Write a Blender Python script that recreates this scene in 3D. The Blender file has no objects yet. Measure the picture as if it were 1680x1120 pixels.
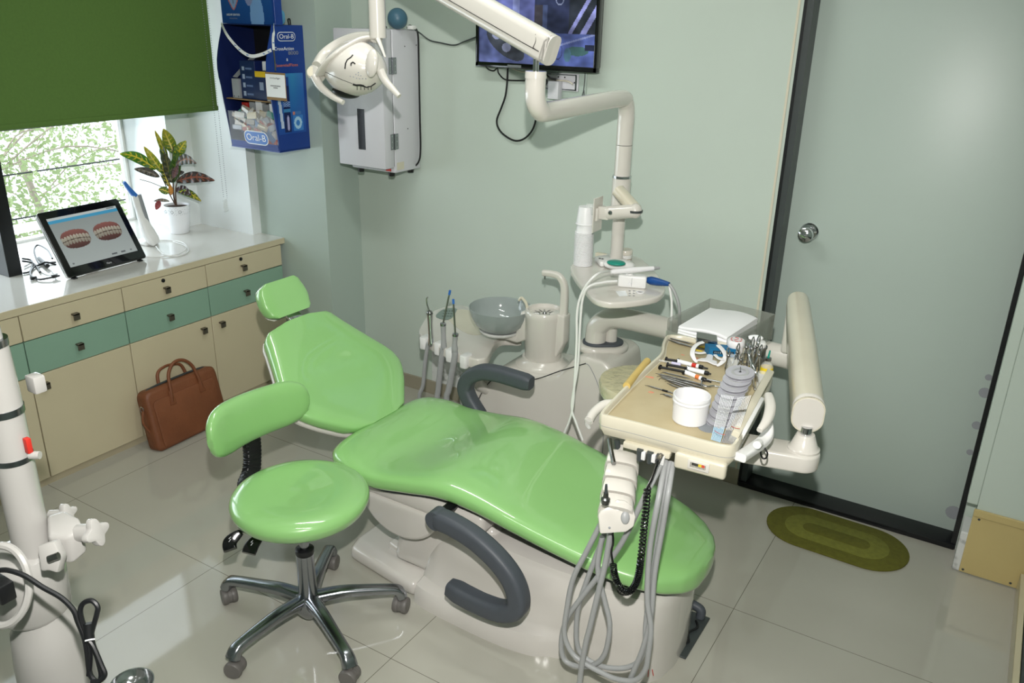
import bpy, bmesh, math, random
from mathutils import Vector, Matrix, Euler
from mathutils.bvhtree import BVHTree
random.seed(7)
S = bpy.context.scene
COL = S.collection
V = Vector
# ------------------------------------------------------------------ camera
F_PX = 1365.32
CAM = V((3.1114, -3.1124, 1.8114))
RIGHT = V((0.84878491, 0.52827499, 0.02212922))
UP = V((-0.20929523, 0.29725345, 0.9315771))
FWD = V((-0.4855509, 0.79534013, -0.36286969))
cd = bpy.data.cameras.new('camera')
cam = bpy.data.objects.new('camera', cd)
COL.objects.link(cam)
m3 = Matrix((RIGHT, UP, -FWD)).transposed()
cam.matrix_world = Matrix.Translation(CAM) @ m3.to_4x4()
cd.sensor_width = 36.0
cd.lens = F_PX / 1680 * 36.0
cd.clip_start = 0.05
S.camera = cam
# ------------------------------------------------------------------ light
S.view_settings.view_transform = 'Standard'
S.view_settings.look = 'None'
S.view_settings.gamma = 1
S.view_settings.use_curve_mapping = False
S.view_settings.exposure = 0.0
wd = bpy.data.worlds.new('sky')
S.world = wd
wd.use_nodes = True
bgn = wd.node_tree.nodes['Background']
bgn.inputs['Color'].default_value = (0.86, 0.95, 1.0, 1)
bgn.inputs['Strength'].default_value = 2.6


def light(name, kind, loc, energy, color, size=None, size_y=None, target=None):
    d = bpy.data.lights.new(name, kind)
    d.energy = energy
    d.color = color
    if kind == 'AREA':
        d.size = size
        if size_y:
            d.shape = 'RECTANGLE'
            d.size_y = size_y
    elif kind == 'SUN':
        d.angle = size
    else:
        d.shadow_soft_size = size
    o = bpy.data.objects.new(name, d)
    COL.objects.link(o)
    o.location = loc
    if target is not None:
        o.rotation_euler = (V(target) - V(loc)).to_track_quat('-Z', 'Y').to_euler()
    return o


light('sun', 'SUN', (-6, -4, 8), 3.2, (1, 0.96, 0.88), 0.02, target=(-5.0, 0.5, 0))
flash = light('camera_flash', 'SPOT', CAM + UP * 0.24 - FWD * 0.02, 240, (1, 0.97, 0.93), 0.02, target=CAM + FWD * 3)
flash.data.spot_size = math.radians(110)
flash.data.spot_blend = 1.0
# ceiling tubes of the room (unseen area lamps, no fixtures are built)
for (lx, ly) in ((1.35, -1.15), (2.35, -2.3)):
    light('ceiling_tube_light', 'AREA', (lx, ly, 2.62), 12, (0.98, 1.0, 0.97), 1.1, 0.16, target=(lx, ly, 0))
# daylight falling through the window
light('window_daylight', 'AREA', (-0.86, -1.45, 1.08), 11, (0.82, 0.93, 1.0), 1.9, 0.6, target=(1.5, -1.45, 0.4))

# ------------------------------------------------------------------ measuring helpers


def ray(px, py):
    return RIGHT * ((px - 840) / F_PX) - UP * ((py - 560) / F_PX) + FWD


def at(px, py, x=None, y=None, z=None, t=None):
    d = ray(px, py)
    if t is None:
        if x is not None:
            t = (x - CAM.x) / d.x
        elif y is not None:
            t = (y - CAM.y) / d.y
        else:
            t = (z - CAM.z) / d.z
    return CAM + d * t


def L(v):
    v = v / 255.0
    return v / 12.92 if v <= 0.04045 else ((v + 0.055) / 1.055) ** 2.4


def rgb(r, g, b):
    return (L(r), L(g), L(b), 1.0)


# ------------------------------------------------------------------ materials
def mat(name, c, rough=0.45, metal=0.0, coat=0.0, noise=None, bump=None, trans=0.0, ior=1.45, alpha=1.0, emit=0.0, c2=None, spec=None):
    m = bpy.data.materials.new(name)
    m.use_nodes = True
    nt = m.node_tree
    p = nt.nodes['Principled BSDF']
    p.inputs['Base Color'].default_value = c
    p.inputs['Roughness'].default_value = rough
    p.inputs['Metallic'].default_value = metal
    p.inputs['Coat Weight'].default_value = coat
    p.inputs['Coat Roughness'].default_value = 0.025
    p.inputs['Transmission Weight'].default_value = trans
    p.inputs['IOR'].default_value = ior
    p.inputs['Alpha'].default_value = alpha
    if spec is not None:
        p.inputs['Specular IOR Level'].default_value = spec
    if emit:
        p.inputs['Emission Color'].default_value = c
        p.inputs['Emission Strength'].default_value = emit
    if noise or bump:
        tc = nt.nodes.new('ShaderNodeTexCoord')
    if noise:
        sc, amt = noise
        n = nt.nodes.new('ShaderNodeTexNoise')
        n.inputs['Scale'].default_value = sc
        n.inputs['Detail'].default_value = 5
        nt.links.new(tc.outputs['Object'], n.inputs['Vector'])
        mx = nt.nodes.new('ShaderNodeMix')
        mx.data_type = 'RGBA'
        cc2 = c2 if c2 else tuple(v * (1 - amt) for v in c[:3]) + (1,)
        mx.inputs[6].default_value = c
        mx.inputs[7].default_value = cc2
        rp = nt.nodes.new('ShaderNodeMapRange')
        rp.inputs[1].default_value = 0.35
        rp.inputs[2].default_value = 0.7
        nt.links.new(n.outputs['Fac'], rp.inputs[0])
        nt.links.new(rp.outputs[0], mx.inputs[0])
        nt.links.new(mx.outputs[2], p.inputs['Base Color'])
    if bump:
        sc, amt = bump
        n2 = nt.nodes.new('ShaderNodeTexNoise')
        n2.inputs['Scale'].default_value = sc
        n2.inputs['Detail'].default_value = 3
        nt.links.new(tc.outputs['Object'], n2.inputs['Vector'])
        b = nt.nodes.new('ShaderNodeBump')
        b.inputs['Strength'].default_value = amt
        b.inputs['Distance'].default_value = 0.01
        nt.links.new(n2.outputs['Fac'], b.inputs['Height'])
        nt.links.new(b.outputs['Normal'], p.inputs['Normal'])
    return m


def paint_mat(name, rough=0.4, emit=0.0):
    m = bpy.data.materials.new(name)
    m.use_nodes = True
    nt = m.node_tree
    p = nt.nodes['Principled BSDF']
    p.inputs['Roughness'].default_value = rough
    a = nt.nodes.new('ShaderNodeVertexColor')
    a.layer_name = 'print'
    nt.links.new(a.outputs['Color'], p.inputs['Base Color'])
    if emit:
        nt.links.new(a.outputs['Color'], p.inputs['Emission Color'])
        p.inputs['Emission Strength'].default_value = emit
    return m


M = {}
M['wall'] = mat('wall_paint', rgb(188, 200, 190), 0.42, noise=(1.4, 0.06), bump=(60, 0.02))
M['wallplain'] = mat('wall_paint_pillar', rgb(172, 187, 178), 0.45, noise=(2.0, 0.05), bump=(60, 0.02))
M['white_wall'] = mat('white_recess_paint', rgb(226, 232, 232), 0.5, noise=(5, 0.05))
M['ceil'] = mat('ceiling_paint', rgb(235, 235, 230), 0.7, noise=(3, 0.03))
M['cream'] = mat('cream_unit_plastic', rgb(214, 208, 196), 0.22, coat=0.5, noise=(6, 0.03))
M['creamy'] = mat('yellowed_cream_plastic', rgb(208, 202, 182), 0.28, coat=0.4, noise=(9, 0.05))
M['traybed'] = mat('tray_liner', rgb(184, 170, 136), 0.4, noise=(9, 0.12), c2=rgb(172, 156, 120))
M['white'] = mat('white_plastic', rgb(228, 228, 226), 0.3, coat=0.3, noise=(8, 0.02))
M['whiteb'] = mat('bright_white_plastic', rgb(226, 226, 227), 0.35, noise=(8, 0.02))
M['arm'] = mat('arm_enamel', rgb(210, 206, 198), 0.2, coat=0.6, noise=(5, 0.03))
M['base'] = mat('chair_base_enamel', rgb(206, 202, 196), 0.18, coat=0.6, noise=(4, 0.03))
M['green'] = mat('green_upholstery', rgb(140, 192, 118), 0.3, coat=1.0, noise=(3, 0.05), bump=(5, 0.06))
M['darkgrey'] = mat('armrest_grey', rgb(72, 77, 84), 0.5, noise=(40, 0.06), bump=(300, 0.05))
M['black'] = mat('black_plastic', rgb(22, 23, 25), 0.4, noise=(30, 0.2))
M['blackgloss'] = mat('black_gloss', rgb(14, 15, 17), 0.12, coat=0.5, noise=(30, 0.1))
M['chrome'] = mat('chrome', rgb(205, 207, 210), 0.12, metal=1.0, noise=(20, 0.04))
M['alu'] = mat('polished_aluminium', rgb(158, 161, 167), 0.22, metal=1.0, noise=(14, 0.1))
M['steel'] = mat('instrument_steel', rgb(150, 150, 150), 0.28, metal=1.0, noise=(60, 0.15))
M['hose'] = mat('grey_hose', rgb(158, 160, 160), 0.4, noise=(30, 0.05))
M['caster'] = mat('caster_grey', rgb(104, 101, 98), 0.45, noise=(30, 0.08))
M['cabcream'] = mat('cabinet_cream_laminate', rgb(200, 190, 160), 0.28, coat=0.2, noise=(2.5, 0.05))
M['cabgreen'] = mat('cabinet_green_laminate', rgb(134, 168, 148), 0.28, coat=0.2, noise=(2.5, 0.04))
M['cabdark'] = mat('cabinet_gap', rgb(60, 58, 48), 0.7, noise=(10, 0.1))
M['counter'] = mat('counter_top_laminate', rgb(214, 212, 206), 0.14, coat=0.5, noise=(3, 0.03))
M['knob'] = mat('brushed_knob', rgb(118, 112, 100), 0.38, metal=0.8, noise=(60, 0.1))
M['leather'] = mat('tan_leather', rgb(124, 74, 46), 0.5, noise=(7, 0.22), bump=(120, 0.15))
M['blindg'] = mat('green_blind_fabric', rgb(84, 116, 50), 0.75, noise=(90, 0.08), bump=(400, 0.05))
M['blackframe'] = mat('black_door_frame', rgb(20, 22, 24), 0.35, noise=(12, 0.2))
M['charcoal'] = mat('charcoal_frame', rgb(62, 68, 68), 0.4, noise=(12, 0.1))
M['door'] = mat('door_paint', rgb(176, 190, 182), 0.38, noise=(1.2, 0.05), bump=(40, 0.02))
M['mat1'] = mat('mat_olive', rgb(104, 104, 34), 0.95, noise=(60, 0.2), bump=(500, 0.5))
M['mat2'] = mat('mat_light_olive', rgb(126, 128, 52), 0.95, noise=(60, 0.2), bump=(500, 0.5))
M['yellow'] = mat('yellow_sheet', rgb(190, 172, 118), 0.3, noise=(5, 0.06))
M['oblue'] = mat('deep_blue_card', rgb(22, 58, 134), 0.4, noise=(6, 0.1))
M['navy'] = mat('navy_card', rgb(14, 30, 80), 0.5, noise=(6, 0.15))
M['lblue'] = mat('light_blue_pack', rgb(90, 165, 205), 0.25, coat=0.4, noise=(40, 0.25))
M['stand'] = mat('stand_enamel', rgb(172, 170, 166), 0.25, coat=0.4, noise=(5, 0.03))
M['uvbox'] = mat('powder_coated_white', rgb(206, 206, 212), 0.35, coat=0.1, noise=(4, 0.02))
M['ball'] = mat('teal_blue_ball', rgb(66, 102, 122), 0.4, noise=(3, 0.1))
M['bowl'] = mat('smoked_glass_bowl', rgb(176, 186, 184), 0.1, trans=0.35, coat=0.5, noise=(4, 0.02))
M['glass'] = mat('clear_glass', (0.96, 0.98, 0.98, 1), 0.02, trans=1.0, ior=1.1)
M['acryl'] = mat('smoky_acrylic', rgb(150, 155, 145), 0.05, alpha=0.42, coat=0.3)
M['paleblue'] = mat('pale_blue_print', rgb(158, 194, 216), 0.5, noise=(20, 0.05))
M['clear'] = mat('clear_plastic', rgb(225, 228, 225), 0.08, alpha=0.3, coat=0.3)
M['film'] = mat('thin_clear_film', rgb(225, 228, 225), 0.06, alpha=0.1, coat=0.2)
M['pwrap'] = mat('yellowish_film', rgb(206, 202, 166), 0.1, alpha=0.5, noise=(30, 0.2), bump=(60, 0.5))
M['tube_yellow'] = mat('yellowed_sleeve', rgb(208, 180, 104), 0.35, noise=(14, 0.15))
M['paper'] = mat('tissue_paper', rgb(238, 239, 240), 0.8, noise=(10, 0.03))
M['bluebox'] = mat('blue_card_box', rgb(16, 104, 150), 0.4, noise=(30, 0.1))
M['red'] = mat('red_print', rgb(188, 42, 30), 0.5, noise=(20, 0.05))
M['orange'] = mat('orange_print', rgb(214, 120, 60), 0.5, noise=(20, 0.05))
M['teal'] = mat('teal_cap', rgb(24, 138, 120), 0.35, noise=(12, 0.05))
M['blue'] = mat('blue_plastic', rgb(50, 110, 190), 0.35, noise=(12, 0.08))
M['dblue'] = mat('blue_hose_end', rgb(24, 74, 140), 0.4, noise=(30, 0.2))
M['spool'] = mat('grey_translucent_spool', rgb(188, 188, 195), 0.2, trans=0.25, noise=(20, 0.04))
M['soil'] = mat('soil', rgb(60, 42, 30), 0.95, noise=(60, 0.5), bump=(90, 0.8))
M['stem'] = mat('plant_stem', rgb(78, 56, 40), 0.7, noise=(20, 0.2))
M['pot'] = mat('white_glazed_pot', rgb(234, 236, 240), 0.2, coat=0.6, noise=(6, 0.02))
M['yellowbit'] = mat('yellow_print', rgb(232, 205, 40), 0.5, noise=(20, 0.05))
M['ink'] = mat('black_ink', rgb(12, 12, 14), 0.5, noise=(20, 0.05))
M['greyprint'] = mat('grey_print', rgb(140, 144, 148), 0.5, noise=(20, 0.05))
M['pwhite'] = mat('white_print', rgb(235, 238, 240), 0.5, noise=(20, 0.02))
M['brown'] = mat('cardboard_brown', rgb(140, 112, 72), 0.7, noise=(20, 0.1))
M['pink'] = mat('pink_stain', rgb(222, 120, 104), 0.5, noise=(60, 0.3), c2=rgb(196, 168, 128))
M['print'] = paint_mat('printed_card', 0.35)
M['screen'] = paint_mat('display_screen', 0.2, 0.12)
M['screen2'] = paint_mat('wall_display_screen', 0.2, 0.2)
M['lamp'] = mat('lit_tube', (1, 1, 1, 1), 0.5, emit=6)


def floor_mat():
    m = bpy.data.materials.new('polished_floor_tile')
    m.use_nodes = True
    nt = m.node_tree
    p = nt.nodes['Principled BSDF']
    p.inputs['Roughness'].default_value = 0.055
    p.inputs['Specular IOR Level'].default_value = 0.6
    tc = nt.nodes.new('ShaderNodeTexCoord')
    mp = nt.nodes.new('ShaderNodeMapping')
    mp.inputs['Location'].default_value = (-0.1807, 1.5912, 0)
    nt.links.new(tc.outputs['Object'], mp.inputs['Vector'])
    sep = nt.nodes.new('ShaderNodeSeparateXYZ')
    nt.links.new(mp.outputs[0], sep.inputs[0])

    def grout(out):
        a = nt.nodes.new('ShaderNodeMath')
        a.operation = 'DIVIDE'
        a.inputs[1].default_value = 0.8
        nt.links.new(out, a.inputs[0])
        r = nt.nodes.new('ShaderNodeMath')
        r.operation = 'FRACT'
        nt.links.new(a.outputs[0], r.inputs[0])
        s = nt.nodes.new('ShaderNodeMath')
        s.operation = 'SUBTRACT'
        s.inputs[1].default_value = 0.5
        nt.links.new(r.outputs[0], s.inputs[0])
        b = nt.nodes.new('ShaderNodeMath')
        b.operation = 'ABSOLUTE'
        nt.links.new(s.outputs[0], b.inputs[0])
        g = nt.nodes.new('ShaderNodeMath')
        g.operation = 'GREATER_THAN'
        g.inputs[1].default_value = 0.5 - 0.0012
        nt.links.new(b.outputs[0], g.inputs[0])
        return g.outputs[0]
    gx, gy = grout(sep.outputs[0]), grout(sep.outputs[1])
    mxm = nt.nodes.new('ShaderNodeMath')
    mxm.operation = 'MAXIMUM'
    nt.links.new(gx, mxm.inputs[0])
    nt.links.new(gy, mxm.inputs[1])
    n = nt.nodes.new('ShaderNodeTexNoise')
    n.inputs['Scale'].default_value = 2.2
    n.inputs['Detail'].default_value = 6
    nt.links.new(tc.outputs['Object'], n.inputs['Vector'])
    c1 = nt.nodes.new('ShaderNodeMix')
    c1.data_type = 'RGBA'
    c1.inputs[6].default_value = rgb(178, 176, 166)
    c1.inputs[7].default_value = rgb(168, 166, 154)
    nt.links.new(n.outputs['Fac'], c1.inputs[0])
    c2 = nt.nodes.new('ShaderNodeMix')
    c2.data_type = 'RGBA'
    c2.inputs[7].default_value = rgb(92, 90, 78)
    nt.links.new(c1.outputs[2], c2.inputs[6])
    nt.links.new(mxm.outputs[0], c2.inputs[0])
    nt.links.new(c2.outputs[2], p.inputs['Base Color'])
    return m


M['floor'] = floor_mat()


def leaf_mat():
    m = bpy.data.materials.new('croton_leaf')
    m.use_nodes = True
    nt = m.node_tree
    p = nt.nodes['Principled BSDF']
    p.inputs['Roughness'].default_value = 0.3
    a = nt.nodes.new('ShaderNodeVertexColor')
    a.layer_name = 'print'
    nt.links.new(a.outputs['Color'], p.inputs['Base Color'])
    return m


M['leaf'] = leaf_mat()


def marble_mat():
    m = mat('peeling_whitewash', rgb(190, 192, 190), 0.7)
    nt = m.node_tree
    p = nt.nodes['Principled BSDF']
    tc = nt.nodes.new('ShaderNodeTexCoord')
    n = nt.nodes.new('ShaderNodeTexNoise')
    n.inputs['Scale'].default_value = 22
    n.inputs['Detail'].default_value = 8
    nt.links.new(tc.outputs['Object'], n.inputs['Vector'])
    r = nt.nodes.new('ShaderNodeValToRGB')
    r.color_ramp.elements[0].position = 0.33
    r.color_ramp.elements[0].color = rgb(140, 142, 140)
    r.color_ramp.elements[1].position = 0.48
    r.color_ramp.elements[1].color = rgb(206, 208, 206)
    nt.links.new(n.outputs['Fac'], r.inputs['Fac'])
    nt.links.new(r.outputs['Color'], p.inputs['Base Color'])
    return m


M['peel'] = marble_mat()

# ------------------------------------------------------------------ mesh helpers


def new():
    return bmesh.new()


def merge(bm, t):
    me = bpy.data.meshes.new('tmp')
    t.to_mesh(me)
    t.free()
    bm.from_mesh(me)
    bpy.data.meshes.remove(me)


def box(bm, lo, hi, bev=0.0, seg=2, rot=None, taper=None):
    lo, hi = V(lo), V(hi)
    c = (lo + hi) / 2
    s = hi - lo
    t = new()
    bmesh.ops.create_cube(t, size=1.0)
    for v in t.verts:
        v.co = V((v.co.x * s.x, v.co.y * s.y, v.co.z * s.z))
        if taper and v.co.z > 0:
            v.co.x *= taper
            v.co.y *= taper
    if bev > 0:
        bmesh.ops.bevel(t, geom=list(t.edges), offset=bev, segments=seg, profile=0.5, affect='EDGES', clamp_overlap=True)
    for v in t.verts:
        v.co = (rot @ v.co if rot else v.co) + c
    merge(bm, t)
    return bm


def frame_of(d):
    d = V(d).normalized()
    a = V((0, 0, 1)) if abs(d.z) < 0.9 else V((1, 0, 0))
    x = a.cross(d).normalized()
    return x, d.cross(x).normalized()


def cyl(bm, a, b, r0, r1=None, seg=24, caps=True):
    a, b = V(a), V(b)
    r1 = r0 if r1 is None else r1
    x, y = frame_of(b - a)
    r_ = []
    for c, r in ((a, r0), (b, r1)):
        r_.append([bm.verts.new(c + (x * math.cos(2 * math.pi * i / seg) + y * math.sin(2 * math.pi * i / seg)) * r) for i in range(seg)])
    for i in range(seg):
        j = (i + 1) % seg
        bm.faces.new((r_[0][i], r_[0][j], r_[1][j], r_[1][i]))
    if caps:
        bm.faces.new(r_[0][::-1])
        bm.faces.new(r_[1])
    return bm


def smooth_pts(pts, n=8, closed=False):
    pts = [V(p) for p in pts]
    out = []
    N = len(pts)
    rng = range(N if closed else N - 1)
    for i in rng:
        if closed:
            p0, p1, p2, p3 = pts[(i - 1) % N], pts[i], pts[(i + 1) % N], pts[(i + 2) % N]
        else:
            p0 = pts[max(i - 1, 0)]
            p1, p2 = pts[i], pts[i + 1]
            p3 = pts[min(i + 2, N - 1)]
        for k in range(n):
            t = k / n
            out.append(0.5 * ((2 * p1) + (p2 - p0) * t + (2 * p0 - 5 * p1 + 4 * p2 - p3) * t * t + (3 * p1 - p0 - 3 * p2 + p3) * t ** 3))
    if not closed:
        out.append(pts[-1].copy())
    return out


def sweep(bm, pts, ring, caps=True, closed=False, scale=None, up=None):
    """ring: list of (u,v) offsets; moved along pts with a parallel frame"""
    N = len(pts)
    rings = []
    px = None
    for i, p in enumerate(pts):
        if closed:
            d = (pts[(i + 1) % N] - pts[(i - 1) % N]).normalized()
        else:
            d = (pts[min(i + 1, N - 1)] - pts[max(i - 1, 0)]).normalized()
        if up is not None:
            x = V(up).cross(d).normalized()
        elif px is None:
            x, _ = frame_of(d)
        else:
            x = (px - d * px.dot(d)).normalized()
        px = x
        y = d.cross(x).normalized()
        s = 1.0 if scale is None else (scale[i] if isinstance(scale, (list, tuple)) else scale(i / (N - 1)))
        rings.append([bm.verts.new(p + x * (u * s) + y * (v * s)) for (u, v) in ring])
    K = len(ring)
    for i in range(N if closed else N - 1):
        A, B = rings[i], rings[(i + 1) % N]
        for k in range(K):
            l = (k + 1) % K
            bm.faces.new((A[k], A[l], B[l], B[k]))
    if caps and not closed:
        bm.faces.new(rings[0][::-1])
        bm.faces.new(rings[-1])
    return bm


def circ(r, n=10, ry=None):
    ry = r if ry is None else ry
    return [(r * math.cos(2 * math.pi * i / n), ry * math.sin(2 * math.pi * i / n)) for i in range(n)]


def rrect(w, h, r, n=4):
    out = []
    for cx, cy, a0 in ((w / 2 - r, h / 2 - r, 0), (-w / 2 + r, h / 2 - r, 90), (-w / 2 + r, -h / 2 + r, 180), (w / 2 - r, -h / 2 + r, 270)):
        for k in range(n + 1):
            a = math.radians(a0 + 90 * k / n)
            out.append((cx + r * math.cos(a), cy + r * math.sin(a)))
    return out


def tube(bm, pts, r, seg=10, n=8, closed=False, smooth=True, scale=None):
    p = smooth_pts(pts, n, closed) if smooth else [V(q) for q in pts]
    return sweep(bm, p, circ(r, seg), closed=closed, scale=scale)


def lathe(bm, prof, origin, axis=(0, 0, 1), seg=32, closed_bottom=True, closed_top=True):
    o = V(origin)
    ax = V(axis).normalized()
    x, y = frame_of(ax)
    rings = []
    for r, h in prof:
        if r < 1e-6:
            rings.append([bm.verts.new(o + ax * h)])
        else:
            rings.append([bm.verts.new(o + ax * h + (x * math.cos(2 * math.pi * i / seg) + y * math.sin(2 * math.pi * i / seg)) * r) for i in range(seg)])
    for A, B in zip(rings, rings[1:]):
        for i in range(seg):
            j = (i + 1) % seg
            if len(A) == 1 and len(B) == 1:
                continue
            if len(A) == 1:
                bm.faces.new((A[0], B[j], B[i]))
            elif len(B) == 1:
                bm.faces.new((A[i], A[j], B[0]))
            else:
                bm.faces.new((A[i], A[j], B[j], B[i]))
    if closed_bottom and len(rings[0]) > 1:
        bm.faces.new(rings[0][::-1])
    if closed_top and len(rings[-1]) > 1:
        bm.faces.new(rings[-1])
    return bm


def prism(bm, poly, vec, bev=0.0, seg=2, inset_first=False):
    """polygon (3d points) extruded by vec, all edges bevelled"""
    t = new()
    a = [t.verts.new(V(p)) for p in poly]
    b = [t.verts.new(V(p) + V(vec)) for p in poly]
    n = len(a)
    t.faces.new(a)
    t.faces.new(b[::-1])
    for i in range(n):
        j = (i + 1) % n
        t.faces.new((a[j], a[i], b[i], b[j]))
    bmesh.ops.recalc_face_normals(t, faces=t.faces)
    if bev > 0:
        es = [e for e in t.edges if e.calc_face_angle(0) > 0.35]
        bmesh.ops.bevel(t, geom=es, offset=bev, segments=seg, profile=0.5, affect='EDGES', clamp_overlap=True)
    merge(bm, t)
    return bm


def loft(bm, rings, caps=True):
    R = [[bm.verts.new(V(p)) for p in r] for r in rings]
    K = len(R[0])
    for A, B in zip(R, R[1:]):
        for k in range(K):
            l = (k + 1) % K
            bm.faces.new((A[k], A[l], B[l], B[k]))
    if caps:
        bm.faces.new(R[0][::-1])
        bm.faces.new(R[-1])
    return bm


def ball(bm, c, r, rot=None, u=24, v=14):
    t = new()
    bmesh.ops.create_uvsphere(t, u_segments=u, v_segments=v, radius=1.0)
    rr = (r, r, r) if not hasattr(r, '__len__') else r
    for q in t.verts:
        w = V((q.co.x * rr[0], q.co.y * rr[1], q.co.z * rr[2]))
        q.co = (rot @ w if rot else w) + V(c)
    merge(bm, t)
    return bm


WORLD = {}


def obj(name, bm, material, parent=None, origin=None, flat=False, keepcolor=False):
    bmesh.ops.recalc_face_normals(bm, faces=bm.faces)
    for f in bm.faces:
        f.smooth = not flat
    if not flat:
        for e in bm.edges:
            if len(e.link_faces) == 2 and e.calc_face_angle(0) > math.radians(38):
                e.smooth = False
    if origin is None:
        xs = [v.co.x for v in bm.verts]
        ys = [v.co.y for v in bm.verts]
        zs = [v.co.z for v in bm.verts]
        origin = V(((min(xs) + max(xs)) / 2, (min(ys) + max(ys)) / 2, min(zs)))
    origin = V(origin)
    for v in bm.verts:
        v.co -= origin
    me = bpy.data.meshes.new(name)
    bm.to_mesh(me)
    bm.free()
    me.materials.append(material if not isinstance(material, str) else M[material])
    o = bpy.data.objects.new(name, me)
    COL.objects.link(o)
    WORLD[o] = origin
    if parent is not None:
        o.parent = parent
        o.location = origin - WORLD[parent]
    else:
        o.location = origin
    return o


def tag(o, label=None, cat=None, group=None, kind=None):
    if label:
        o['label'] = label
    if cat:
        o['category'] = cat
    if group:
        o['group'] = group
    if kind:
        o['kind'] = kind
    return o


def thing(name, loc, label=None, cat=None, group=None, kind=None):
    o = bpy.data.objects.new(name, None)
    o.empty_display_size = 0.05
    COL.objects.link(o)
    o.location = V(loc)
    WORLD[o] = V(loc)
    return tag(o, label, cat, group, kind)


def struct(name, bm, m, parent=None, flat=True):
    o = obj(name, bm, m, parent, flat=flat)
    if parent is None:
        o['kind'] = 'structure'
    return o


def bx(lo, hi, bev=0.0, seg=2, rot=None):
    return box(new(), lo, hi, bev, seg, rot)


def dup(root, loc, rot=None, label=None, group=None, scale=None):
    c = root.copy()
    COL.objects.link(c)
    c.location = V(loc)
    if rot is not None:
        c.rotation_euler = rot
    if scale:
        c.scale = scale
    if label:
        c['label'] = label
    if group:
        c['group'] = group
    for ch in list(root.children):
        d = ch.copy()
        COL.objects.link(d)
        d.parent = c
        for g in list(ch.children):
            e = g.copy()
            COL.objects.link(e)
            e.parent = d
    return c


def paint(name, o, u, v, nx, ny, fn, m, parent=None, thick=0.0006):
    """printed sheet / display: a thin slab whose front is a grid coloured by fn(s,t)"""
    o, u, v = V(o), V(u), V(v)
    n = u.cross(v).normalized() * thick
    bm = new()
    lay = bm.loops.layers.float_color.new('print')
    g = [[bm.verts.new(o + u * (i / nx) + v * (j / ny)) for i in range(nx + 1)] for j in range(ny + 1)]
    for j in range(ny):
        for i in range(nx):
            f = bm.faces.new((g[j][i], g[j][i + 1], g[j + 1][i + 1], g[j + 1][i]))
            c = fn((i + 0.5) / nx, (j + 0.5) / ny)
            for l in f.loops:
                l[lay] = rgb(*c)
    bk = [bm.verts.new(p - n) for p in (o, o + u, o + u + v, o + v)]
    f = bm.faces.new(bk[::-1])
    for l in f.loops:
        l[lay] = rgb(*fn(0.5, 0.5))
    ob = obj(name, bm, m, parent, flat=True)
    return ob


def text(s, c, u, v, h, m, parent, name='lettering', width=None, depth=0.0006):
    """raised print: s centred at c, running along u, upright along v, cap height h"""
    cu = bpy.data.curves.new('t', 'FONT')
    cu.body = s
    cu.align_x = 'CENTER'
    cu.align_y = 'CENTER'
    cu.extrude = 0.0
    t = bpy.data.objects.new('t', cu)
    COL.objects.link(t)
    bpy.context.view_layer.update()
    dg = bpy.context.evaluated_depsgraph_get()
    me = bpy.data.meshes.new_from_object(t.evaluated_get(dg))
    bpy.data.objects.remove(t)
    u, v = V(u).normalized(), V(v).normalized()
    n = u.cross(v)
    bm = new()
    bm.from_mesh(me)
    bpy.data.meshes.remove(me)
    if not bm.verts:
        bm.free()
        return None
    wx = max(q.co.x for q in bm.verts) - min(q.co.x for q in bm.verts)
    sc = h / 0.7
    sx = sc if width is None else width / wx
    for q in bm.verts:
        q.co = V(c) + u * q.co.x * sx + v * q.co.y * sc + n * depth
    return obj(name, bm, m, parent, flat=True)
# ================================================================== THE ROOM
CT = 0.7552
PILX = 0.3008
fl_ = obj('floor', bx((-1.0, -4.6, -0.1), (4.2, 0.35, 0.0)), 'floor', origin=(0, 0, 0), flat=True)
fl_['kind'] = 'structure'
struct('ceiling', bx((-1.1, -4.6, 2.7), (4.2, 0.4, 2.8)), 'ceil')
bm = new()
box(bm, (-1.1, 0.0, 0), (2.342, 0.16, 2.7))
box(bm, (3.168, 0.0, 0), (4.2, 0.16, 2.7))
box(bm, (2.342, 0.0, 2.08), (3.168, 0.16, 2.7))
struct('wall_back', bm, 'wall')
bm = new()
box(bm, (-0.162, -0.2355, 0.0), (PILX, 0.0, 2.7))
struct('wall_pillar', bm, 'wallplain')
bm = new()
box(bm, (-0.56, -0.29, CT), (-0.162, 0.0, 2.7))
box(bm, (-0.956, -0.43, CT), (-0.56, 0.0, 2.7))
struct('wall_recess', bm, 'white_wall')
bm = new()
box(bm, (-0.956, -4.6, 0.0), (-0.905, -0.4305, 0.75))
box(bm, (-0.956, -4.6, 2.25), (-0.905, -0.4305, 2.7))
box(bm, (-0.956, -4.6, 0.75), (-0.905, -2.7, 2.25))
struct('wall_left', bm, 'white_wall')
struct('wall_front', bx((-1.1, -4.75, 0), (4.2, -4.6, 2.7)), 'wall')
struct('wall_right', bx((4.05, -4.6, 0), (4.2, -0.14, 2.7)), 'wall')  # black filler strip, painting in the shade of the gap behind the door
bm = new()
box(bm, (3.2, -0.14, 0.0), (4.2, 0.0, 2.7))
struct('wall_return', bm, 'wall')
# vertical edge bead and peeling lower strip of the return wall
struct('trim_1', bx((3.165, -0.134, 0.27), (3.2, -0.03, 2.7), 0.004), 'wall')
struct('trim_2', bx((3.17, -0.143, 0.0), (3.203, -0.02, 0.16), 0.005), 'peel')
# thin bead left of the door
struct('trim_3', bx((2.322, -0.004, 0.0), (2.330, 0.0, 2.7)), 'creamy')
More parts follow.
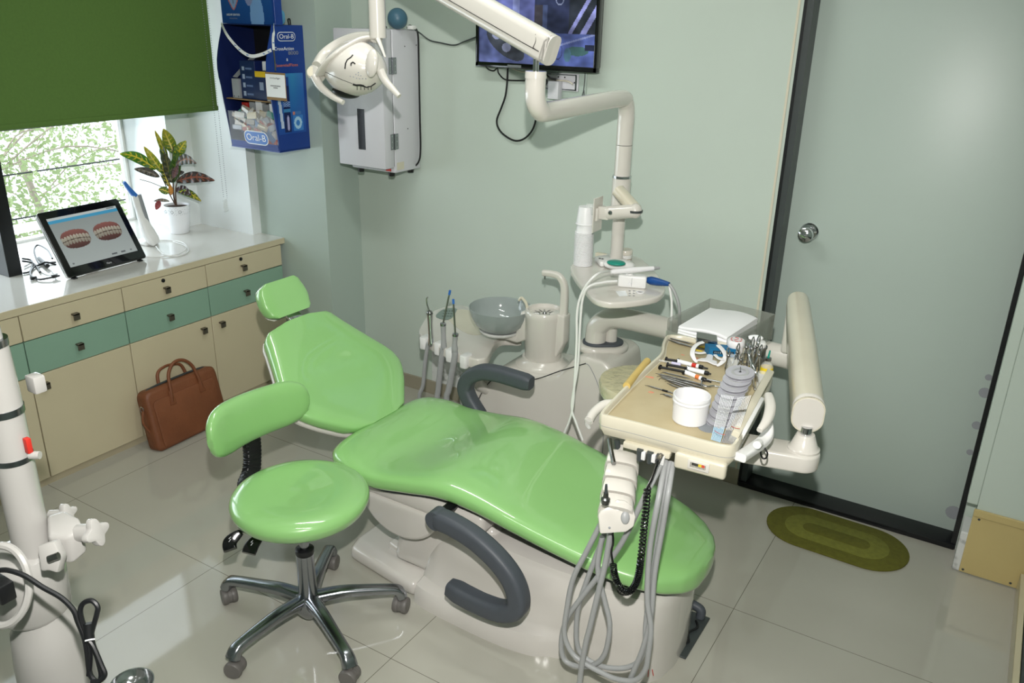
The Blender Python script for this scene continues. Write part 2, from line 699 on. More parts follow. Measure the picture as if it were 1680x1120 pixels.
# baseboard of the back wall: dull beige tile with peeling whitewash above
struct('baseboard_back', bx((PILX, -0.010, 0.0), (2.342, 0.001, 0.072), 0.002), mat('beige_base_tile', rgb(150, 144, 126), 0.3, noise=(4, 0.05)))
bm = new()
t = new()
pts = []
N = 46
x0, x1 = 0.74, 1.30
top = []
for i in range(N + 1):
    x = x0 + (x1 - x0) * i / N
    h = 0.17 + 0.035 * math.sin(9 * x + 1) + 0.018 * math.sin(31 * x) + random.uniform(-0.006, 0.006)
    if x < 0.86:
        h = 0.20 + 0.05 * (0.86 - x) / 0.12
    top.append((x, -0.0015, h))
prism(bm, [(x1, -0.0015, 0.066), (x0, -0.0015, 0.066)] + top, (0, 0.003, 0))
struct('trim_4', bm, 'peel')

# door -------------------------------------------------------------
d1 = thing('door_1', (2.75, 0.1, 0), kind='structure')
obj('door_leaf', bx((2.372, 0.088, 0.022), (3.1515, 0.13, 2.0505), 0.001), 'door', d1)
bm = new()
box(bm, (2.342, -0.004, 0.0), (2.352, 0.15, 2.08))
box(bm, (3.15, -0.004, 0.0), (3.168, 0.15, 2.08))
box(bm, (2.352, -0.004, 2.05), (3.15, 0.15, 2.08))
obj('door_frame', bm, 'blackframe', d1, flat=True)
obj('door_jamb', bx((2.352, 0.001, 0.022), (2.374, 0.15, 2.05)), 'charcoal', d1, flat=True)
obj('threshold', bx((2.345, -0.012, 0.0), (3.165, 0.14, 0.022), 0.003), 'blackframe', d1)
k = at(1312, 386, y=0.03)
bm = new()
lathe(bm, [(0.0, 0.0), (0.034, 0.0), (0.034, 0.004), (0.029, 0.010), (0.014, 0.013), (0.0125, 0.032), (0.0145, 0.037), (0.024, 0.043), (0.0285, 0.055), (0.026, 0.066), (0.015, 0.073), (0.0, 0.075)], (2.455, 0.088, 1.085), (0, -1, 0), 36)
obj('door_knob', bm, 'chrome', d1)
# dirt along the door foot and edge: scuffs with a shape of their own
bm = new()
random.seed(3)
for (x, z, r) in ((3.142, 0.10, 0.028), (3.146, 0.47, 0.016), (3.146, 0.6, 0.02), (3.146, 0.66, 0.012), (3.146, 0.36, 0.012)):
    lathe(bm, [(0.0, 0), (r, 0.0), (r, 0.001), (0, 0.0012)], (x - 0.006, 0.0885, z), (0, -1, 0), 14)
obj('scuff_marks', bm, 'greyprint', d1)

# window -----------------------------------------------------------
w1 = thing('window_1', (-0.93, -1.5, 0.755), kind='structure')
bm = new()
box(bm, (-0.955, -2.69, 0.751), (-0.905, -0.432, 0.768))
box(bm, (-0.955, -2.69, 2.225), (-0.905, -0.432, 2.249))
for y in (-0.444, -2.69):
    box(bm, (-0.954, y, 0.7685), (-0.906, y + 0.012, 2.2245))
obj('window_frame', bm, 'white', w1, flat=True)
obj('window_pane', bx((-0.933, -2.677, 0.769), (-0.929, -0.445, 2.224)), 'glass', w1, flat=True)
struct('trim_5', bx((-0.80, -1.382, CT), (-0.405, -1.325, 2.25), 0.002), 'blackframe')

# outside: a leafy tree, power lines --------------------------------


def leafmat2():
    m = mat('street_tree_leaf', rgb(112, 132, 92), 0.5)
    p = m.node_tree.nodes['Principled BSDF']
    nt = m.node_tree
    tr = nt.nodes.new('ShaderNodeBsdfTranslucent')
    tr.inputs['Color'].default_value = rgb(168, 180, 130)
    mx = nt.nodes.new('ShaderNodeMixShader')
    mx.inputs[0].default_value = 0.45
    out = nt.nodes['Material Output']
    nt.links.new(p.outputs[0], mx.inputs[1])
    nt.links.new(tr.outputs[0], mx.inputs[2])
    nt.links.new(mx.outputs[0], out.inputs[0])
    return m


LF = leafmat2()
BK = mat('street_tree_bark', rgb(150, 140, 128), 0.8, noise=(8, 0.2))


def street_tree(c, seed, n, spread, label):
    random.seed(seed)
    c = V(c)
    root = thing('street_tree', c, label, 'tree', 'trees beyond the window')
    bm = new()
    tips = []
    tube(bm, [c, c + V((0.05, 0.1, 1.6)), c + V((0.0, -0.1, 3.0))], 0.035, 8, 4)
    for i in range(26):
        a = random.uniform(0, 6.28)
        z = random.uniform(0.9, 3.0)
        s = c + V((0, 0, z))
        e = s + V((math.cos(a), math.sin(a), random.uniform(-0.1, 0.7))) * random.uniform(0.7, 1.25) * spread
        mid = (s + e) / 2 + V((0, 0, 0.15))
        tube(bm, [s, mid, e], 0.007, 6, 4)
        tips.append((s, mid, e))
    obj('trunk', bm, BK, root)
    bm = new()
    for i in range(n):
        s, mid, e = random.choice(tips)
        t = random.random() ** 0.6
        p = s.lerp(e, t) + V((random.gauss(0, .24), random.gauss(0, .24), random.gauss(0, .2))) * spread
        l = random.uniform(0.03, 0.075)
        d = V((random.gauss(0, 1), random.gauss(0, 1), random.gauss(-0.4, .6))).normalized()
        w = d.cross(V((random.gauss(0, 1), random.gauss(0, 1), random.gauss(0, 1)))).normalized()
        a = bm.verts.new(p)
        b = bm.verts.new(p + d * l * .5 + w * l * .24)
        q = bm.verts.new(p + d * l)
        r = bm.verts.new(p + d * l * .5 - w * l * .24)
        bm.faces.new((a, b, q, r))
    f = obj('foliage', bm, LF, root, flat=True)
    return root


street_tree((-3.6, 0.2, -2.3), 5, 9000, 1.0, 'pale leafy tree right of the black post, nearest outside the window')
street_tree((-5.4, 1.5, -2.6), 9, 9000, 1.3, 'thin leafy tree farther off outside the window, behind the nearer one')
street_tree((-3.4, -1.4, -2.4), 12, 5500, 0.95, 'leafy tree outside the window behind the tablet and black post')
for i, (z, dz) in enumerate(((1.10, 0.0), (0.78, 0.03), (0.55, -0.04))):
    w = obj('power_line', tube(new(), [(-2.6, -3, z), (-2.7, 0, z - 0.06 + dz), (-2.6, 3, z + dz)], 0.006, 6, 6), 'black')
    tag(w, ('topmost', 'middle', 'lowest')[i] + ' of the thin dark wires crossing outside the window', 'cable', 'wires outside the window')

# ================================================================== LEFT WALL UNITS
EDG = [-2.43, -2.005, -1.578, -1.149, -0.723, -0.262]
lab = {
    0: 'cream and green base cabinet at the far left edge behind the stand',
    1: 'cream and green base cabinet mostly hidden behind the white tubular stand',
    2: 'cream and green cabinet with no lock on its top drawer, left of the leather bag',
    3: 'cream and green base cabinet with a drawer lock, behind the brown leather bag',
    4: 'cream and green base cabinet with a drawer lock, nearest the wall corner and headrest'}
knobs = {1: (-1.80, -1.80, -1.96), 2: (-1.366, -1.370, -1.532), 3: (-0.942, -0.942, -0.777), 4: (-0.512, -0.509, -0.672), 0: (-2.2, -2.2, -2.39)}


def knob(y, z, parent, x=0.0):
    bm = new()
    box(bm, (x, y - 0.013, z + 0.006), (x + 0.020, y + 0.013, z + 0.013), 0.0008, 1)
    box(bm, (x + 0.014, y - 0.013, z - 0.014), (x + 0.020, y + 0.013, z + 0.0125), 0.0008, 1)
    return obj('knob', bm, 'knob', parent)


for i in range(5):
    a, b = EDG[i], EDG[i + 1]
    root = thing('base_cabinet', (-0.3, (a + b) / 2, 0.032), lab[i], 'cabinet', 'cabinets under the window counter')
    obj('body', bx((-0.86, a + 0.001, 0.032), (-0.019, b - 0.001, 0.726)), 'cabdark', root, flat=True)
    g = 0.0022
    dr = obj('drawer', bx((-0.018, a + g, 0.6205), (0.0, b - g, 0.7235), 0.001, 1), 'cabcream', root)
    knob(knobs[i][0], 0.665, dr)
    if i in (3, 4):
        bm = new()
        lathe(bm, [(0, 0.0), (0.0085, 0.0), (0.0085, 0.004), (0.006, 0.005), (0, 0.005)], (0, knobs[i][0] - 0.008, 0.708), (1, 0, 0), 20)
        obj('lock', bm, 'black', dr)
    dr = obj('drawer', bx((-0.018, a + g, 0.4755), (0.0, b - g, 0.6165), 0.001, 1), 'cabgreen', root)
    dr['label'] = 'sage green drawer front'
    knob(knobs[i][1], 0.538, dr)
    dd = obj('door', bx((-0.018, a + g, 0.034), (0.0, b - g, 0.4725), 0.001, 1), 'cabcream', root)
    knob(knobs[i][2], 0.424, dd)
struct('baseboard_left', bx((-0.86, -2.43, 0.0), (-0.012, -0.262, 0.0315)), mat('plinth_laminate', rgb(176, 166, 140), 0.35, noise=(4, 0.05)))
bm = new()
prism(bm, [(-0.903, -2.6, CT), (-0.003, -2.6, CT), (-0.003, -0.2365, CT), (-0.903, -0.2365, CT)][::-1], (0, 0, -0.0275), 0.0015, 1)
ct = obj('counter_top', bm, 'counter')
tag(ct, 'glossy off-white counter top running under the window on the cabinets', 'counter')
o = obj('front_edge', bx((-0.003, -2.6, CT - 0.0285), (0.0005, -0.2365, CT - 0.0012)), 'cabcream', ct, flat=True)
o['label'] = 'cream front edge strip'

# blind --------------------------------------------------------------
XB = -0.24
rb = thing('roller_blind', (XB, -1.3, 2.5), 'olive green roller blind half lowered over the window', 'blind')
yr = -0.368
ob = obj('fabric', bx((XB - 0.0015, -2.62, 1.385), (XB, yr, 2.5)), 'blindg', rb, flat=True)
ob = obj('bottom_bar', bx((XB - 0.006, -2.62, 1.366), (XB + 0.004, yr + 0.004, 1.388), 0.003), 'blindg', rb)
obj('roller', cyl(new(), (XB - 0.02, -2.62, 2.52), (XB - 0.02, yr, 2.52), 0.024), 'blindg', rb)
bm = new()
for (px0, px1) in ((331, 367), (340, 373)):
    A = at(px0, 0, x=XB + 0.01)
    Bp = at(px1, 326 if px0 == 331 else 328, x=XB + 0.01)
    A = A + (A - Bp) * 1.2
    n = 190
    for i in range(n):
        p = A.lerp(Bp, i / n)
        bmesh.ops.create_icosphere(bm, subdivisions=1, radius=0.0022, matrix=Matrix.Translation(p))
obj('bead_chain', bm, 'greyprint', rb)
A = at(370, 337, x=XB + 0.01)
obj('chain_weight', box(new(), A - V((0.004, 0.013, 0.03)), A + V((0.004, 0.013, 0.03)), 0.003), 'clear', rb)

# tablet -------------------------------------------------------------
# screen bottom edge runs A->B on the counter, leaning back
A = at(113, 456, z=CT + 0.012)
B = at(241, 422, z=CT + 0.012)
u = (B - A)
u.z = 0
Wd = u.length
u.normalize()
# lean: top-left corner pixel (62,352)
nrm0 = u.cross(V((0, 0, 1)))
best = None
for a in range(0, 60):
    an = math.radians(a)
    v = V((0, 0, 1)) * math.cos(an) - nrm0 * math.sin(an)
    for hh in range(18, 34):
        P = A + v * hh / 100
        d = P - CAM
        px = 840 + F_PX * d.dot(RIGHT) / d.dot(FWD)
        py = 560 - F_PX * d.dot(UP) / d.dot(FWD)
        e = (px - 60) ** 2 + (py - 352) ** 2
        if best is None or e < best[0]:
            best = (e, an, hh / 100)
an, Ht = best[1], best[2]
print('TABLET lean', math.degrees(an), 'h', Ht, 'w', Wd, 'err', best[0] ** .5)
v = V((0, 0, 1)) * math.cos(an) - nrm0 * math.sin(an)
n = u.cross(v)
if n.dot(CAM - A) < 0:
    n = -n
tb = thing('tablet_monitor', A + u * Wd / 2 - V((0, 0, 0.012)), 'black bezelled tablet monitor showing two scans of teeth, leaning on the counter', 'monitor')


def slab(O, a, b, w0, w1, h0, h1, d0, d1, r, nn):
    t = []
    for (x, y) in rrect(w1 - w0, h1 - h0, r, 5):
        t.append(O + a * ((w0 + w1) / 2 + x) + b * ((h0 + h1) / 2 + y) + nn * d0)
    return prism(new(), t, nn * (d1 - d0), 0.002, 2)


obj('bezel', slab(A, u, v, 0, Wd, 0, Ht, -0.008, 0.0, 0.012, n), 'blackgloss', tb)
ob = obj('back_shell', slab(A, u, v, 0.003, Wd - 0.003, 0.002, Ht - 0.004, -0.028, -0.0085, 0.012, n), 'white', tb)
bm = new()
for i in range(34):
    c = A + v * (0.03 + i * 0.0055) - n * 0.018 + u * 0.0022
    box(bm, c - V((0.0012, 0.0012, 0.0012)), c + V((0.0012, 0.0012, 0.0012)))
obj('vent_holes', bm, 'ink', tb)


def tooth_scan(s, t, cx, cy, wx, wy):
    x, y = (s - cx) / wx, (t - cy) / wy
    e = (abs(x) ** 2.6 + abs(y) ** 2.6)
    if e > 1:
        return None
    k = y + 0.22 * x * x - 0.02
    col = (134, 84, 80)
    if abs(k) < 0.52:
        f = abs(((x + 1) * 4.6) % 1 - 0.5)
        jag = 0.50 - 0.22 * (f * 2) ** 2
        if abs(k) < jag:
            col = (200, 190, 176)
            if f > 0.43:
                col = (150, 120, 104)
            if abs(k) < 0.04:
                col = (92, 70, 62)
    return tuple(c * (0.8 + 0.25 * y) for c in col)


def tablet_img(s, t):
    if t > 0.95:
        return (196, 200, 204) if not (0.85 < s < 0.97 and 0.965 < t < 0.985) else (120, 130, 140)
    if t > 0.885:
        return (70, 156, 200)
    for (cx, cy) in ((0.25, 0.52), (0.72, 0.53)):
        r = tooth_scan(s, t, cx, cy, 0.2, 0.185)
        if r:
            return r
    if (0.62 < s < 0.70 or 0.76 < s < 0.83) and 0.045 < t < 0.075:
        return (90, 94, 98)
    if (0.90 < s < 0.93 or 0.045 < s < 0.075) and 0.045 < t < 0.075:
        return (110, 114, 118)
    g = 176 - 26 * t
    return (g - 6, g, g + 2)


bz = 0.028
scr = paint('screen', A + u * bz + v * (bz + 0.012) + n * 0.0012, u * (Wd - 2 * bz), v * (Ht - 2 * bz - 0.016), 150, 96, tablet_img, 'screen', tb, 0.001)
text('iTero', A + u * Wd * 0.52 + v * 0.019, u, v, 0.0075, 'pwhite', tb, 'logo')
for q in (0.03, Wd - 0.03):
    obj('foot', box(new(), A + u * q - n * 0.012 + V((-0.01, -0.01, -0.0085)), A + u * q - n * 0.012 + V((0.01, 0.01, 0.0)), 0.002), 'black', tb)
nh = V((n.x, n.y, 0)).normalized()
fq = A - nh * 0.13
fq.z = CT + 0.0015
obj('stand_leg', prism(new(), [A + u * (Wd * .42) + v * Ht * .6 - n * .0285, A + u * (Wd * .58) + v * Ht * .6 - n * .0285, fq + u * (Wd * .58), fq + u * (Wd * .42)], -nh * 0.004, 0.001), 'white', tb)

# cables by the tablet
bm = new()
pl = lambda px, py, zz: at(px, py, z=CT + zz)
tube(bm, [at(98, 452, z=CT + .012), at(80, 456, z=CT + .01), at(62, 458, z=CT + .006), at(50, 450, z=CT + .006), at(56, 438, z=CT + .006), at(75, 432, z=CT + .006), at(92, 430, z=CT + 0.006)], 0.0042, 8)
tube(bm, [at(92, 434, z=CT + .02), at(76, 430, z=CT + .03), at(64, 432, z=CT + .02), at(56, 412, z=CT + .04), at(62, 402, z=CT + .05), at(78, 410, z=CT + .05), at(86, 424, z=CT + .05)], 0.0042, 8)
tube(bm, [at(36, 424, z=CT + .02), at(52, 428, z=CT + .005), at(50, 444, z=CT + .005), at(38, 448, z=CT + .005)], 0.0042, 8)
tube(bm, [at(36, 428, z=CT + .02), at(55, 432, z=CT + .006), at(66, 446, z=CT + .006)], 0.0042, 8)
cyl(bm, at(50, 457, z=CT + .008), at(60, 455, z=CT + .008), 0.0075, 0.006)
cyl(bm, at(86, 454, z=CT + .012), at(94, 452, z=CT + .012), 0.0075, 0.0065)
cyl(bm, at(64, 424, z=CT + .012), at(78, 436, z=CT + .012), 0.009, 0.009)
tag(obj('power_cable', bm, 'black'), 'tangled black power cables on the counter left of the tablet', 'cable')

# intra-oral scanner wand
base = at(246, 400, z=CT + 0.0)
ws = thing('scanner_wand', base, 'white and grey dental scanner wand with blue tip, standing right of the tablet', 'scanner')
P = lambda px, py: at(px, py, x=-0.36)
tip0, tip1, b0, b1, b2 = P(203, 298), P(221, 320), P(228, 345), P(243, 380), P(254, 398)
dd = (b2 - tip1).normalized()
ring = rrect(0.036, 0.030, 0.010, 4)
obj('handle', sweep(new(), smooth_pts([tip1, b0, P(236, 364), b1, b2], 5), ring, scale=lambda t: 0.8 + 0.75 * min(1, max(0, (t - 0.25) * 2)) * (1 if t < .9 else 1 - (t - .9) * 4)), 'white', ws)
pts = smooth_pts([P(229, 320) + RIGHT * .002 - FWD * 0.012, P(238, 343) - FWD * 0.018, P(249, 378) - FWD * 0.024], 5)
ob = obj('grip', sweep(new(), pts, rrect(0.020, 0.012, 0.004, 3)), 'greyprint', ws)
obj('scan_tip', sweep(new(), smooth_pts([tip0, P(211, 309), tip1 + dd * 0.004], 5), rrect(0.024, 0.022, 0.006, 3), scale=lambda t: 0.55 + 0.5 * t), 'blue', ws)
obj('cradle', box(new(), base + V((-0.03, -0.045, 0.0005)), base + V((0.035, 0.03, 0.03)), 0.01, 3), 'white', ws)
bm = new()
c0 = at(256, 404, z=CT + 0.02)
tube(bm, [c0, at(268, 416, z=CT + .004), at(290, 420, z=CT + .004), at(309, 412, z=CT + .004), at(300, 398, z=CT + .004), at(275, 394, z=CT + .004), at(258, 395, z=CT + .004)], 0.0028, 8)
tube(bm, [at(236, 421, z=CT + .004), at(262, 421, z=CT + .004), at(292, 417, z=CT + .007), at(306, 405, z=CT + .007), at(284, 396, z=CT + .007)], 0.0028, 8)
tag(obj('scanner_cable', bm, 'white'), 'thin white cable coiled on the counter beside the scanner wand', 'cable')

# potted croton -------------------------------------------------------
pc = at(295, 381, z=CT)
pc = V((pc.x, pc.y, CT))
pp = thing('potted_croton', pc, 'croton with yellow veined leaves in a white pot on the window counter', 'plant')
R0 = 0.063
PH = 0.142
lathe_prof = [(0.0, 0.0005), (0.045, 0.0005), (0.048, 0.004), (0.057, 0.06), (0.063, 0.13), (0.0635, PH), (0.060, PH), (0.058, 0.125), (0.0, 0.123)]
obj('pot', lathe(new(), lathe_prof, pc, seg=40, closed_bottom=False, closed_top=False), 'pot', pp)
bm = new()
random.seed(11)
for i in range(230):
    a = math.radians(random.uniform(-150, 60))
    z = 0.100 + random.random() ** 1.3 * 0.038
    r = 0.0602 + (z - 0.1) * 0.075
    p = pc + V((math.cos(a) * r, math.sin(a) * r, z))
    bmesh.ops.create_icosphere(bm, subdivisions=1, radius=random.uniform(.0006, .0014), matrix=Matrix.Translation(p))
for a0 in (-60, -25, -95):
    for j in range(10):
        a = math.radians(a0) + 0.1 * math.cos(j * .63)
        z = 0.116 + 0.007 * math.sin(j * .63)
        r = 0.0602 + (z - 0.1) * 0.075
        bmesh.ops.create_icosphere(bm, subdivisions=1, radius=0.002, matrix=Matrix.Translation(pc + V((math.cos(a) * r, math.sin(a) * r, z))))
obj('printed_pattern', bm, 'greyprint', pp)
obj('soil', lathe(new(), [(0.0, 0.138), (0.02, 0.137), (0.059, 0.130), (0.0585, 0.122), (0, 0.122)], pc, closed_bottom=False, closed_top=False, seg=30), 'soil', pp)
# stems
Yp = pc.y
sb = pc + V((0, 0, 0.13))
HF = V((FWD.x, FWD.y, 0)).normalized()


def S_(px, py, dy=0.0):
    d = ray(px, py)
    return CAM + d * (((pc - CAM).dot(HF) + dy) / d.dot(HF))


stem = new()
nodes = [(281, 308, 0), (284, 275, 0.01), (286, 245, 0.0)]
tube(stem, [sb, S_(285, 322), S_(284, 300), S_(283, 270), S_(284, 240)], 0.004, 8, 5, scale=lambda t: 1.2 - .7 * t)
tube(stem, [sb, S_(278, 318), S_(270, 300), S_(262, 284)], 0.003, 8, 5, scale=lambda t: 1.1 - .5 * t)
tube(stem, [sb, S_(288, 312), S_(292, 295), S_(296, 282)], 0.003, 8, 5, scale=lambda t: 1.1 - .5 * t)
tube(stem, [S_(276, 310), S_(262, 305), S_(247, 299), S_(229, 294)], 0.0018, 6, 5)
obj('stem', stem, 'stem', pp)

GY = (52, 92, 22)
DK = (46, 44, 38)
YL = (196, 178, 50)
RD = (120, 44, 48)


def leaf(base, tip, wid, side, bend, c1, c2, vein, dy0=0.0, dy1=0.0, twist=0.0):
    wid *= 1.28
    A_ = S_(base[0], base[1], dy0)
    T = S_(tip[0], tip[1], dy1)
    ax = (T - A_)
    Ln = ax.length
    ax.normalize()
    toward = (CAM - A_).normalized()
    w = ax.cross(toward).normalized()
    nn = w.cross(ax).normalized()
    w = (w * math.cos(twist) + nn * math.sin(twist)).normalized()
    nn = w.cross(ax).normalized()
    bm = new()
    lay = bm.loops.layers.float_color.new('print')
    NX, NY = 44, 14
    G = []
    for i in range(NX + 1):
        t = i / NX
        hw = wid * (math.sin(math.pi * min(1, t ** 0.85)) ** 0.75) * (1 if t < 1 else 0) + 0.0008
        row = []
        for j in range(NY + 1):
            s = (j / NY - .5) * 2
            p = A_ + ax * (Ln * t) + w * (hw * s) + V((0, 0, 1)) * (bend * (math.sin(math.pi * t))) + nn * (-0.22 * hw * (1 - abs(s)) + 0.002 * math.sin(t * 30) * abs(s))
            row.append(bm.verts.new(p))
        G.append(row)
    for i in range(NX):
        for j in range(NY):
            f = bm.faces.new((G[i][j], G[i + 1][j], G[i + 1][j + 1], G[i][j + 1]))
            t = (i + .5) / NX
            s = ((j + .5) / NY - .5) * 2
            v_ = abs(((t * 7 - abs(s) * 0.9) % 1) - 0.5)
            isv = abs(s) < 0.09 or (v_ < 0.10 and abs(s) < 0.78)
            c = vein if isv else tuple(a + (b - a) * t for a, b in zip(c1, c2))
            for l in f.loops:
                l[lay] = rgb(*c)
    # give it a back side of its own thickness
    r = bmesh.ops.extrude_face_region(bm, geom=list(bm.faces))
    vs = [g for g in r['geom'] if isinstance(g, bmesh.types.BMVert)]
    for q in vs:
        q.co -= nn * 0.0008
    return obj('leaf', bm, 'leaf', pp)


leaf((256, 278), (196, 252), 0.020, 1, 0.02, GY, (70, 130, 24), YL, 0, -0.02)
leaf((262, 290), (220, 277), 0.014, 1, 0.008, (60, 56, 52), (76, 70, 64), (90, 80, 60), 0, -0.03)
leaf((268, 285), (236, 240), 0.015, 1, 0.0, GY, YL, YL, 0.0, 0.01)
leaf((276, 262), (254, 214), 0.010, 1, 0.0, GY, YL, YL, 0.01, 0.0)
leaf((286, 252), (268, 211), 0.022, 1, 0.0, GY, (168, 160, 40), YL, 0, 0.0)
leaf((286, 262), (305, 231), 0.019, 1, 0.004, GY, (130, 140, 50), YL, 0, -0.01)
leaf((276, 290), (262, 228), 0.014, 1, 0.0, DK, (60, 84, 44), (60, 60, 44), 0, 0.01, 0.6)
leaf((283, 300), (292, 248), 0.020, 1, 0.0, (44, 66, 24), GY, (90, 110, 40), -0.01, -0.01)
leaf((282, 300), (270, 250), 0.018, 1, 0.0, DK, (56, 66, 36), (96, 92, 40), -0.02, -0.02)
leaf((288, 270), (322, 268), 0.019, 1, 0.024, (60, 70, 66), (84, 84, 78), (120, 84, 60), -0.01, -0.04)
leaf((289, 298), (352, 296), 0.021, 1, 0.020, DK, (56, 40, 36), (128, 70, 48), 0, -0.03)
leaf((290, 284), (302, 282), 0.008, 1, 0.0, DK, DK, DK, 0, 0)
leaf((288, 311), (314, 320), 0.017, 1, 0.012, (52, 34, 36), DK, (70, 40, 40), -0.01, -0.03)
leaf((293, 314), (330, 330), 0.014, 1, 0.014, GY, (96, 100, 30), YL, -0.02, -0.03)
leaf((278, 316), (260, 310), 0.014, 1, 0.004, GY, GY, YL, -0.01, -0.02)
leaf((284, 292), (292, 270), 0.010, 1, 0.0, (96, 74, 76), (80, 62, 64), (120, 80, 80), -0.03, -0.03)
leaf((277, 306), (265, 268), 0.013, 1, 0.0, (60, 62, 34), GY, YL, -0.02, -0.02)
leaf((262, 329), (256, 344), 0.010, 1, 0.0, RD, (160, 60, 60), RD, -0.05, -0.06)
leaf((278, 330), (252, 330), 0.006, 1, 0.006, (120, 120, 110), (110, 90, 90), (120, 110, 90), -0.02, -0.05)
leaf((281, 320), (279, 302), 0.008, 1, 0.0, (170, 110, 40), (190, 130, 40), (200, 140, 60), -0.03, -0.03)
# ================================================================== DENTAL CHAIR
YC = -1.1
chair = thing('dental_chair', (1.9, YC, 0), 'reclined green vinyl dental chair on a grey-white base in the middle of the room', 'dental chair')


def cushion_section(c, ax_w, ax_n, hw, th, dish=0.0, e=3.2, K=40):
    """superellipse ring: c top-centre, ax_w across, ax_n out of the top surface"""
    out = []
    for i in range(K):
        a = 2 * math.pi * i / K
        ca, sa = math.cos(a), math.sin(a)
        x = hw * math.copysign(abs(ca) ** (2 / e), ca)
        y = th / 2 * math.copysign(abs(sa) ** (2 / e), sa) - th / 2
        if sa > 0:
            y -= dish * (1 - (x / hw) ** 2)
        out.append(V(c) + V(ax_w) * x + V(ax_n) * y)
    return out


def interp(tab, t):
    for a, b in zip(tab, tab[1:]):
        if a[0] <= t <= b[0]:
            k = (t - a[0]) / (b[0] - a[0])
            k = k * k * (3 - 2 * k) * 0.5 + k * 0.5
            return [p + (q - p) * k for p, q in zip(a[1:], b[1:])]
    return list(tab[-1][1:]) if t > tab[-1][0] else list(tab[0][1:])


# x, top z, half width, thickness
SEAT = [(1.335, 0.478, 0.215, 0.05), (1.348, 0.490, 0.248, 0.085), (1.375, 0.498, 0.272, 0.105), (1.44, 0.500, 0.290, 0.115), (1.54, 0.495, 0.296, 0.115), (1.66, 0.508, 0.287, 0.110), (1.80, 0.526, 0.277, 0.105), (1.92, 0.518, 0.272, 0.102),
        (2.05, 0.494, 0.268, 0.10), (2.20, 0.462, 0.256, 0.098), (2.32, 0.436, 0.240, 0.096), (2.42, 0.416, 0.215, 0.094), (2.49, 0.402, 0.178, 0.092), (2.535, 0.392, 0.130, 0.088), (2.556, 0.384, 0.085, 0.078), (2.565, 0.374, 0.04, 0.05)]


def seatfn(x, k):
    tab = SEAT
    xs = [r[0] for r in tab]
    # catmull
    for i in range(len(tab) - 1):
        if xs[i] <= x <= xs[i + 1] + 1e-9:
            p0 = tab[max(i - 1, 0)][k]
            p1, p2 = tab[i][k], tab[i + 1][k]
            p3 = tab[min(i + 2, len(tab) - 1)][k]
            t = (x - xs[i]) / (xs[i + 1] - xs[i])
            return 0.5 * ((2 * p1) + (p2 - p0) * t + (2 * p0 - 5 * p1 + 4 * p2 - p3) * t * t + (3 * p1 - p0 - 3 * p2 + p3) * t ** 3)
    return tab[-1][k]


rings = []
NX = 80
for i in range(NX + 1):
    tt_ = i / NX
    tt_ = tt_ if tt_ < 0.5 else 1 - 0.5 * (2 * (1 - tt_)) ** 1.7
    x = 1.335 + (2.565 - 1.335) * tt_
    dish = 0.040 * math.exp(-((x - 1.60) / 0.14) ** 2) + 0.022 * math.exp(-((x - 2.12) / 0.24) ** 2)
    rings.append(cushion_section((x, YC, seatfn(x, 1)), (0, 1, 0), (0, 0, 1), seatfn(x, 2), seatfn(x, 3), dish, 2.9, 60))
bm = loft(new(), rings)
obj('seat_cushion', bm, 'green', chair)
# grey seat shell edge under the cushion
rings = []
for i in range(30):
    x = 1.40 + (2.53 - 1.40) * i / 29
    rings.append(cushion_section((x, YC, seatfn(x, 1) - seatfn(x, 3) + 0.016), (0, 1, 0), (0, 0, 1), max(0.03, seatfn(x, 2) - 0.05), 0.022, 0, 6, 28))
obj('seat_shell', loft(new(), rings), 'darkgrey', chair)
# backrest, tilted plane from (1.36,.50) up to (.96,.79)
B0 = V((1.352, YC, 0.492))
B1 = V((0.962, YC, 0.770))
bd = (B1 - B0).normalized()
bn = V((0, 1, 0)).cross(bd)
if bn.z < 0:
    bn = -bn
BL = (B1 - B0).length
BACK = [(-0.012, 0.07), (0.0, 0.125), (0.03, 0.165), (0.09, 0.225), (0.15, 0.268), (0.185, 0.276), (0.22, 0.272), (0.30, 0.236), (0.38, 0.198), (0.44, 0.172), (0.462, 0.155), (0.474, 0.12), (0.478, 0.07)]


def cat1(tab, s):
    for i in range(len(tab) - 1):
        if tab[i][0] <= s <= tab[i + 1][0] + 1e-9:
            p0 = tab[max(i - 1, 0)][1]
            p1, p2 = tab[i][1], tab[i + 1][1]
            p3 = tab[min(i + 2, len(tab) - 1)][1]
            t = (s - tab[i][0]) / (tab[i + 1][0] - tab[i][0])
            return 0.5 * ((2 * p1) + (p2 - p0) * t + (2 * p0 - 5 * p1 + 4 * p2 - p3) * t * t + (3 * p1 - p0 - 3 * p2 + p3) * t ** 3)
    return tab[-1][1]


def back_rings(grow, th, off, dish=0.0, s0=-0.012, s1=0.478):
    R = []
    for i in range(41):
        s = s0 + (s1 - s0) * i / 40
        hw = cat1(BACK, s) + grow
        e = min(1.0, min(s - s0 + 0.012, s1 - s + 0.012) / 0.05)
        e = max(0.35, e ** 0.6)
        d = dish * math.exp(-((s - 0.2) / 0.16) ** 2)
        R.append(cushion_section(B0 + bd * s + bn * off, (0, 1, 0), bn, hw, th * e, d, 3.6, 48))
    return R


obj('backrest', loft(new(), back_rings(0, 0.075, 0.018, 0.022)), 'green', chair)
obj('backrest_shell', loft(new(), back_rings(-0.008, 0.036, -0.040, 0, -0.010, 0.474)), 'base', chair)
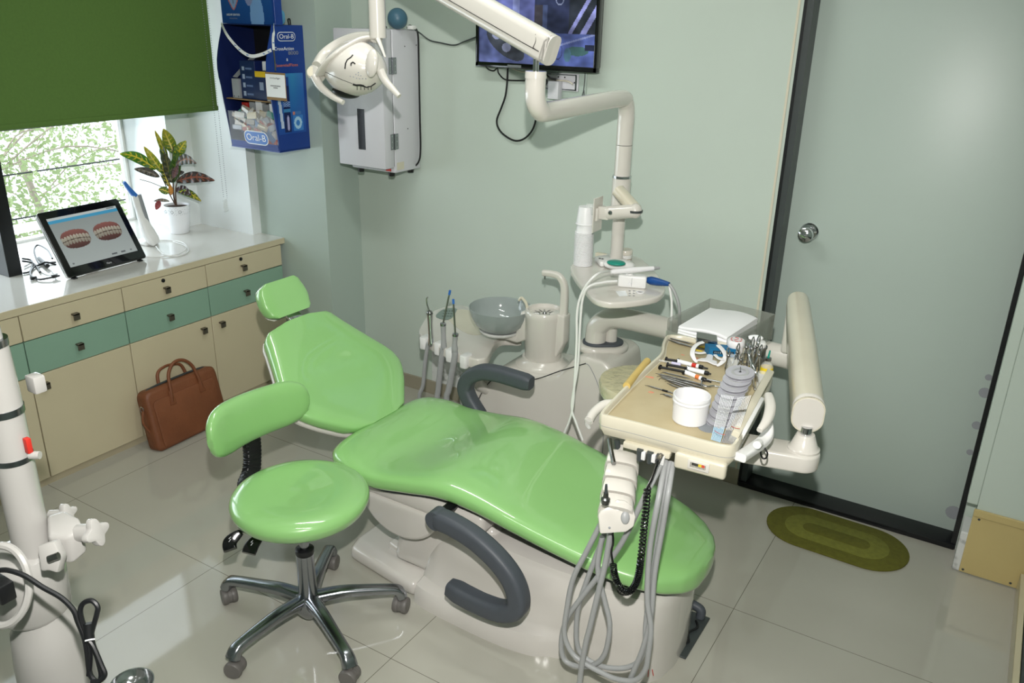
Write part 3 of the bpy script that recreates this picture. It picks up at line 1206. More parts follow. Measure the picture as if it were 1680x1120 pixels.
# headrest
H0 = V((0.945, YC, 0.790))
hd = V((-0.50, 0, 0.866)).normalized()
hn = V((0.866, 0, 0.50))
HR = [(0.0, 0.075), (0.012, 0.095), (0.05, 0.108), (0.09, 0.104), (0.118, 0.092), (0.13, 0.07)]
R = []
R2 = []
for i in range(21):
    s = 0.13 * i / 20
    e = max(0.4, min(1.0, min(s + 0.006, 0.136 - s) / 0.03) ** 0.6)
    R.append(cushion_section(H0 + hd * s + hn * 0.025, (0, 1, 0), hn, cat1(HR, s), 0.07 * e, 0.008, 3.2, 36))
    R2.append(cushion_section(H0 + hd * s - hn * 0.032, (0, 1, 0), hn, cat1(HR, s) - 0.014, 0.014 * e, 0, 3.2, 36))
obj('headrest', loft(new(), R), 'green', chair)
obj('headrest_shell', loft(new(), R2), 'base', chair)
bm = new()
box(bm, (-0.02, -0.028, -0.06), (0.02, 0.028, 0.06), 0.004)
rm = Matrix((V((0, 1, 0)).cross(bd), V((0, 1, 0)), bd)).transposed()
bm = box(new(), V((0.965, YC, 0.775)) - V((0.006, 0.03, 0.07)), V((0.965, YC, 0.775)) + V((0.006, 0.03, 0.07)), 0.003, 2, rm)
obj('headrest_bar', bm, 'chrome', chair)

# seat frame under the cushion and linkage
obj('seat_frame', bx((1.42, YC - 0.225, 0.335), (1.93, YC + 0.225, 0.402), 0.02, 3), 'base', chair)
obj('back_bracket', box(new(), (1.22, YC - 0.11, 0.40), (1.46, YC + 0.11, 0.46), 0.015, 3, Matrix.Rotation(0.35, 3, 'Y')), 'base', chair)
# rounded side cover of the lifting arm
poly = []
for i in range(19):
    a = math.radians(180 + 180 * i / 18)
    poly.append((1.60 + 0.155 * math.cos(a), YC - 0.225, 0.335 + 0.125 * math.sin(a)))
poly = [(1.445, YC - 0.225, 0.338), ] + poly[1:-1] + [(1.755, YC - 0.225, 0.338)]
obj('lift_cover', prism(new(), poly, (0, 0.45, 0), 0.012, 3), 'base', chair)
# curved lift skirt behind it
poly = [(1.52, YC - 0.17, 0.06), (1.94, YC - 0.17, 0.06), (1.94, YC - 0.17, 0.33), (1.70, YC - 0.17, 0.33), (1.60, YC - 0.17, 0.25), (1.54, YC - 0.17, 0.15)]
obj('lift_arm', prism(new(), poly, (0, 0.34, 0), 0.03, 3), 'base', chair)


# floor casting: low head-end slab + body rising to the foot end
def base_ring(x, hw, hl, zl, hu, zu):
    k_ = max(0.0, min(1.0, (hw - hl) / 0.03))
    q = [(hw, 0.0), (hw, zl * 0.65), (hw - 0.012 * k_, zl), (hl, zl + 0.008), (hl - 0.012 * k_, zl + 0.03), (hu + 0.004, (zl + zu) / 2), (hu, zu - 0.035), (hu - 0.012, zu - 0.01), (hu - 0.04, zu), (0.0, zu)]
    pts = [(x, YC - a, b) for a, b in q]
    pts += [(x, YC + a, b) for a, b in q[::-1][1:]]
    return pts


ST = [(1.665, 0.225, 0.18, 0.05, 0.15, 0.14), (1.675, 0.245, 0.19, 0.062, 0.165, 0.17), (1.72, 0.258, 0.205, 0.064, 0.178, 0.215), (1.80, 0.264, 0.212, 0.064, 0.188, 0.275), (1.95, 0.268, 0.222, 0.064, 0.205, 0.31), (2.05, 0.264, 0.228, 0.066, 0.212, 0.315),
      (2.13, 0.250, 0.226, 0.07, 0.215, 0.316), (2.18, 0.222, 0.214, 0.075, 0.212, 0.314), (2.24, 0.204, 0.202, 0.075, 0.205, 0.312), (2.33, 0.200, 0.199, 0.075, 0.203, 0.308), (2.42, 0.186, 0.186, 0.075, 0.19, 0.302), (2.47, 0.160, 0.16, 0.075, 0.166, 0.296), (2.50, 0.115, 0.115, 0.075, 0.12, 0.288), (2.512, 0.05, 0.05, 0.07, 0.055, 0.27)]
rings = []
for i in range(61):
    x = 1.665 + (2.512 - 1.665) * i / 60
    vals = []
    for k in range(1, 6):
        vals.append(cat1([(r[0], r[k]) for r in ST], x))
    vals[4] = max(vals[4], vals[2] + 0.06)
    rings.append(base_ring(x, *vals))
obj('base_body', loft(new(), rings), 'base', chair)
bm = new()
# head-end slab with its raised rib
prism(bm, [(1.325, YC - 0.13, 0), (1.345, YC - 0.19, 0), (1.66, YC - 0.235, 0), (1.675, YC - 0.2, 0), (1.675, YC + 0.2, 0), (1.66, YC + 0.235, 0), (1.345, YC + 0.19, 0), (1.325, YC + 0.13, 0)], (0, 0, 0.055), 0.02, 3)
prism(bm, [(1.46, YC - 0.12, 0.04), (1.66, YC - 0.155, 0.04), (1.66, YC + 0.155, 0.04), (1.46, YC + 0.12, 0.04)], (0, 0, 0.04), 0.014, 3)
obj('base_slab', bm, 'base', chair)
# leg-section stop rubber under the foot end
obj('rubber_stop', lathe(new(), [(0, 0), (0.02, 0), (0.022, 0.03), (0, 0.034)], (2.38, YC - 0.17, 0.296)), 'black', chair)


def armrest(pts, y, n=10):
    p = [at(a, b, y=y) for (a, b) in pts]
    p = smooth_pts(p, n)
    return p


# near armrest: a closed-C loop hanging from its pivot
NA = -1.425
pts = armrest([(718, 850), (742, 860), (778, 882), (812, 912), (838, 945), (850, 975), (848, 996), (826, 1002), (796, 993), (765, 978), (737, 962)], NA)
W0 = 0.0
N_ = len(pts)


def arm_scale(t):
    return 1.0 + 0.10 * math.sin(t * 5) if t < 0.9 else 1.0


arm = obj('armrest', sweep(new(), pts, rrect(0.060, 0.056, 0.016, 5), up=(0, 1, 0), scale=lambda t: min(1.0, 0.80 + 3.5 * min(t + .02, 1 - t))), 'darkgrey', chair)
bm = new()
p0 = pts[0]
cyl(bm, p0 + V((0, -0.022, 0)), p0 + V((0, 0.022, 0)), 0.030, seg=28)
obj('pivot_cap', bm, 'darkgrey', arm)
bm = new()
p1 = at(742, 828, y=-1.34)
tube(bm, [p0 + V((0, 0.01, 0.004)), p0.lerp(p1, 0.6), p1, V((p1.x + 0.0, YC - 0.2, p1.z + 0.02))], 0.017, 12, 5)
obj('pivot_rod', bm, 'black', arm)
# far armrest
FA = -0.80
pts = armrest([(872, 629), (846, 621), (818, 613), (792, 610), (772, 618), (764, 634), (768, 650), (778, 668), (792, 690)], FA)
arm2 = obj('armrest', sweep(new(), pts, rrect(0.056, 0.054, 0.016, 5), up=(0, 1, 0), scale=lambda t: min(1.0, 0.80 + 3.5 * min(t, 1 - t))), 'darkgrey', chair)
bm = new()
tube(bm, [pts[-1], V((pts[-1].x + 0.05, FA, 0.40)), V((1.62, -0.86, 0.37)), V((1.64, -0.9, 0.37))], 0.018, 12, 6)
obj('pivot_rod', bm, 'black', arm2)
# pen marks on the foot end casting
bm = new()
for (a, b) in (((1057, 1100), (1052, 1106)), ((1064, 1098), (1063, 1110)), ((1070, 1098), (1072, 1108))):
    p, q = at(a[0], a[1], y=-1.272), at(b[0], b[1], y=-1.272)
    tube(bm, [p, q], 0.0012, 5, 1, smooth=False)
obj('pen_marks', bm, 'red', chair)

# floor box under the foot end ------------------------------------------
fb = thing('floor_box', (2.50, -1.0, 0), 'dark metal floor junction box beside the foot of the chair base', 'junction box')
obj('cover_plate', bx((2.47, -1.105, 0.0), (2.532, -0.885, 0.006), 0.001, 1), 'charcoal', fb)
obj('inner_edge', bx((2.44, -1.11, 0.0), (2.4695, -0.885, 0.012), 0.001, 1), 'black', fb)
obj('cable', tube(new(), [(2.50, -0.93, 0.01), (2.515, -0.96, 0.012), (2.5, -1.0, 0.012), (2.515, -1.04, 0.012), (2.49, -1.06, 0.012)], 0.004, 6), 'black', fb)
obj('pipe_elbow', tube(new(), [(2.505, -0.905, 0.008), (2.502, -0.90, 0.035), (2.47, -0.90, 0.045)], 0.015, 10), 'darkgrey', fb)

# ================================================================== STOOL
SC = V((1.471, -1.613, 0))
st = thing('dentist_stool', SC, 'round green vinyl stool on a chrome five-spoke base with casters', 'stool')
SZ = 0.487
R = 0.203
prof = [(0.0, -0.052), (0.14, -0.052), (0.176, -0.048), (0.193, -0.036), (R - 0.001, -0.018), (R, -0.006), (0.196, 0.008), (0.176, 0.018), (0.14, 0.022), (0.07, 0.019), (0.0, 0.017)]
t = new()
pr2 = smooth_pts([V((a, 0, b)) for a, b in prof], 3)
obj('seat', lathe(t, [(max(0, p.x), p.z) for p in pr2], SC + V((0, 0, SZ - 0.012)), seg=64, closed_bottom=False, closed_top=False), 'green', st)
obj('seat_plate', bx(SC + V((-0.13, -0.09, SZ - 0.085)), SC + V((0.09, 0.09, SZ - 0.058)), 0.006), 'black', st)
obj('gas_lift', cyl(new(), SC + V((0, 0, 0.26)), SC + V((0, 0, SZ - 0.08)), 0.0145), 'alu', st)
bm = lathe(new(), [(0.0, 0.268), (0.025, 0.268), (0.0285, 0.273), (0.0285, 0.286), (0.022, 0.291), (0.0, 0.291)], SC)
obj('lift_collar', bm, 'black', st)
obj('column', lathe(new(), [(0, 0.05), (0.03, 0.05), (0.033, 0.07), (0.0285, 0.12), (0.0262, 0.268), (0, 0.268)], SC), 'alu', st)
obj('hub', lathe(new(), [(0, 0.035), (0.02, 0.035), (0.036, 0.055), (0.052, 0.085), (0.05, 0.105), (0.034, 0.12), (0, 0.12)], SC), 'alu', st)
hubc = SC + V((0, 0, 0.09))
CASTERS = [(376, 976), (658, 991), (543, 921), (386, 1093), (574, 1106)]
for i, (px, py) in enumerate(CASTERS):
    c = at(px, py, z=0.027)
    d = V((c.x - SC.x, c.y - SC.y, 0))
    Ln = d.length
    d.normalize()
    ang = math.atan2(d.y, d.x)
    tipz = 0.088
    top = [hubc + d * 0.02 + V((0, 0, 0.012)), SC + d * 0.10 + V((0, 0, 0.108)), SC + d * 0.18 + V((0, 0, 0.102)), SC + d * (Ln - 0.03) + V((0, 0, 0.092)), SC + d * (Ln - 0.006) + V((0, 0, 0.082)), SC + d * (Ln + 0.004) + V((0, 0, 0.062))]
    sp = smooth_pts(top, 6)
    leg = obj('leg', sweep(new(), sp, rrect(0.040, 0.030, 0.012, 4), up=(0, 0, 1), scale=lambda t: 1.25 - 0.35 * math.sin(min(1, t * 1.1) * math.pi * .62) + 0.22 * max(0, (t - .6) / .4)), 'alu', st)
    cc = V((c.x, c.y, 0.027))
    a2 = ang + (0.9, -0.5, 1.4, 0.5, -0.9)[i]
    ax = V((math.cos(a2), math.sin(a2), 0))
    cs = obj('caster', cyl(new(), cc - ax * 0.014, cc + ax * 0.014, 0.0245, seg=24), 'caster', st)
    for s in (-1, 1):
        bm = lathe(new(), [(0, 0), (0.02, 0), (0.026, 0.003), (0.027, 0.008), (0.027, 0.016), (0.024, 0.020), (0, 0.020)], cc + ax * (0.0035 * s), ax * s, 28)
        obj('wheel', bm, 'caster', cs)
    obj('caster_fork', cyl(new(), cc, SC + d * (Ln - 0.0) + V((0, 0, 0.075)), 0.012, 0.010), 'caster', cs)
# backrest
XB2 = 1.215
ctrl = [(345, 728), (364, 708), (398, 688), (440, 671), (476, 660), (507, 655)]
pp_ = []
for i, (a, b) in enumerate(ctrl):
    bend = (0.03, 0.0, -0.015, -0.018, -0.005, 0.02)[i]
    pp_.append(at(a, b, x=XB2 + bend))
cl = smooth_pts(pp_, 6)
N_ = len(cl)
R = []
for i, p in enumerate(cl):
    t = i / (N_ - 1)
    d = (cl[min(i + 1, N_ - 1)] - cl[max(i - 1, 0)]).normalized()
    up_ = (V((-0.10, 0, 1)) - d * d.dot(V((-0.10, 0, 1)))).normalized()
    nn = up_.cross(d).normalized()
    e = min(t, 1 - t)
    k = min(1, max(0.0, e / 0.30))
    k = (1 - (1 - k) ** 2.4) ** 0.5 if k < 1 else 1
    k = max(k, 0.22)
    hh = (0.084 - 0.010 * t) * k
    tt = 0.026 * max(0.35, k)
    ring = []
    for q in range(28):
        a = 2 * math.pi * q / 28
        ca, sa = math.cos(a), math.sin(a)
        ring.append(p + up_ * hh * math.copysign(abs(ca) ** 0.72, ca) + nn * tt * math.copysign(abs(sa) ** 0.8, sa))
    R.append(ring)
bk = obj('backrest', loft(new(), R), 'green', st)
# gaitered back support and levers
bm = new()
pts = smooth_pts([at(412, 715, x=XB2 - 0.03), at(414, 745, x=XB2 - 0.035), at(412, 775, x=XB2 - 0.02), at(404, 800, x=1.235), V((1.285, -1.625, 0.425)), V((1.37, -1.62, 0.418))], 16)
sweep(bm, pts, rrect(0.058, 0.030, 0.008, 3), scale=lambda t: 1.0 + 0.05 * math.sin(t * 190))
obj('back_support', bm, 'black', st)
for (a, b, c_, d_) in (((404, 858), (396, 872), (378, 888), (378, 902)), ((440, 868), (430, 876), (414, 894), (408, 908))):
    pa = V((SC.x - 0.10, SC.y - 0.06, 0.412)) if a[0] == 404 else V((SC.x - 0.05, SC.y - 0.09, 0.412))
    pb = at(a[0], a[1], z=0.385)
    pc_ = at(b[0], b[1], z=0.37)
    pd = at(c_[0], c_[1], z=0.35)
    bm = new()
    tube(bm, [pa, pb, pc_], 0.0065, 8, 12, scale=lambda t: 1 + 0.12 * math.sin(t * 120))
    lv = obj('lever', bm, 'black', st)
    pe = at(d_[0], d_[1], z=0.335)
    sp = smooth_pts([pc_, pd, pe], 8)
    obj('paddle', sweep(new(), sp, rrect(0.040, 0.014, 0.006, 4), up=tuple(FWD), scale=lambda t: 0.45 + 0.62 * math.sin(min(1, t * 1.15) * math.pi * .62)), 'blackgloss', lv)
    bm = new()
    m_ = pd + UP * 0.007 - FWD * 0.008
    tube(bm, [m_ + UP * 0.009 + RIGHT * .004, m_ + UP * .003 - RIGHT * .002, m_ + UP * .002 + RIGHT * .004, m_ - UP * .006 - RIGHT * .002], 0.001, 5, 1, smooth=False)
    obj('symbol', bm, 'pwhite', lv)

# ================================================================== BAG
A = V((0.145, -1.175, 0.0))     # near bottom front corner
lean = math.radians(12)
ub = V((0.0, 1, 0))
ub = (at(366, 690, z=0.0) - A)
ub.z = 0
ub = V((0.0, 1, 0)) if ub.length < 0.1 else V((-0.03, 1, 0)).normalized()
vb = V((-math.sin(lean), 0, math.cos(lean)))
nb = ub.cross(vb).normalized()
if nb.x < 0:
    nb = -nb
bag = thing('leather_bag', A + ub * 0.2, 'brown leather briefcase with two handles leaning against the cabinet doors', 'bag')
BW, BH, BD = 0.385, 0.275, 0.075
O = A
poly = []
for (x, y) in rrect(BW, BH, 0.022, 5):
    k = 1.0 + 0.03 * (1 - (y + BH / 2) / BH)
    poly.append(O + ub * (BW / 2 + x * k) + vb * (BH / 2 + y + 0.004))
t = new()
# puffy body by lofted rounded-rect rings
R = []
for (d, ins) in ((0.0, 0.016), (0.004, 0.006), (0.014, 0.0), (BD - 0.014, 0.0), (BD - 0.004, 0.006), (BD, 0.016)):
    ring = []
    for (x, y) in rrect(BW - 2 * ins, BH - 2 * ins, 0.03, 5):
        k = 1.0 + 0.03 * (1 - (y + BH / 2) / BH)
        puff = 0.008 * (1 - (2 * x / BW) ** 2) if d > BD / 2 else 0
        ring.append(O + ub * (BW / 2 + x * k) + vb * (BH / 2 + y + 0.004) + nb * (-BD + d + puff))
    R.append(ring)
obj('body', loft(t, R), 'leather', bag)
# front pocket panel
R = []
for (d, ins) in ((0.0, 0.0), (0.004, 0.0), (0.007, 0.006)):
    ring = []
    for (x, y) in rrect(BW - 0.05 - 2 * ins, BH - 0.06 - 2 * ins, 0.02, 5):
        ring.append(O + ub * (BW / 2 + x) + vb * (BH / 2 - 0.014 + y) + nb * (0.002 + d))
    R.append(ring)
obj('front_pocket', loft(new(), R), 'leather', bag)
obj('zip', tube(new(), [O + ub * 0.03 + vb * (BH - 0.02) - nb * (BD / 2), O + ub * 0.06 + vb * (BH + 0.006) - nb * (BD / 2), O + ub * (BW - 0.06) + vb * (BH + 0.006) - nb * (BD / 2), O + ub * (BW - 0.03) + vb * (BH - 0.02) - nb * (BD / 2)], 0.005, 6, 6), 'charcoal', bag)
for (dz, nm) in ((0.004, 'front'), (-BD + 0.002, 'rear')):
    sh = 0.0 if nm == 'front' else 0.02
    pts = [O + ub * 0.115 + vb * (BH - 0.075) + nb * (dz + 0.004), O + ub * 0.12 + vb * (BH - 0.03) + nb * (dz + 0.006), O + ub * 0.135 + vb * (BH + 0.045) + nb * dz, O + ub * 0.175 + vb * (BH + 0.085 - sh) + nb * dz, O + ub * 0.225 + vb * (BH + 0.08 - sh) + nb * dz, O + ub * 0.262 + vb * (BH + 0.04) + nb * dz, O + ub * 0.275 + vb * (BH - 0.03) + nb * (dz + 0.006), O + ub * 0.28 + vb * (BH - 0.075) + nb * (dz + 0.004)]
    h = obj('handle', tube(new(), pts, 0.0075, 10, 8), 'leather', bag)
    if nm == 'front':
        for q in (0.118, 0.278):
            c = O + ub * q + vb * (BH - 0.07) + nb * 0.008
            prism_pts = [c + ub * -0.016 - vb * 0.02, c + ub * 0.016 - vb * 0.02, c + ub * 0.009 + vb * 0.045, c - ub * 0.009 + vb * 0.045]
            obj('handle_tab', prism(new(), prism_pts, nb * 0.004, 0.0015), 'leather', h)
for q in (-0.006, BW + 0.008):
    c = O + ub * q + vb * (BH - 0.07) - nb * (BD / 2)
    ringp = [c + vb * 0.014 * math.cos(a * math.pi / 4) + nb * 0.010 * math.sin(a * math.pi / 4) for a in range(8)]
    obj('strap_ring', tube(new(), ringp, 0.0022, 6, 3, closed=True), 'chrome', bag)
obj('side_strap', tube(new(), [O - ub * 0.008 + vb * (BH - 0.075) - nb * 0.03, O - ub * 0.022 + vb * (BH - 0.12) - nb * 0.03, O - ub * 0.012 + vb * (BH - 0.155) - nb * 0.03, O - ub * 0.002 + vb * (BH - 0.175) - nb * 0.03], 0.005, 8), 'leather', bag)

# ================================================================== DOOR MAT
mt = thing('door_mat', (2.78, -0.16, 0), 'oval olive green mat with lighter ring on the floor before the door', 'mat')


def stadium(c, ang, L_, W_, n=20):
    out = []
    u_ = V((math.cos(ang), math.sin(ang), 0))
    w_ = V((-math.sin(ang), math.cos(ang), 0))
    for s in (1, -1):
        for i in range(n + 1):
            a = math.radians(-90 + 180 * i / n)
            out.append(V(c) + u_ * s * (L_ / 2 - W_ / 2 + W_ / 2 * math.cos(a)) + w_ * s * (W_ / 2 * math.sin(a)))
    return out


mc = at(1375, 880, z=0.004)
A1, A2 = at(1265, 850, z=0.004), at(1485, 914, z=0.004)
ang = math.atan2(A2.y - A1.y, A2.x - A1.x)
mc = (A1 + A2) / 2
mc = V((mc.x, mc.y - 0.0, 0.0))
LL = (A2 - A1).length + 0.03
WW = 0.285
print('MAT', mc, ang, LL)
ang = at(1500, 960, z=0) - at(1300, 893, z=0)
ang = math.atan2(ang.y, ang.x)
obj('outer_border', prism(new(), stadium(mc + V((0, 0, 0.0005)), ang, LL, WW), (0, 0, 0.009), 0.003), 'mat1', mt)
obj('light_ring', prism(new(), stadium(mc + V((0, 0, 0.006)), ang, LL * 0.735, WW * 0.60), (0, 0, 0.0045), 0.001), 'mat2', mt)
obj('centre_band', prism(new(), stadium(mc + V((0, 0, 0.006)), ang, LL * 0.475, WW * 0.235), (0, 0, 0.0055), 0.001), 'mat1', mt)

# ================================================================== RIGHT SIDE
yp = thing('kick_plate', (3.35, -0.145, 0), 'pale yellow metal sheet screwed low on the wall right of the door', 'panel')
obj('sheet', bx((3.193, -0.1465, 0.004), (3.72, -0.1415, 0.262), 0.001, 1), 'yellow', yp)
obj('top_fold', bx((3.193, -0.152, 0.236), (3.72, -0.1468, 0.2625), 0.0012, 1), 'yellow', yp)
for (x, z) in ((3.214, 0.226), (3.205, 0.015), (3.353, 0.018), (3.36, 0.228)):
    obj('screw', lathe(new(), [(0, 0), (0.0045, 0), (0.0035, 0.002), (0, 0.0025)], (x, -0.1468, z), (0, -1, 0), 12), 'charcoal', yp)
pl_ = thing('low_plinth', (3.55, -1.5, 0), 'cream edged low grey platform at the right edge of the floor', 'platform')
obj('side_strip', bx((3.372, -2.6, 0.0), (3.392, -0.158, 0.075), 0.002, 1), 'cabcream', pl_)
obj('platform_top', bx((3.393, -2.6, 0.0), (4.04, -0.158, 0.072), 0.002, 1), 'charcoal', pl_)

# ================================================================== WHITE STAND AT THE LEFT EDGE
TD = 1.35
sp_ = at(50, 880, t=TD)
sx, sy = sp_.x, sp_.y
sn = thing('equipment_stand', (sx, sy, 0), 'white tubular equipment stand with clamp and knobs at the left edge of the photo', 'stand')


def Zp(py):
    """height on the stand's axis at a given row of the photograph"""
    lo, hi = 0.0, 1.8
    for _ in range(40):
        m = (lo + hi) / 2
        d = V((sx, sy, m)) - CAM
        y_ = 560 - F_PX * d.dot(UP) / d.dot(FWD)
        if y_ > py:
            lo = m
        else:
            hi = m
    return lo


rt = 0.0285
z1, z2, z3 = Zp(895), Zp(672), Zp(562)
zt = Zp(430)
obj('lower_tube', lathe(new(), [(0, z1 - .02), (rt, z1 - .02), (rt, z2), (0, z2)], (sx, sy, 0)), 'stand', sn)
obj('middle_tube', lathe(new(), [(0, z2 + .004), (rt * 1.02, z2 + .004), (rt * 0.93, z3 - .004), (0, z3 - .004)], (sx, sy, 0)), 'stand', sn)
obj('upper_tube', lathe(new(), [(0, z3), (rt * .74, z3), (rt * .60, zt), (0.012, zt + 0.01), (0, zt + 0.01)], (sx, sy, 0)), 'stand', sn)
for (z, r) in ((z2, rt * 1.06), (z3, rt * .96)):
    obj('steel_collar', lathe(new(), [(0, z - .005), (r, z - .005), (r, z + .006), (0, z + .006)], (sx, sy, 0)), 'alu', sn)
ZC = Zp(745)
o_ = obj('hose_clip', lathe(new(), [(0, ZC - 0.009), (rt * 1.03, ZC - 0.009), (rt * 1.03, ZC), (0, ZC)], (sx, sy, 0)), 'alu', sn)
cb = V((sx, sy, ZC)) + RIGHT * 0.033 - FWD * .01
obj('clip_bolt', cyl(new(), cb, cb + RIGHT * 0.016, 0.006), 'stand', o_)
obj('red_tag', box(new(), cb + V((-0.004, -0.004, 0.005)), cb + V((0.006, 0.004, 0.030)), 0.001), 'red', o_)
hk = at(60, 630, t=TD - 0.01)
obj('hook_block', box(new(), hk - RIGHT * 0 + V((-0.014, -0.010, -0.013)), hk + V((0.012, 0.010, 0.016)), 0.003), 'stand', sn)
# clamp head
cz = Zp(900)
hc = V((sx, sy, 0))
bm = lathe(new(), [(0, z1 - .13), (0.05, z1 - .13), (0.056, z1 - .12), (0.058, z1 - 0.03), (0.05, z1 - 0.012), (0.036, z1 - 0.006), (0, z1 - 0.006)], hc - RIGHT * 0.018)
obj('clamp_body', bm, 'stand', sn)
c1 = at(100, 868, t=TD - 0.02)
bm = new()
prism(bm, [at(76, 845, t=TD), at(105, 835, t=TD), at(130, 848, t=TD - .02), at(135, 862, t=TD - .04), at(112, 882, t=TD - .05), at(78, 880, t=TD - .05)], (0, 0, -0.05), 0.006, 3)
obj('clamp_jaw', bm, 'stand', sn)
bm = new()
prism(bm, [at(72, 890, t=TD - .055), at(100, 882, t=TD - .055), at(112, 908, t=TD - .055), at(106, 935, t=TD - .055), at(90, 930, t=TD - .055), at(78, 932, t=TD - .055)], -FWD * 0.02, 0.004, 2)
obj('clamp_plate', bm, 'stand', sn)
obj('clamp_screw', cyl(new(), at(80, 917, t=TD - .085), at(96, 911, t=TD - .085), 0.0055), 'steel', sn)


def wing_knob(c, axis, r):
    x, y = frame_of(axis)
    poly = []
    for i in range(48):
        a = 2 * math.pi * i / 48
        rr = r * (0.80 + 0.20 * math.cos(4 * a))
        poly.append(c + x * rr * math.cos(a) + y * rr * math.sin(a))
    return prism(new(), poly, V(axis).normalized() * 0.012, 0.003)


ka = (RIGHT * 0.95 - FWD * 0.3 + V((0, 0, 0.1))).normalized()
kc = at(152, 873, t=TD - 0.04)
kb = obj('clamp_knob', wing_knob(kc, ka, 0.024), 'stand', sn)
obj('knob_shaft', cyl(new(), kc - ka * 0.028, kc + ka * .002, 0.014), 'stand', kb)
kc = at(105, 842, t=TD + 0.05)
kb = obj('clamp_knob', wing_knob(kc, ka, 0.018), 'stand', sn)
obj('knob_shaft', cyl(new(), kc - ka * 0.03, kc, 0.007), 'stand', kb)
# pillar down to the floor
zb = z1 - 0.13
pc2 = hc - RIGHT * 0.006
obj('pillar', lathe(new(), [(0, 0.03), (0.075, 0.03), (0.07, 0.1), (0.060, zb - 0.09), (0.055, zb - 0.03), (0.044, zb - 0.008), (0.040, zb + 0.01), (0, zb + 0.01)], pc2), 'stand', sn)
obj('foot_plate', lathe(new(), [(0, 0.0), (0.22, 0.0), (0.22, 0.015), (0.20, 0.03), (0, 0.03)], pc2, seg=48), 'stand', sn)
# round bracket ring and box at the very edge
rg = at(2, 960, t=TD - 0.1)
bm = new()
ringp = [rg + RIGHT * 0.042 * math.cos(a * math.pi / 6) + UP * 0.06 * math.sin(a * math.pi / 6) for a in range(12)]
tube(bm, ringp, 0.006, 8, 4, closed=True)
obj('bracket_ring', bm, 'stand', sn)
obj('plug_box', box(new(), at(0, 965, t=TD - .09) - V((.022, .012, .016)), at(0, 965, t=TD - .09) + V((.022, .012, .016)), 0.003), 'black', sn)
cbm = new()
t_ = TD - 0.14
q = lambda a, b, dt=0: at(a, b, t=t_ + dt)
tube(cbm, [q(-6, 936), q(12, 935), q(40, 944), q(70, 963), q(100, 980), q(120, 1000), q(128, 1020), q(138, 1045), q(143, 1070), q(146, 1096), q(150, 1110), q(160, 1118), q(166, 1108), q(160, 1080), q(152, 1055), q(150, 1040), q(158, 1010), q(160, 995), q(150, 985), q(136, 990), q(132, 1006), q(140, 1035), q(145, 1052), q(148, 1075), q(146, 1108)], 0.0038, 8)
tube(cbm, [q(146, 1050, -.006), q(154, 1062, -.006), q(166, 1090, -.006), q(172, 1106, -.006), q(164, 1116, -.006), q(150, 1118, -.006)], 0.0038, 8)
cyl(cbm, q(145, 1022), q(147, 1052), 0.007)
tag(obj('tied_cable', cbm, 'black'), 'black cord tied in a loop hanging from the white stand at the left', 'cable')
w_ = obj('wire_tie', tube(new(), [q(140, 1051, -.012), q(148, 1049, -.014), q(156, 1048, -.012)], 0.0012, 6, 4), 'pwhite')
tag(w_, 'thin pale tie around the looped black cord', 'cable tie')
# chrome bowl-like lamp cap at the bottom edge
cp = at(216, 1118, z=0.62)
cl_ = thing('chrome_dish', cp - V((0, 0, 0.03)), 'small round chrome dish reflecting light at the bottom left edge of the photo', 'dish')
obj('dish', lathe(new(), [(0, 0.0), (0.015, 0.001), (0.030, 0.008), (0.038, 0.02), (0.040, 0.028), (0.038, 0.028), (0.034, 0.016), (0.02, 0.006), (0, 0.004)], cp - V((0, 0, 0.03)), closed_bottom=False, closed_top=False, seg=40), 'chrome', cl_)
obj('dish_arm', tube(new(), [cp - V((0, 0, 0.03)), cp - RIGHT * 0.1 - V((0, 0, 0.05)), pc2 + V((0, 0, 0.55))], 0.008, 8), 'stand', cl_)
# ================================================================== WALL THINGS
# television ------------------------------------------------------------
tv = thing('television', (1.325, -0.05, 1.60), 'black television on the back wall showing bluish camera views behind the lamp arm', 'television')
X0, X1, Z0, Z1 = 1.040, 1.604, 1.616, 1.955
TY = -0.055
bm = new()
fw = 0.020
box(bm, (X0, TY - 0.012, Z0), (X1, TY + 0.02, Z0 + fw), 0.002)
box(bm, (X0, TY - 0.012, Z1 - fw), (X1, TY + 0.02, Z1), 0.002)
box(bm, (X0, TY - 0.012, Z0 + 0.001), (X0 + 0.014, TY + 0.02, Z1 - 0.001), 0.002)
box(bm, (X1 - 0.014, TY - 0.012, Z0 + 0.001), (X1, TY + 0.02, Z1 - 0.001), 0.002)
obj('frame', bm, 'blackgloss', tv)
obj('back_shell', bx((X0 + 0.01, TY + 0.004, Z0 + 0.01), (X1 - 0.01, -0.002, Z1 - 0.01), 0.01), 'black', tv)
obj('silver_badge', bx((X0 + 0.16, TY - 0.0135, Z0 + 0.004), (X0 + 0.225, TY - 0.012, Z0 + 0.014)), 'greyprint', tv)
from mathutils import noise as NZ


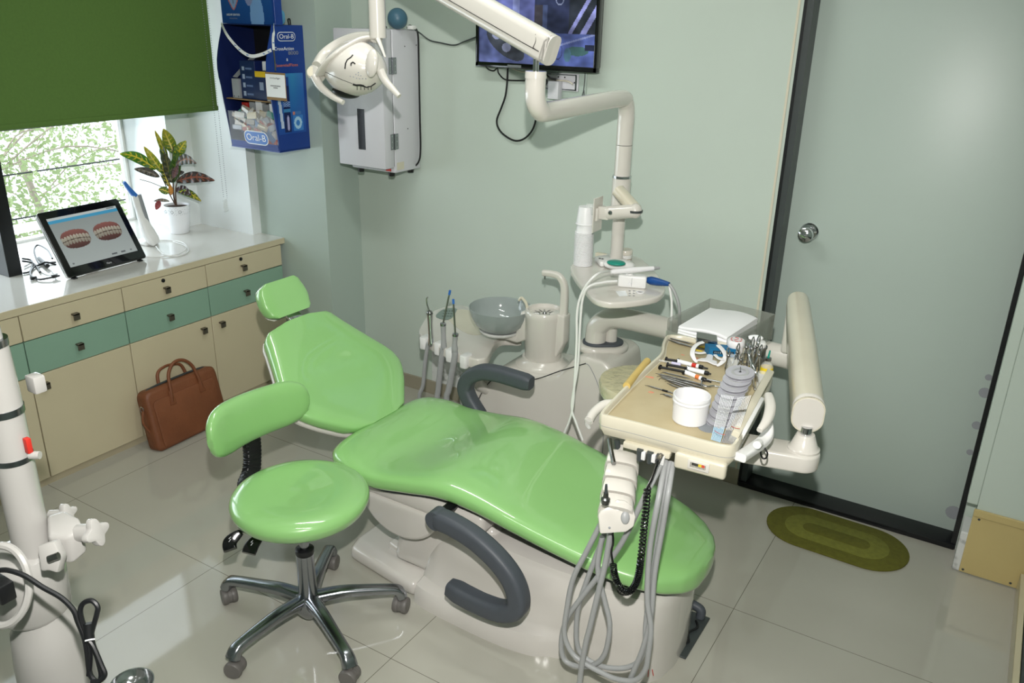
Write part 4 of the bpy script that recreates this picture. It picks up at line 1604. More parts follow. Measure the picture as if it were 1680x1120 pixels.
def tv_img(s, t):
    q = NZ.noise(V((s * 7, t * 5, 1.3))) * 0.5 + NZ.noise(V((s * 19, t * 15, 5.0))) * 0.25
    base = V((74, 84, 160))
    if s < 0.49:
        if t > 0.52:
            base = V((84, 92, 170))
            if 0.30 < s < 0.36:
                base = V((110, 120, 190))
        else:
            base = V((92, 104, 180))
            d = ((s - 0.24) / 0.17) ** 2 + ((t - 0.24 + (s - .24) * .8) / 0.16) ** 2
            if d < 1:
                base = V((70, 74, 92))
            for (cx, cy) in ((0.16, 0.36), (0.25, 0.2)):
                if ((s - cx) / 0.04) ** 2 + ((t - cy) / 0.06) ** 2 < 1:
                    base = V((140, 144, 190))
    else:
        if t > 0.40:
            base = V((40, 48, 86))
            if s > 0.78:
                k = (s - 0.78) - (t - 0.42) * 0.35
                base = V((120, 124, 200)) if (0 < k < 0.035 or 0.10 < k < 0.15) else V((40, 46, 60))
            if s < 0.60 and t < 0.75:
                base = V((58, 54, 66)) if s < .56 else V((58, 72, 120))
            r_ = math.hypot((s - 0.70) / 0.03, (t - 0.80) / 0.05)
            if 0.8 < r_ < 1.1:
                base = V((110, 120, 160))
        else:
            base = V((66, 84, 166))
            if ((s - 0.86) / 0.09) ** 2 + ((t - 0.19) / 0.06) ** 2 < 1:
                base = V((52, 92, 96))
            if ((s - 0.78) / 0.03) ** 2 + ((t - 0.14) / 0.09) ** 2 < 1:
                base = V((60, 100, 130))
            r_ = math.hypot((s - 0.70) / 0.035, (t - 0.18) / 0.10)
            if 0.88 < r_ < 1.05:
                base = V((46, 54, 110))
            if s > 0.92 and 0.2 < t < 0.27:
                base = V((28, 34, 60))
            if 0.62 < s < 0.66 and 0.29 < t < 0.38:
                base = V((26, 32, 52))
            if abs(t - 0.30 - (s - .8) * .5) < .012:
                base = V((110, 124, 190))
    k = 1 + q * 0.75
    g_ = (base.x + base.y + base.z) / 3
    return tuple(max(0, min(255, (c * .72 + g_ * .28) * k)) for c in base)


paint('screen', (X0 + 0.014, TY - 0.006, Z0 + fw), (X1 - X0 - 0.028, 0, 0), (0, 0, Z1 - Z0 - 2 * fw), 200, 110, tv_img, 'screen2', tv, 0.001)
text('NO-5', (1.345, TY - 0.0065, 1.725), (1, 0, 0), (0, 0, 1), 0.008, 'greyprint', tv, 'caption') if False else None
# socket panel, adapters, tv cables
sk = thing('socket_panel', (1.42, -0.01, 1.53), 'white wall socket panel below the television, partly behind the lamp pipe', 'socket')
obj('backboard', bx((1.27, -0.006, 1.51), (1.535, 0, 1.62), 0.002), 'wallplain', sk)
obj('plate', bx((1.30, -0.014, 1.538), (1.502, -0.0065, 1.605), 0.002), 'uvbox', sk)
bm = new()
for x in (1.306, 1.488):
    box(bm, (x, -0.0155, 1.541), (x + 0.007, -0.014, 1.602))
box(bm, (1.31, -0.0155, 1.541), (1.49, -0.014, 1.545))
box(bm, (1.31, -0.0155, 1.598), (1.49, -0.014, 1.602))
obj('plate_rim', bm, 'alu', sk)
bm = new()
for (x, z) in ((1.335, 1.590), (1.33, 1.572), (1.34, 1.572), (1.485, 1.572), (1.478, 1.568), (1.49, 1.568), (1.41, 1.59), (1.44, 1.59)):
    lathe(bm, [(0, 0), (0.003, 0), (0.003, 0.001), (0, 0.001)], (x, -0.014, z), (0, -1, 0), 10)
obj('socket_holes', bm, 'black', sk)
ad = obj('power_adapter', bx((1.383, -0.052, 1.505), (1.432, -0.015, 1.575), 0.004), 'uvbox')
tag(ad, 'square white power adapter plugged into the socket panel below the television', 'adapter')
pg = thing('black_plug', (1.345, -0.03, 1.56), 'round black plug in the socket panel below the television', 'plug')
obj('plug_body', lathe(new(), [(0, 0), (0.017, 0), (0.017, 0.02), (0.01, 0.028), (0, 0.028)], (1.345, -0.015, 1.568), (0, -1, 0), 20), 'black', pg)
yw = -0.012
Wp = lambda a, b, y=yw: at(a, b, y=y)
obj('plug_lead', tube(new(), [(1.345, -0.04, 1.565), Wp(886, 148, -0.03), Wp(884, 170, -0.02), Wp(880, 192), Wp(874, 212), Wp(862, 226), Wp(848, 231), Wp(834, 226), Wp(820, 214), Wp(815, 198), Wp(822, 178), Wp(829, 158), Wp(832, 135), Wp(833, 112)], 0.0042, 8, 6), 'black', pg)
bm = new()
tube(bm, [Wp(796, 108), Wp(802, 114), Wp(810, 116), Wp(816, 112), Wp(818, 120), Wp(828, 130), Wp(845, 132), Wp(866, 132)], 0.003, 8, 6)
tube(bm, [Wp(888, 118, -.03), Wp(896, 122, -.03), Wp(902, 128, -.03), Wp(912, 130, -.03)], 0.004, 8, 6)
tag(obj('television_cable', bm, 'black'), 'thin black cables hanging behind the lower edge of the television', 'cable')
bm = new()
tube(bm, [Wp(840, 112, -.02), Wp(858, 118, -.02), Wp(884, 118, -.02), Wp(905, 130, -.02), Wp(930, 133, -.02), Wp(940, 138, -.02)], 0.003, 8, 6)
tag(obj('white_lead', bm, 'creamy'), 'cream coloured lead running to the right end of the socket panel', 'cable')
bm = new()
tube(bm, [Wp(960, 120), Wp(959, 135), Wp(957, 150), Wp(955, 158), Wp(958, 156), Wp(958, 148)], 0.0018, 6, 5)
tag(obj('aerial_wire', bm, 'charcoal'), 'thin grey wire hanging at the right end of the socket panel', 'cable')

# sterilizer cabinet -----------------------------------------------------
UX0, UX1, UZ0, UZ1, UYF = 0.418, 0.690, 1.165, 1.752, -0.235
uv = thing('sterilizer_cabinet', (0.55, -0.12, 1.13), 'white wall mounted sterilizer cabinet with a dark vertical slot window in its door', 'cabinet')
YG = -0.187
obj('body', bx((UX0 + 0.012, YG + 0.0025, UZ0 - 0.02), (UX1, -0.002, UZ1), 0.006, 3), 'uvbox', uv)
obj('door_gap_shade', bx((UX0 + 0.016, YG - 0.004, UZ0 + 0.01), (UX1 - 0.005, YG + 0.008, UZ1 - 0.004)), 'black', uv)
dr = obj('door', bx((UX0, UYF - 0.018, UZ0 + 0.005), (UX1 - 0.001, YG - 0.0015, UZ1), 0.004), 'uvbox', uv)
p = at(592, 212, y=UYF - 0.019)
wp = [at(585, 178, y=UYF - 0.0195), at(596, 178, y=UYF - 0.0195), at(601, 246, y=UYF - 0.0195), at(589, 245, y=UYF - 0.0195)]
xa, xb = (wp[0].x + wp[3].x) / 2, (wp[1].x + wp[2].x) / 2
ob = obj('slot_window', bx((xa, UYF - 0.0195, wp[2].z), (xb, UYF - 0.0182, wp[0].z)), 'blackgloss', dr, flat=True)
for z in (at(645, 108, x=UX1).z, at(651, 232, x=UX1).z):
    bm = new()
    box(bm, (UX1 - 0.0008, YG - 0.026, z - 0.034), (UX1 + 0.0008, YG - 0.002, z + 0.034))
    box(bm, (UX1 + 0.0002, YG + 0.002, z - 0.034), (UX1 + 0.0018, YG + 0.026, z + 0.034))
    cyl(bm, (UX1 + .002, YG, z - 0.035), (UX1 + .002, YG, z + 0.035), 0.0032, seg=12)
    h = obj('hinge', bm, 'alu', uv)
    bm = new()
    for dz in (-0.025, 0, 0.025):
        for y in (YG - 0.015, YG + 0.016):
            x_ = UX1 + 0.0019 if y > YG else UX1 + 0.0009
            lathe(bm, [(0, 0), (0.0035, 0), (0, 0.0015)], (x_, y, z + dz), (1, 0, 0), 10)
    obj('screws', bm, 'chrome', h)
for (x, y) in ((UX0 + 0.05, -0.165), (UX1 - 0.04, -0.165), (UX1 - 0.03, -0.04), (UX0 + 0.05, -0.04)):
    obj('foot', lathe(new(), [(0, 0), (0.014, 0), (0.016, 0.018), (0, 0.018)], (x, y, UZ0 - 0.038)), 'black', uv)
obj('rocker_switch', bx((UX1 - 0.055, YG - 0.002, UZ0 - 0.014), (UX1 - 0.025, YG + 0.002, UZ0 - 0.002), 0.001, 1), 'red', uv)
obj('makers_label', bx((UX1 + 0.0002, YG + 0.012, UZ0 - 0.008), (UX1 + 0.001, YG + 0.062, UZ0 + 0.026)), 'creamy', uv)
bm = new()
for (px, py) in ((664, 76), (683, 74), (669, 211)):
    c = at(px, py, x=UX1)
    lathe(bm, [(0, 0), (0.003, 0), (0.002, 0.0015), (0, 0.002)], c, (1, 0, 0), 10)
obj('side_screws', bm, 'black', uv)
bl = thing('blue_ball', (0.655, -0.12, UZ1), 'matt teal-blue ball sitting on top of the sterilizer cabinet', 'ball')
bc = at(652, 27, y=-0.14)
obj('sphere', ball(new(), (bc.x, bc.y, UZ1 + 0.043), 0.043, u=32, v=20), 'ball', bl)
WORLD[bl]
bm = new()
Wd_ = lambda a, b: at(a, b, x=UX1 + 0.012)
tube(bm, [V((bc.x + 0.02, -0.10, UZ1 + 0.006)), Wd_(672, 42), Wd_(682, 47), Wd_(686, 60), Wd_(687, 100), Wd_(688, 150), Wd_(689, 200), Wd_(690, 240), at(688, 262, y=-.03), at(680, 273, y=-.04), at(664, 279, y=-.07), at(645, 279, y=-.10), at(622, 275, y=-.12)], 0.004, 8, 6)
tag(obj('cabinet_power_cord', bm, 'black'), 'black power cord running down the right side of the sterilizer cabinet', 'cable')
bm = new()
tube(bm, [V((bc.x + 0.03, -0.09, UZ1 + 0.012)), at(690, 55, y=-.02), at(705, 66, y=-.008), at(722, 70, y=-.008), at(745, 74, y=-.008), at(762, 68, y=-.008), at(783, 60, y=-.008)], 0.003, 8, 6)
tag(obj('wall_cable', bm, 'charcoal'), 'grey cable along the wall from the blue ball to the television', 'cable')
pgp = obj('cable_plug', box(new(), V((bc.x + 0.03, -0.115, UZ1 + 0.006)), V((bc.x + 0.062, -0.09, UZ1 + 0.022)), 0.003), 'white')
tag(pgp, 'small white cable plug touching the blue ball on the sterilizer cabinet', 'plug')
pgp.location.z = UZ1 + 0.001
bm = new()
tube(bm, [V((0.50, -0.10, UZ1 + 0.006)), V((0.54, -0.12, UZ1 + 0.012)), V((0.60, -0.11, UZ1 + 0.006))], 0.005, 8, 5)
tag(obj('short_black_lead', bm, 'black'), 'short black lead lying on the sterilizer cabinet behind the lamp', 'cable')

# toothbrush display -------------------------------------------------------
DX0, DX1, DZ0, DZ1, DYF = -0.095, 0.222, 1.222, 1.757, -0.440
YW = -0.2365
dp = thing('toothbrush_display', (0.06, -0.33, DZ0), 'blue cardboard toothbrush display cabinet hung on the pillar wall', 'display stand')


def yfront(z):
    """front edge of the side panels, slanted back towards the bottom"""
    t = (z - DZ0) / (DZ1 - DZ0)
    tab = [(0, -0.425), (0.5, -0.455), (0.66, -0.466), (0.8, -0.452), (1.0, -0.417)]
    return cat1(tab, t)


zs = [DZ0 + (DZ1 - DZ0) * i / 14 for i in range(15)]
for nm, x in (('right_panel', DX1), ('left_panel', DX0)):
    poly = [(x, YW, DZ0)] + [(x, yfront(z), z) for z in zs] + [(x, YW, DZ1)]
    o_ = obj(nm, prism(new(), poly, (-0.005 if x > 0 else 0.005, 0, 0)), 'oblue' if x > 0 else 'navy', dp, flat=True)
obj('back_panel', bx((DX0 + 0.005, YW - 0.004, DZ0), (DX1 - 0.005, YW, DZ1)), 'black', dp, flat=True)
obj('top_panel', bx((DX0 + 0.005, -0.417, DZ1 - 0.004), (DX1 - 0.005, YW - 0.004, DZ1)), 'navy', dp, flat=True)
obj('bottom_tray', bx((DX0, -0.427, DZ0 - 0.004), (DX1, YW, DZ0 + 0.002)), 'oblue', dp, flat=True)
obj('front_lip', prism(new(), [(DX0 + 0.005, -0.4255, DZ0), (DX1 - 0.005, -0.4255, DZ0), (DX1 - 0.005, -0.432, DZ0 + 0.03), (DX0 + 0.005, -0.432, DZ0 + 0.03)], (0, 0.003, 0)), 'oblue', dp, flat=True)
obj('shelf', bx((DX0 + 0.006, -0.435, 1.435), (DX1 - 0.006, YW - 0.005, 1.439)), 'brown', dp, flat=True)
# clear pocket front
pk = prism(new(), [(DX0 + 0.012, -0.435, DZ0 + 0.03), (DX1 - 0.007, -0.435, DZ0 + 0.03), (DX1 - 0.007, -0.455, 1.40), (DX0 + 0.03, -0.455, 1.385)], (0, 0.0015, 0))
obj('clear_pocket', pk, 'film', dp, flat=True)


def logo(parent, c, u, v, w, h, deep):
    poly = [V(c) + V(u) * x + V(v) * y for x, y in rrect(w, h, h * 0.46, 6)]
    nn = V(u).cross(V(v))
    a = obj('logo_badge', prism(new(), [q + nn * 0.0004 for q in poly], nn * 0.0006), 'pwhite', parent, flat=True)
    poly = [V(c) + V(u) * x + V(v) * y for x, y in rrect(w * 0.95, h * 0.86, h * 0.40, 6)]
    obj('logo_field', prism(new(), [q + nn * 0.001 for q in poly], nn * 0.0006), deep, parent, flat=True)
    text('Oral-B', V(c), u, v, h * 0.48, 'pwhite', parent, 'logo_lettering', w * 0.80, 0.0022)


logo_c = at(421, 226, y=-0.437)
vv = V((0, -0.02 / 0.17, 1)).normalized()
logo(dp, V((logo_c.x, -0.4385, logo_c.z)), V((1, 0, 0)), vv, 0.155, 0.062, 'blue')
lc = at(469.5, 60, x=DX1 + 0.0006)
logo(dp, lc, V((0, 1, 0)), V((0, 0, 1)), 0.105, 0.038, 'oblue')
RT = lambda px, py: at(px, py, x=DX1 + 0.0006)
text('CrossAction', RT(466, 80), (0, 1, 0), (0, 0, 1), 0.014, 'pwhite', dp, 'product_lettering', 0.115)
text('8000', RT(481, 87), (0, 1, 0), (0, 0, 1), 0.015, 'greyprint', dp, 'product_lettering', 0.06)
text('&', RT(471, 98), (0, 1, 0), (0, 0, 1), 0.012, 'pwhite', dp, 'product_lettering')
text('EssentialFloss', RT(470, 107), (0, 1, 0), (0, 0, 1), 0.012, 'orange', dp, 'product_lettering', 0.135)


def prod_img(s, t):
    c = (22 + 30 * t, 72 + 60 * t * (1 - abs(s - .6)), 150 + 30 * t)
    if 0.22 < s < 0.46 and 0.03 < t < 0.95:
        c = (18, 34, 84)
        if t > 0.80:
            c = (26, 60, 130)
        if 0.45 < t < 0.55:
            c = (140, 170, 210) if (int(s * 80) + int(t * 60)) % 2 else (30, 60, 130)
        if 0.36 < t < 0.42:
            c = (60, 130, 180)
        if ((s - 0.36) / 0.05) ** 2 + ((t - 0.18) / 0.13) ** 2 < 1:
            c = (170, 170, 210)
    if ((s - 0.10 - (0.5 - t) * 0.14) / 0.05) ** 2 < 1 and 0.1 < t < 0.62:
        c = (190, 206, 226)
    if 0.53 < s < 0.9 and 0.04 < t < 0.30:
        c = (54, 120, 190)
        r_ = math.hypot((s - 0.71) / 0.15, (t - 0.17) / 0.11)
        if 0.45 < r_ < 0.95:
            c = (160, 200, 226)
    if 0.53 < s < 0.85 and 0.31 < t < 0.36:
        c = (180, 120, 110) if s < .62 else (60, 110, 170)
    return c


a_, b_, c_ = RT(455, 222), RT(504, 218), RT(449, 118)
paint('product_print', V((DX1 + 0.0008, a_.y + 0.012, a_.z)), V((0, b_.y - a_.y - 0.016, 0)), V((0, 0, RT(480, 120).z - a_.z)), 50, 110, prod_img, 'print', dp)
# header card
hx0, hx1 = at(365, 38, y=-0.405).x, at(448, 38, y=-0.405).x


def head_img(s, t):
    c = [16 + 18 * t, 62 + 28 * t, 128 + 30 * t]
    # shield
    x, y = (s - 0.25) / 0.105, (t - 0.36) / 0.2
    if t < 0.95 and abs(x) < 1 - max(0, (0.36 - t) / 0.19) ** 1.5 and t > 0.19:
        c = (176, 100, 90) if (abs(x) > 0.80 - max(0, (0.36 - t) / 0.19) ** 1.5) else (120, 150, 190)
        if abs(x) < 0.10 and t > 0.27:
            c = (20, 30, 60)
    # standing figure in a pale coat
    if ((s - 0.70) / 0.13) ** 2 + ((t - 0.10) / 0.33) ** 2 < 1:
        c = (110, 150, 200)
    if ((s - 0.56) / 0.07) ** 2 + ((t - 0.34) / 0.09) ** 2 < 1:
        c = (120, 130, 170)
    if ((s - 0.70) / 0.05) ** 2 + ((t - 0.52) / 0.12) ** 2 < 1:
        c = (120, 120, 150)
    return tuple(c)


HC = thing('header_card', ((hx0 + hx1) / 2, -0.40, DZ1), 'blue printed card standing on top of the toothbrush display', 'card')
obj('card', bx((hx0, -0.403, DZ1 + 0.0005), (hx1 + 0.012, -0.36, DZ1 + 0.30), 0.001, 1), 'oblue', HC, flat=True)
paint('card_print', (hx0, -0.4036, DZ1 + 0.001), (hx1 - hx0, 0, 0), (0, 0, 0.299), 90, 80, head_img, 'print', HC)
text('USED BY DENTISTS', (hx0 + 0.075, -0.4045, DZ1 + 0.037), (1, 0, 0), (0, 0, 1), 0.008, 'pwhite', HC, 'lettering', 0.085)
text('WORLDWIDE', (hx0 + 0.075, -0.4045, DZ1 + 0.022), (1, 0, 0), (0, 0, 1), 0.005, 'greyprint', HC, 'lettering', 0.05)
# blue packs on top
for i in range(3):
    x = 0.115 + i * 0.026
    root = thing('brush_pack', (x, -0.36, DZ1), ('leftmost', 'middle', 'rightmost')[i] + ' of the light blue blister packs on top of the display', 'pack', 'light blue packs on the display')
    poly = [V((x, -0.40 + 0.05 + a, DZ1 + 0.032 + b)) for a, b in rrect(0.10, 0.062, 0.022, 5)]
    obj('blister', prism(new(), poly, (0.020, 0, 0), 0.006, 2), 'lblue', root)
    obj('tag_card', bx((x - 0.0008, -0.395, DZ1 + 0.001), (x + 0.001, -0.31, DZ1 + 0.05)), 'blue', root)
hk_ = at(492, 38, y=-0.27)
tag(obj('display_hook', tube(new(), [V((0.205, -0.30, DZ1)), V((0.2, -0.30, DZ1 + 0.022)), V((0.212, -0.30, DZ1 + 0.024)), V((0.214, -0.30, DZ1 + 0.001))], 0.003, 8), 'black'), 'small black hook on the top right corner of the toothbrush display', 'hook')

# contents: boxes on the shelf and packets in the pocket


def box_print(c0, extra):
    def f(s, t):
        for (s0, s1, t0, t1, c) in extra:
            if s0 < s < s1 and t0 < t < t1:
                return c
        return c0
    return f


def carton(lo, hi, m, label, img=None, group='boxes inside the display'):
    root = thing('carton', ((lo[0] + hi[0]) / 2, (lo[1] + hi[1]) / 2, lo[2]), label, 'box', group)
    obj('box', bx(lo, hi, 0.001, 1), m, root, flat=True)
    if img:
        paint('front_print', (lo[0] + 0.001, lo[1] - 0.0008, lo[2] + 0.001), (hi[0] - lo[0] - 0.002, 0, 0), (0, 0, hi[2] - lo[2] - 0.002), 30, 40, img, 'print', root)
    return root


ZS = 1.4395
dots = [(0.12, 0.3, 0.08 + 0.22 * i, 0.20 + 0.22 * i, (150, 165, 190)) for i in range(4)] + [(0.38, 0.8, 0.11 + 0.22 * i, 0.16 + 0.22 * i, (90, 110, 150)) for i in range(4)]
carton((-0.005, -0.415, ZS), (0.092, -0.33, ZS + 0.165), 'navy', 'dark blue carton with a column of white round symbols inside the display', box_print((22, 40, 84), dots))
carton((0.094, -0.42, ZS), (0.165, -0.34, ZS + 0.125), 'navy', 'dark blue carton with a yellow band inside the display', box_print((20, 36, 80), [(0.0, 1.0, 0.80, 1.0, (214, 180, 40)), (0.35, 0.75, 0.35, 0.62, (130, 145, 170))]))
carton((0.167, -0.425, ZS), (0.212, -0.35, ZS + 0.10), 'pwhite', 'red and white small carton behind the badge inside the display', box_print((220, 216, 214), [(0, 1, 0.25, 0.7, (170, 60, 50))]))
carton((0.125, -0.40, ZS + 0.127), (0.195, -0.345, ZS + 0.165), 'pwhite', 'white flat carton with blue lettering lying on other boxes', box_print((214, 218, 224), [(0.4, 0.95, 0.3, 0.65, (60, 90, 170))]))
carton((0.165, -0.385, ZS + 0.167), (0.205, -0.30, ZS + 0.235), 'pwhite', 'white upright carton with a dark stripe near the top of the display', box_print((206, 208, 212), [(0.4, 0.52, 0.05, 0.9, (40, 50, 60))]))
carton((-0.055, -0.425, ZS), (-0.008, -0.40, ZS + 0.085), 'greyprint', 'grey leaflet card standing left on the display shelf', box_print((150, 154, 160), [(0.1, 0.22, 0.06, 0.12, (40, 44, 60)), (0.75, 0.87, 0.06, 0.12, (40, 44, 60))]))
lf = thing('leaflet', (-0.05, -0.39, ZS + 0.09), 'grey folded leaflet leaning in the dark upper left of the display', 'leaflet')
obj('sheet', prism(new(), [(-0.075, -0.40, ZS + 0.09), (-0.045, -0.40, ZS + 0.088), (0.02, -0.34, ZS + 0.175), (-0.01, -0.34, ZS + 0.18)], (0, 0.003, 0.001)), 'greyprint', lf, flat=True)
random.seed(21)
pal = [rgb(184, 172, 158), rgb(140, 146, 160), rgb(80, 116, 170), rgb(178, 84, 76), rgb(214, 214, 210), rgb(112, 98, 78), rgb(66, 140, 134), rgb(200, 186, 150)]
PM = [mat('packet_foil_%s' % n, c, 0.3, coat=0.3, noise=(60, 0.25)) for n, c in zip(['cream', 'grey', 'blue', 'red', 'white', 'brown', 'teal', 'pale'], pal)]
cn = ['cream', 'grey', 'blue', 'red', 'white', 'brown', 'teal', 'pale']
for i in range(54):
    x = random.uniform(DX0 + 0.035, DX1 - 0.04)
    z = DZ0 + 0.035 + random.random() * 0.135
    y = random.uniform(-0.43, -0.41) + (0.0 if i < 36 else 0.035)
    k = i % 8
    w, h = random.uniform(0.02, 0.032), random.uniform(0.008, 0.016)
    rt_ = Matrix.Rotation(random.uniform(-0.7, 0.7), 3, 'Y') @ Matrix.Rotation(random.uniform(-0.25, 0.25), 3, 'X')
    o_ = obj('sachet', box(new(), (x - w, y, z - h), (x + w, y + 0.003, z + h), 0.001, 1, rt_), PM[k])
    tag(o_, 'small %s sachet heaped in the clear pocket of the toothbrush display' % cn[k], 'sachet', '%s sachets in the clear pocket' % cn[k])
for i, (x, m_) in enumerate(((-0.03, 'red'), (0.02, 'greyprint'), (0.062, 'pwhite'), (0.105, 'greyprint'), (0.15, 'pwhite'))):
    root = thing('sample_box', (x, -0.36, DZ0 + 0.003), ('red topped', 'tall grey', 'narrow white', 'wide grey', 'tall white')[i] + ' sample box standing behind the sachets, order %s from the left' % ('first', 'second', 'third', 'fourth', 'fifth')[i], 'box', 'sample boxes in the lower pocket')
    obj('box', bx((x - 0.019, -0.385, DZ0 + 0.003), (x + 0.019, -0.30, DZ0 + 0.196 + 0.006 * (i % 3)), 0.001, 1), m_, root, flat=True)

# lanyard and badge
DF = -0.47
ly = thing('lanyard_badge', (0.2, DF, 1.41), 'white name badge on a printed white lanyard draped across the display', 'badge')
q = lambda a, b, y=DF: at(a, b, y=y)


def ribbon(pts, w, side):
    p = smooth_pts(pts, 8)
    return sweep(new(), p, [(-w / 2, -.0006), (w / 2, -.0006), (w / 2, .0006), (-w / 2, .0006)], up=side)


obj('strap', ribbon([q(363, 38, -0.43), q(371, 55), q(384, 72), q(399, 86), q(413, 92), q(430, 89), q(445, 82)], 0.014, (0, 1, 0)), 'pwhite', ly)
o_ = obj('strap', ribbon([q(449, 41, -0.41), q(449, 52), q(448, 66), q(449, 82)], 0.014, (0, 1, 0)), 'pwhite', ly)
obj('clip', tube(new(), [q(449, 82), q(450, 92), q(451, 102), q(452, 116)], 0.003, 8, 5), 'steel', ly)
c0, c1, c2 = q(438, 163, DF - .003), q(470, 163, DF - .003), q(437, 118, DF - .003)
bw, bh = (c1 - c0).length, c2.z - c0.z
obj('badge_edge', bx((c0.x, DF - 0.002, c0.z), (c0.x + bw, DF, c0.z + bh)), 'brown', ly, flat=True)
obj('badge_card', bx((c0.x + 0.002, DF - 0.0032, c0.z + 0.012), (c0.x + bw - 0.002, DF - 0.0022, c0.z + bh - 0.008)), 'pwhite', ly, flat=True)
text('invisalign', (c0.x + bw / 2, DF - 0.0034, c0.z + bh * 0.80), (1, 0, 0), (0, 0, 1), 0.007, 'ink', ly, 'lettering', bw * .5)
text('DR. INVISALIGN', (c0.x + bw / 2, DF - 0.0034, c0.z + bh * 0.5), (1, 0, 0), (0, 0, 1), 0.0045, 'ink', ly, 'lettering', bw * .5) if False else None
bm = new()
for (w_, zz_) in ((0.5, 0.50), (0.22, 0.43)):
    n_ = int(w_ * 20)
    for k in range(n_):
        x = c0.x + bw / 2 - bw * w_ / 2 + bw * w_ * k / n_
        box(bm, (x, DF - 0.0036, c0.z + bh * zz_), (x + bw * w_ / n_ * 0.7, DF - 0.0033, c0.z + bh * zz_ + 0.004))
obj('name_print', bm, 'ink', ly)
bm = new()
for (a, b) in ((372, 58), (385, 74), (392, 81), (405, 90), (432, 88), (440, 85), (449, 57), (448, 70)):
    c = q(a, b, DF - 0.0015)
    lathe(bm, [(0, 0), (0.003, 0), (0, 0.0008)], c, (0, -1, 0), 8)
    box(bm, c + V((0.004, -0.0006, -0.002)), c + V((0.010, 0.0, 0.001)))
obj('strap_print', bm, 'blue', ly)
# ================================================================== DENTAL UNIT (water unit behind the chair)
YF, YB = -0.52, -0.24
un = thing('dental_unit', (1.70, -0.38, 0), 'cream dental unit with spittoon bowl and cup filler, between the chair and back wall', 'dental unit')
prof = [(1.34, 0.0), (1.315, 0.20), (1.325, 0.33), (1.37, 0.42), (1.45, 0.485), (1.52, 0.515), (1.69, 0.515), (1.735, 0.535), (1.775, 0.585), (1.80, 0.622), (1.85, 0.64), (1.925, 0.637), (1.955, 0.615), (1.975, 0.50), (2.0, 0.0)]
obj('body', prism(new(), [(x, YF, z) for x, z in prof], (0, YB - YF, 0), 0.035, 4), 'arm', un)
# raised service panel line on the front face
bm = new()
Fy = YF - 0.0015
tube(bm, [(1.36, Fy, 0.10), (1.365, Fy, 0.30), (1.42, Fy, 0.42), (1.48, Fy, 0.455), at(872, 623, y=Fy), at(920, 608, y=Fy), at(961, 596, y=Fy)], 0.002, 6, 6)
obj('panel_seam', bm, 'ink', un)
bm = new()
tube(bm, [at(961, 596, y=Fy), at(968, 602, y=Fy), at(980, 628, y=Fy), at(990, 665, y=Fy), (1.945, Fy, 0.35), (1.95, Fy, 0.10)], 0.0012, 6, 5)
obj('panel_edge', bm, 'greyprint', un)
# grey oval rim where arm and pole come out
ARM = V((1.831, -0.40, 0.64))
POLE = V((1.878, -0.365, 0.64))
# boss under the rim
d_ = (POLE - ARM)
ang_ = math.atan2(d_.y, d_.x)
mid = (ARM + POLE) / 2
boss = stadium(mid + V((0, 0, -0.015)), ang_, 0.20, 0.135)
obj('arm_boss', prism(new(), boss, (0, 0, 0.028), 0.012, 3), 'arm', un)
obj('rubber_rim', prism(new(), stadium(mid + V((0, 0, 0.011)), ang_, 0.158, 0.098), (0, 0, 0.012), 0.004, 2), 'darkgrey', un)
# spittoon column
CC = V((1.603, -0.40, 0.515))
obj('column_flare', lathe(new(), [(0, 0), (0.11, 0.0), (0.098, 0.008), (0.086, 0.02), (0.083, 0.030), (0, 0.030)], CC, seg=40), 'arm', un)
obj('spittoon_column', lathe(new(), [(0, 0.030), (0.072, 0.030), (0.074, 0.034), (0.077, 0.19), (0.079, 0.205), (0.079, 0.222), (0.074, 0.229), (0.066, 0.229), (0.062, 0.214), (0, 0.210)], CC, seg=44), 'arm', un)
bm = new()
for i in range(12):
    a = i * math.pi / 6
    box(bm, CC + V((math.cos(a) * .032, math.sin(a) * .032, 0.2125)) - V((.012, .0025, .002)), CC + V((math.cos(a) * .032, math.sin(a) * .032, 0.2125)) + V((.012, .0025, .001)), 0, 1, Matrix.Rotation(a, 3, 'Z'))
lathe(bm, [(0, 0.211), (0.009, 0.211), (0.006, 0.218), (0, 0.219)], CC)
obj('drain_grille', bm, 'steel', un)
# filler housing + spout on the right of the column
obj('filler_housing', prism(new(), [CC + V((0.045, -0.045, 0.05)), CC + V((0.090, -0.030, 0.07)), CC + V((0.104, -0.012, 0.215)), CC + V((0.104, 0.022, 0.215)), CC + V((0.09, 0.03, 0.07)), CC + V((0.045, 0.045, 0.05))][0:0] or [V((CC.x + 0.035, CC.y - 0.028, CC.z + 0.04)), V((CC.x + 0.070, CC.y - 0.028, CC.z + 0.045)), V((CC.x + 0.102, CC.y - 0.028, CC.z + 0.11)), V((CC.x + 0.102, CC.y - 0.028, CC.z + 0.228)), V((CC.x + 0.035, CC.y - 0.028, CC.z + 0.228))], (0, 0.056, 0), 0.008, 3), 'arm', un)
sx_ = CC.x + 0.084
obj('cup_filler_spout', sweep(new(), smooth_pts([V((sx_, CC.y, CC.z + 0.222)), V((sx_ + .001, CC.y, CC.z + 0.30)), V((sx_ - .003, CC.y - .002, CC.z + 0.345)), V((sx_ - .022, CC.y - .006, CC.z + 0.374)), V((sx_ - .05, CC.y - .012, CC.z + 0.382)), V((sx_ - .088, CC.y - .02, CC.z + 0.382))], 6), rrect(0.030, 0.032, 0.010, 4), scale=lambda t: 1.0 - 0.30 * t), 'arm', un)
obj('nozzle', tube(new(), [V((sx_ - .079, CC.y - .018, CC.z + 0.374)), V((sx_ - .079, CC.y - .018, CC.z + 0.358))], 0.0028, 8, 2), 'alu', un)
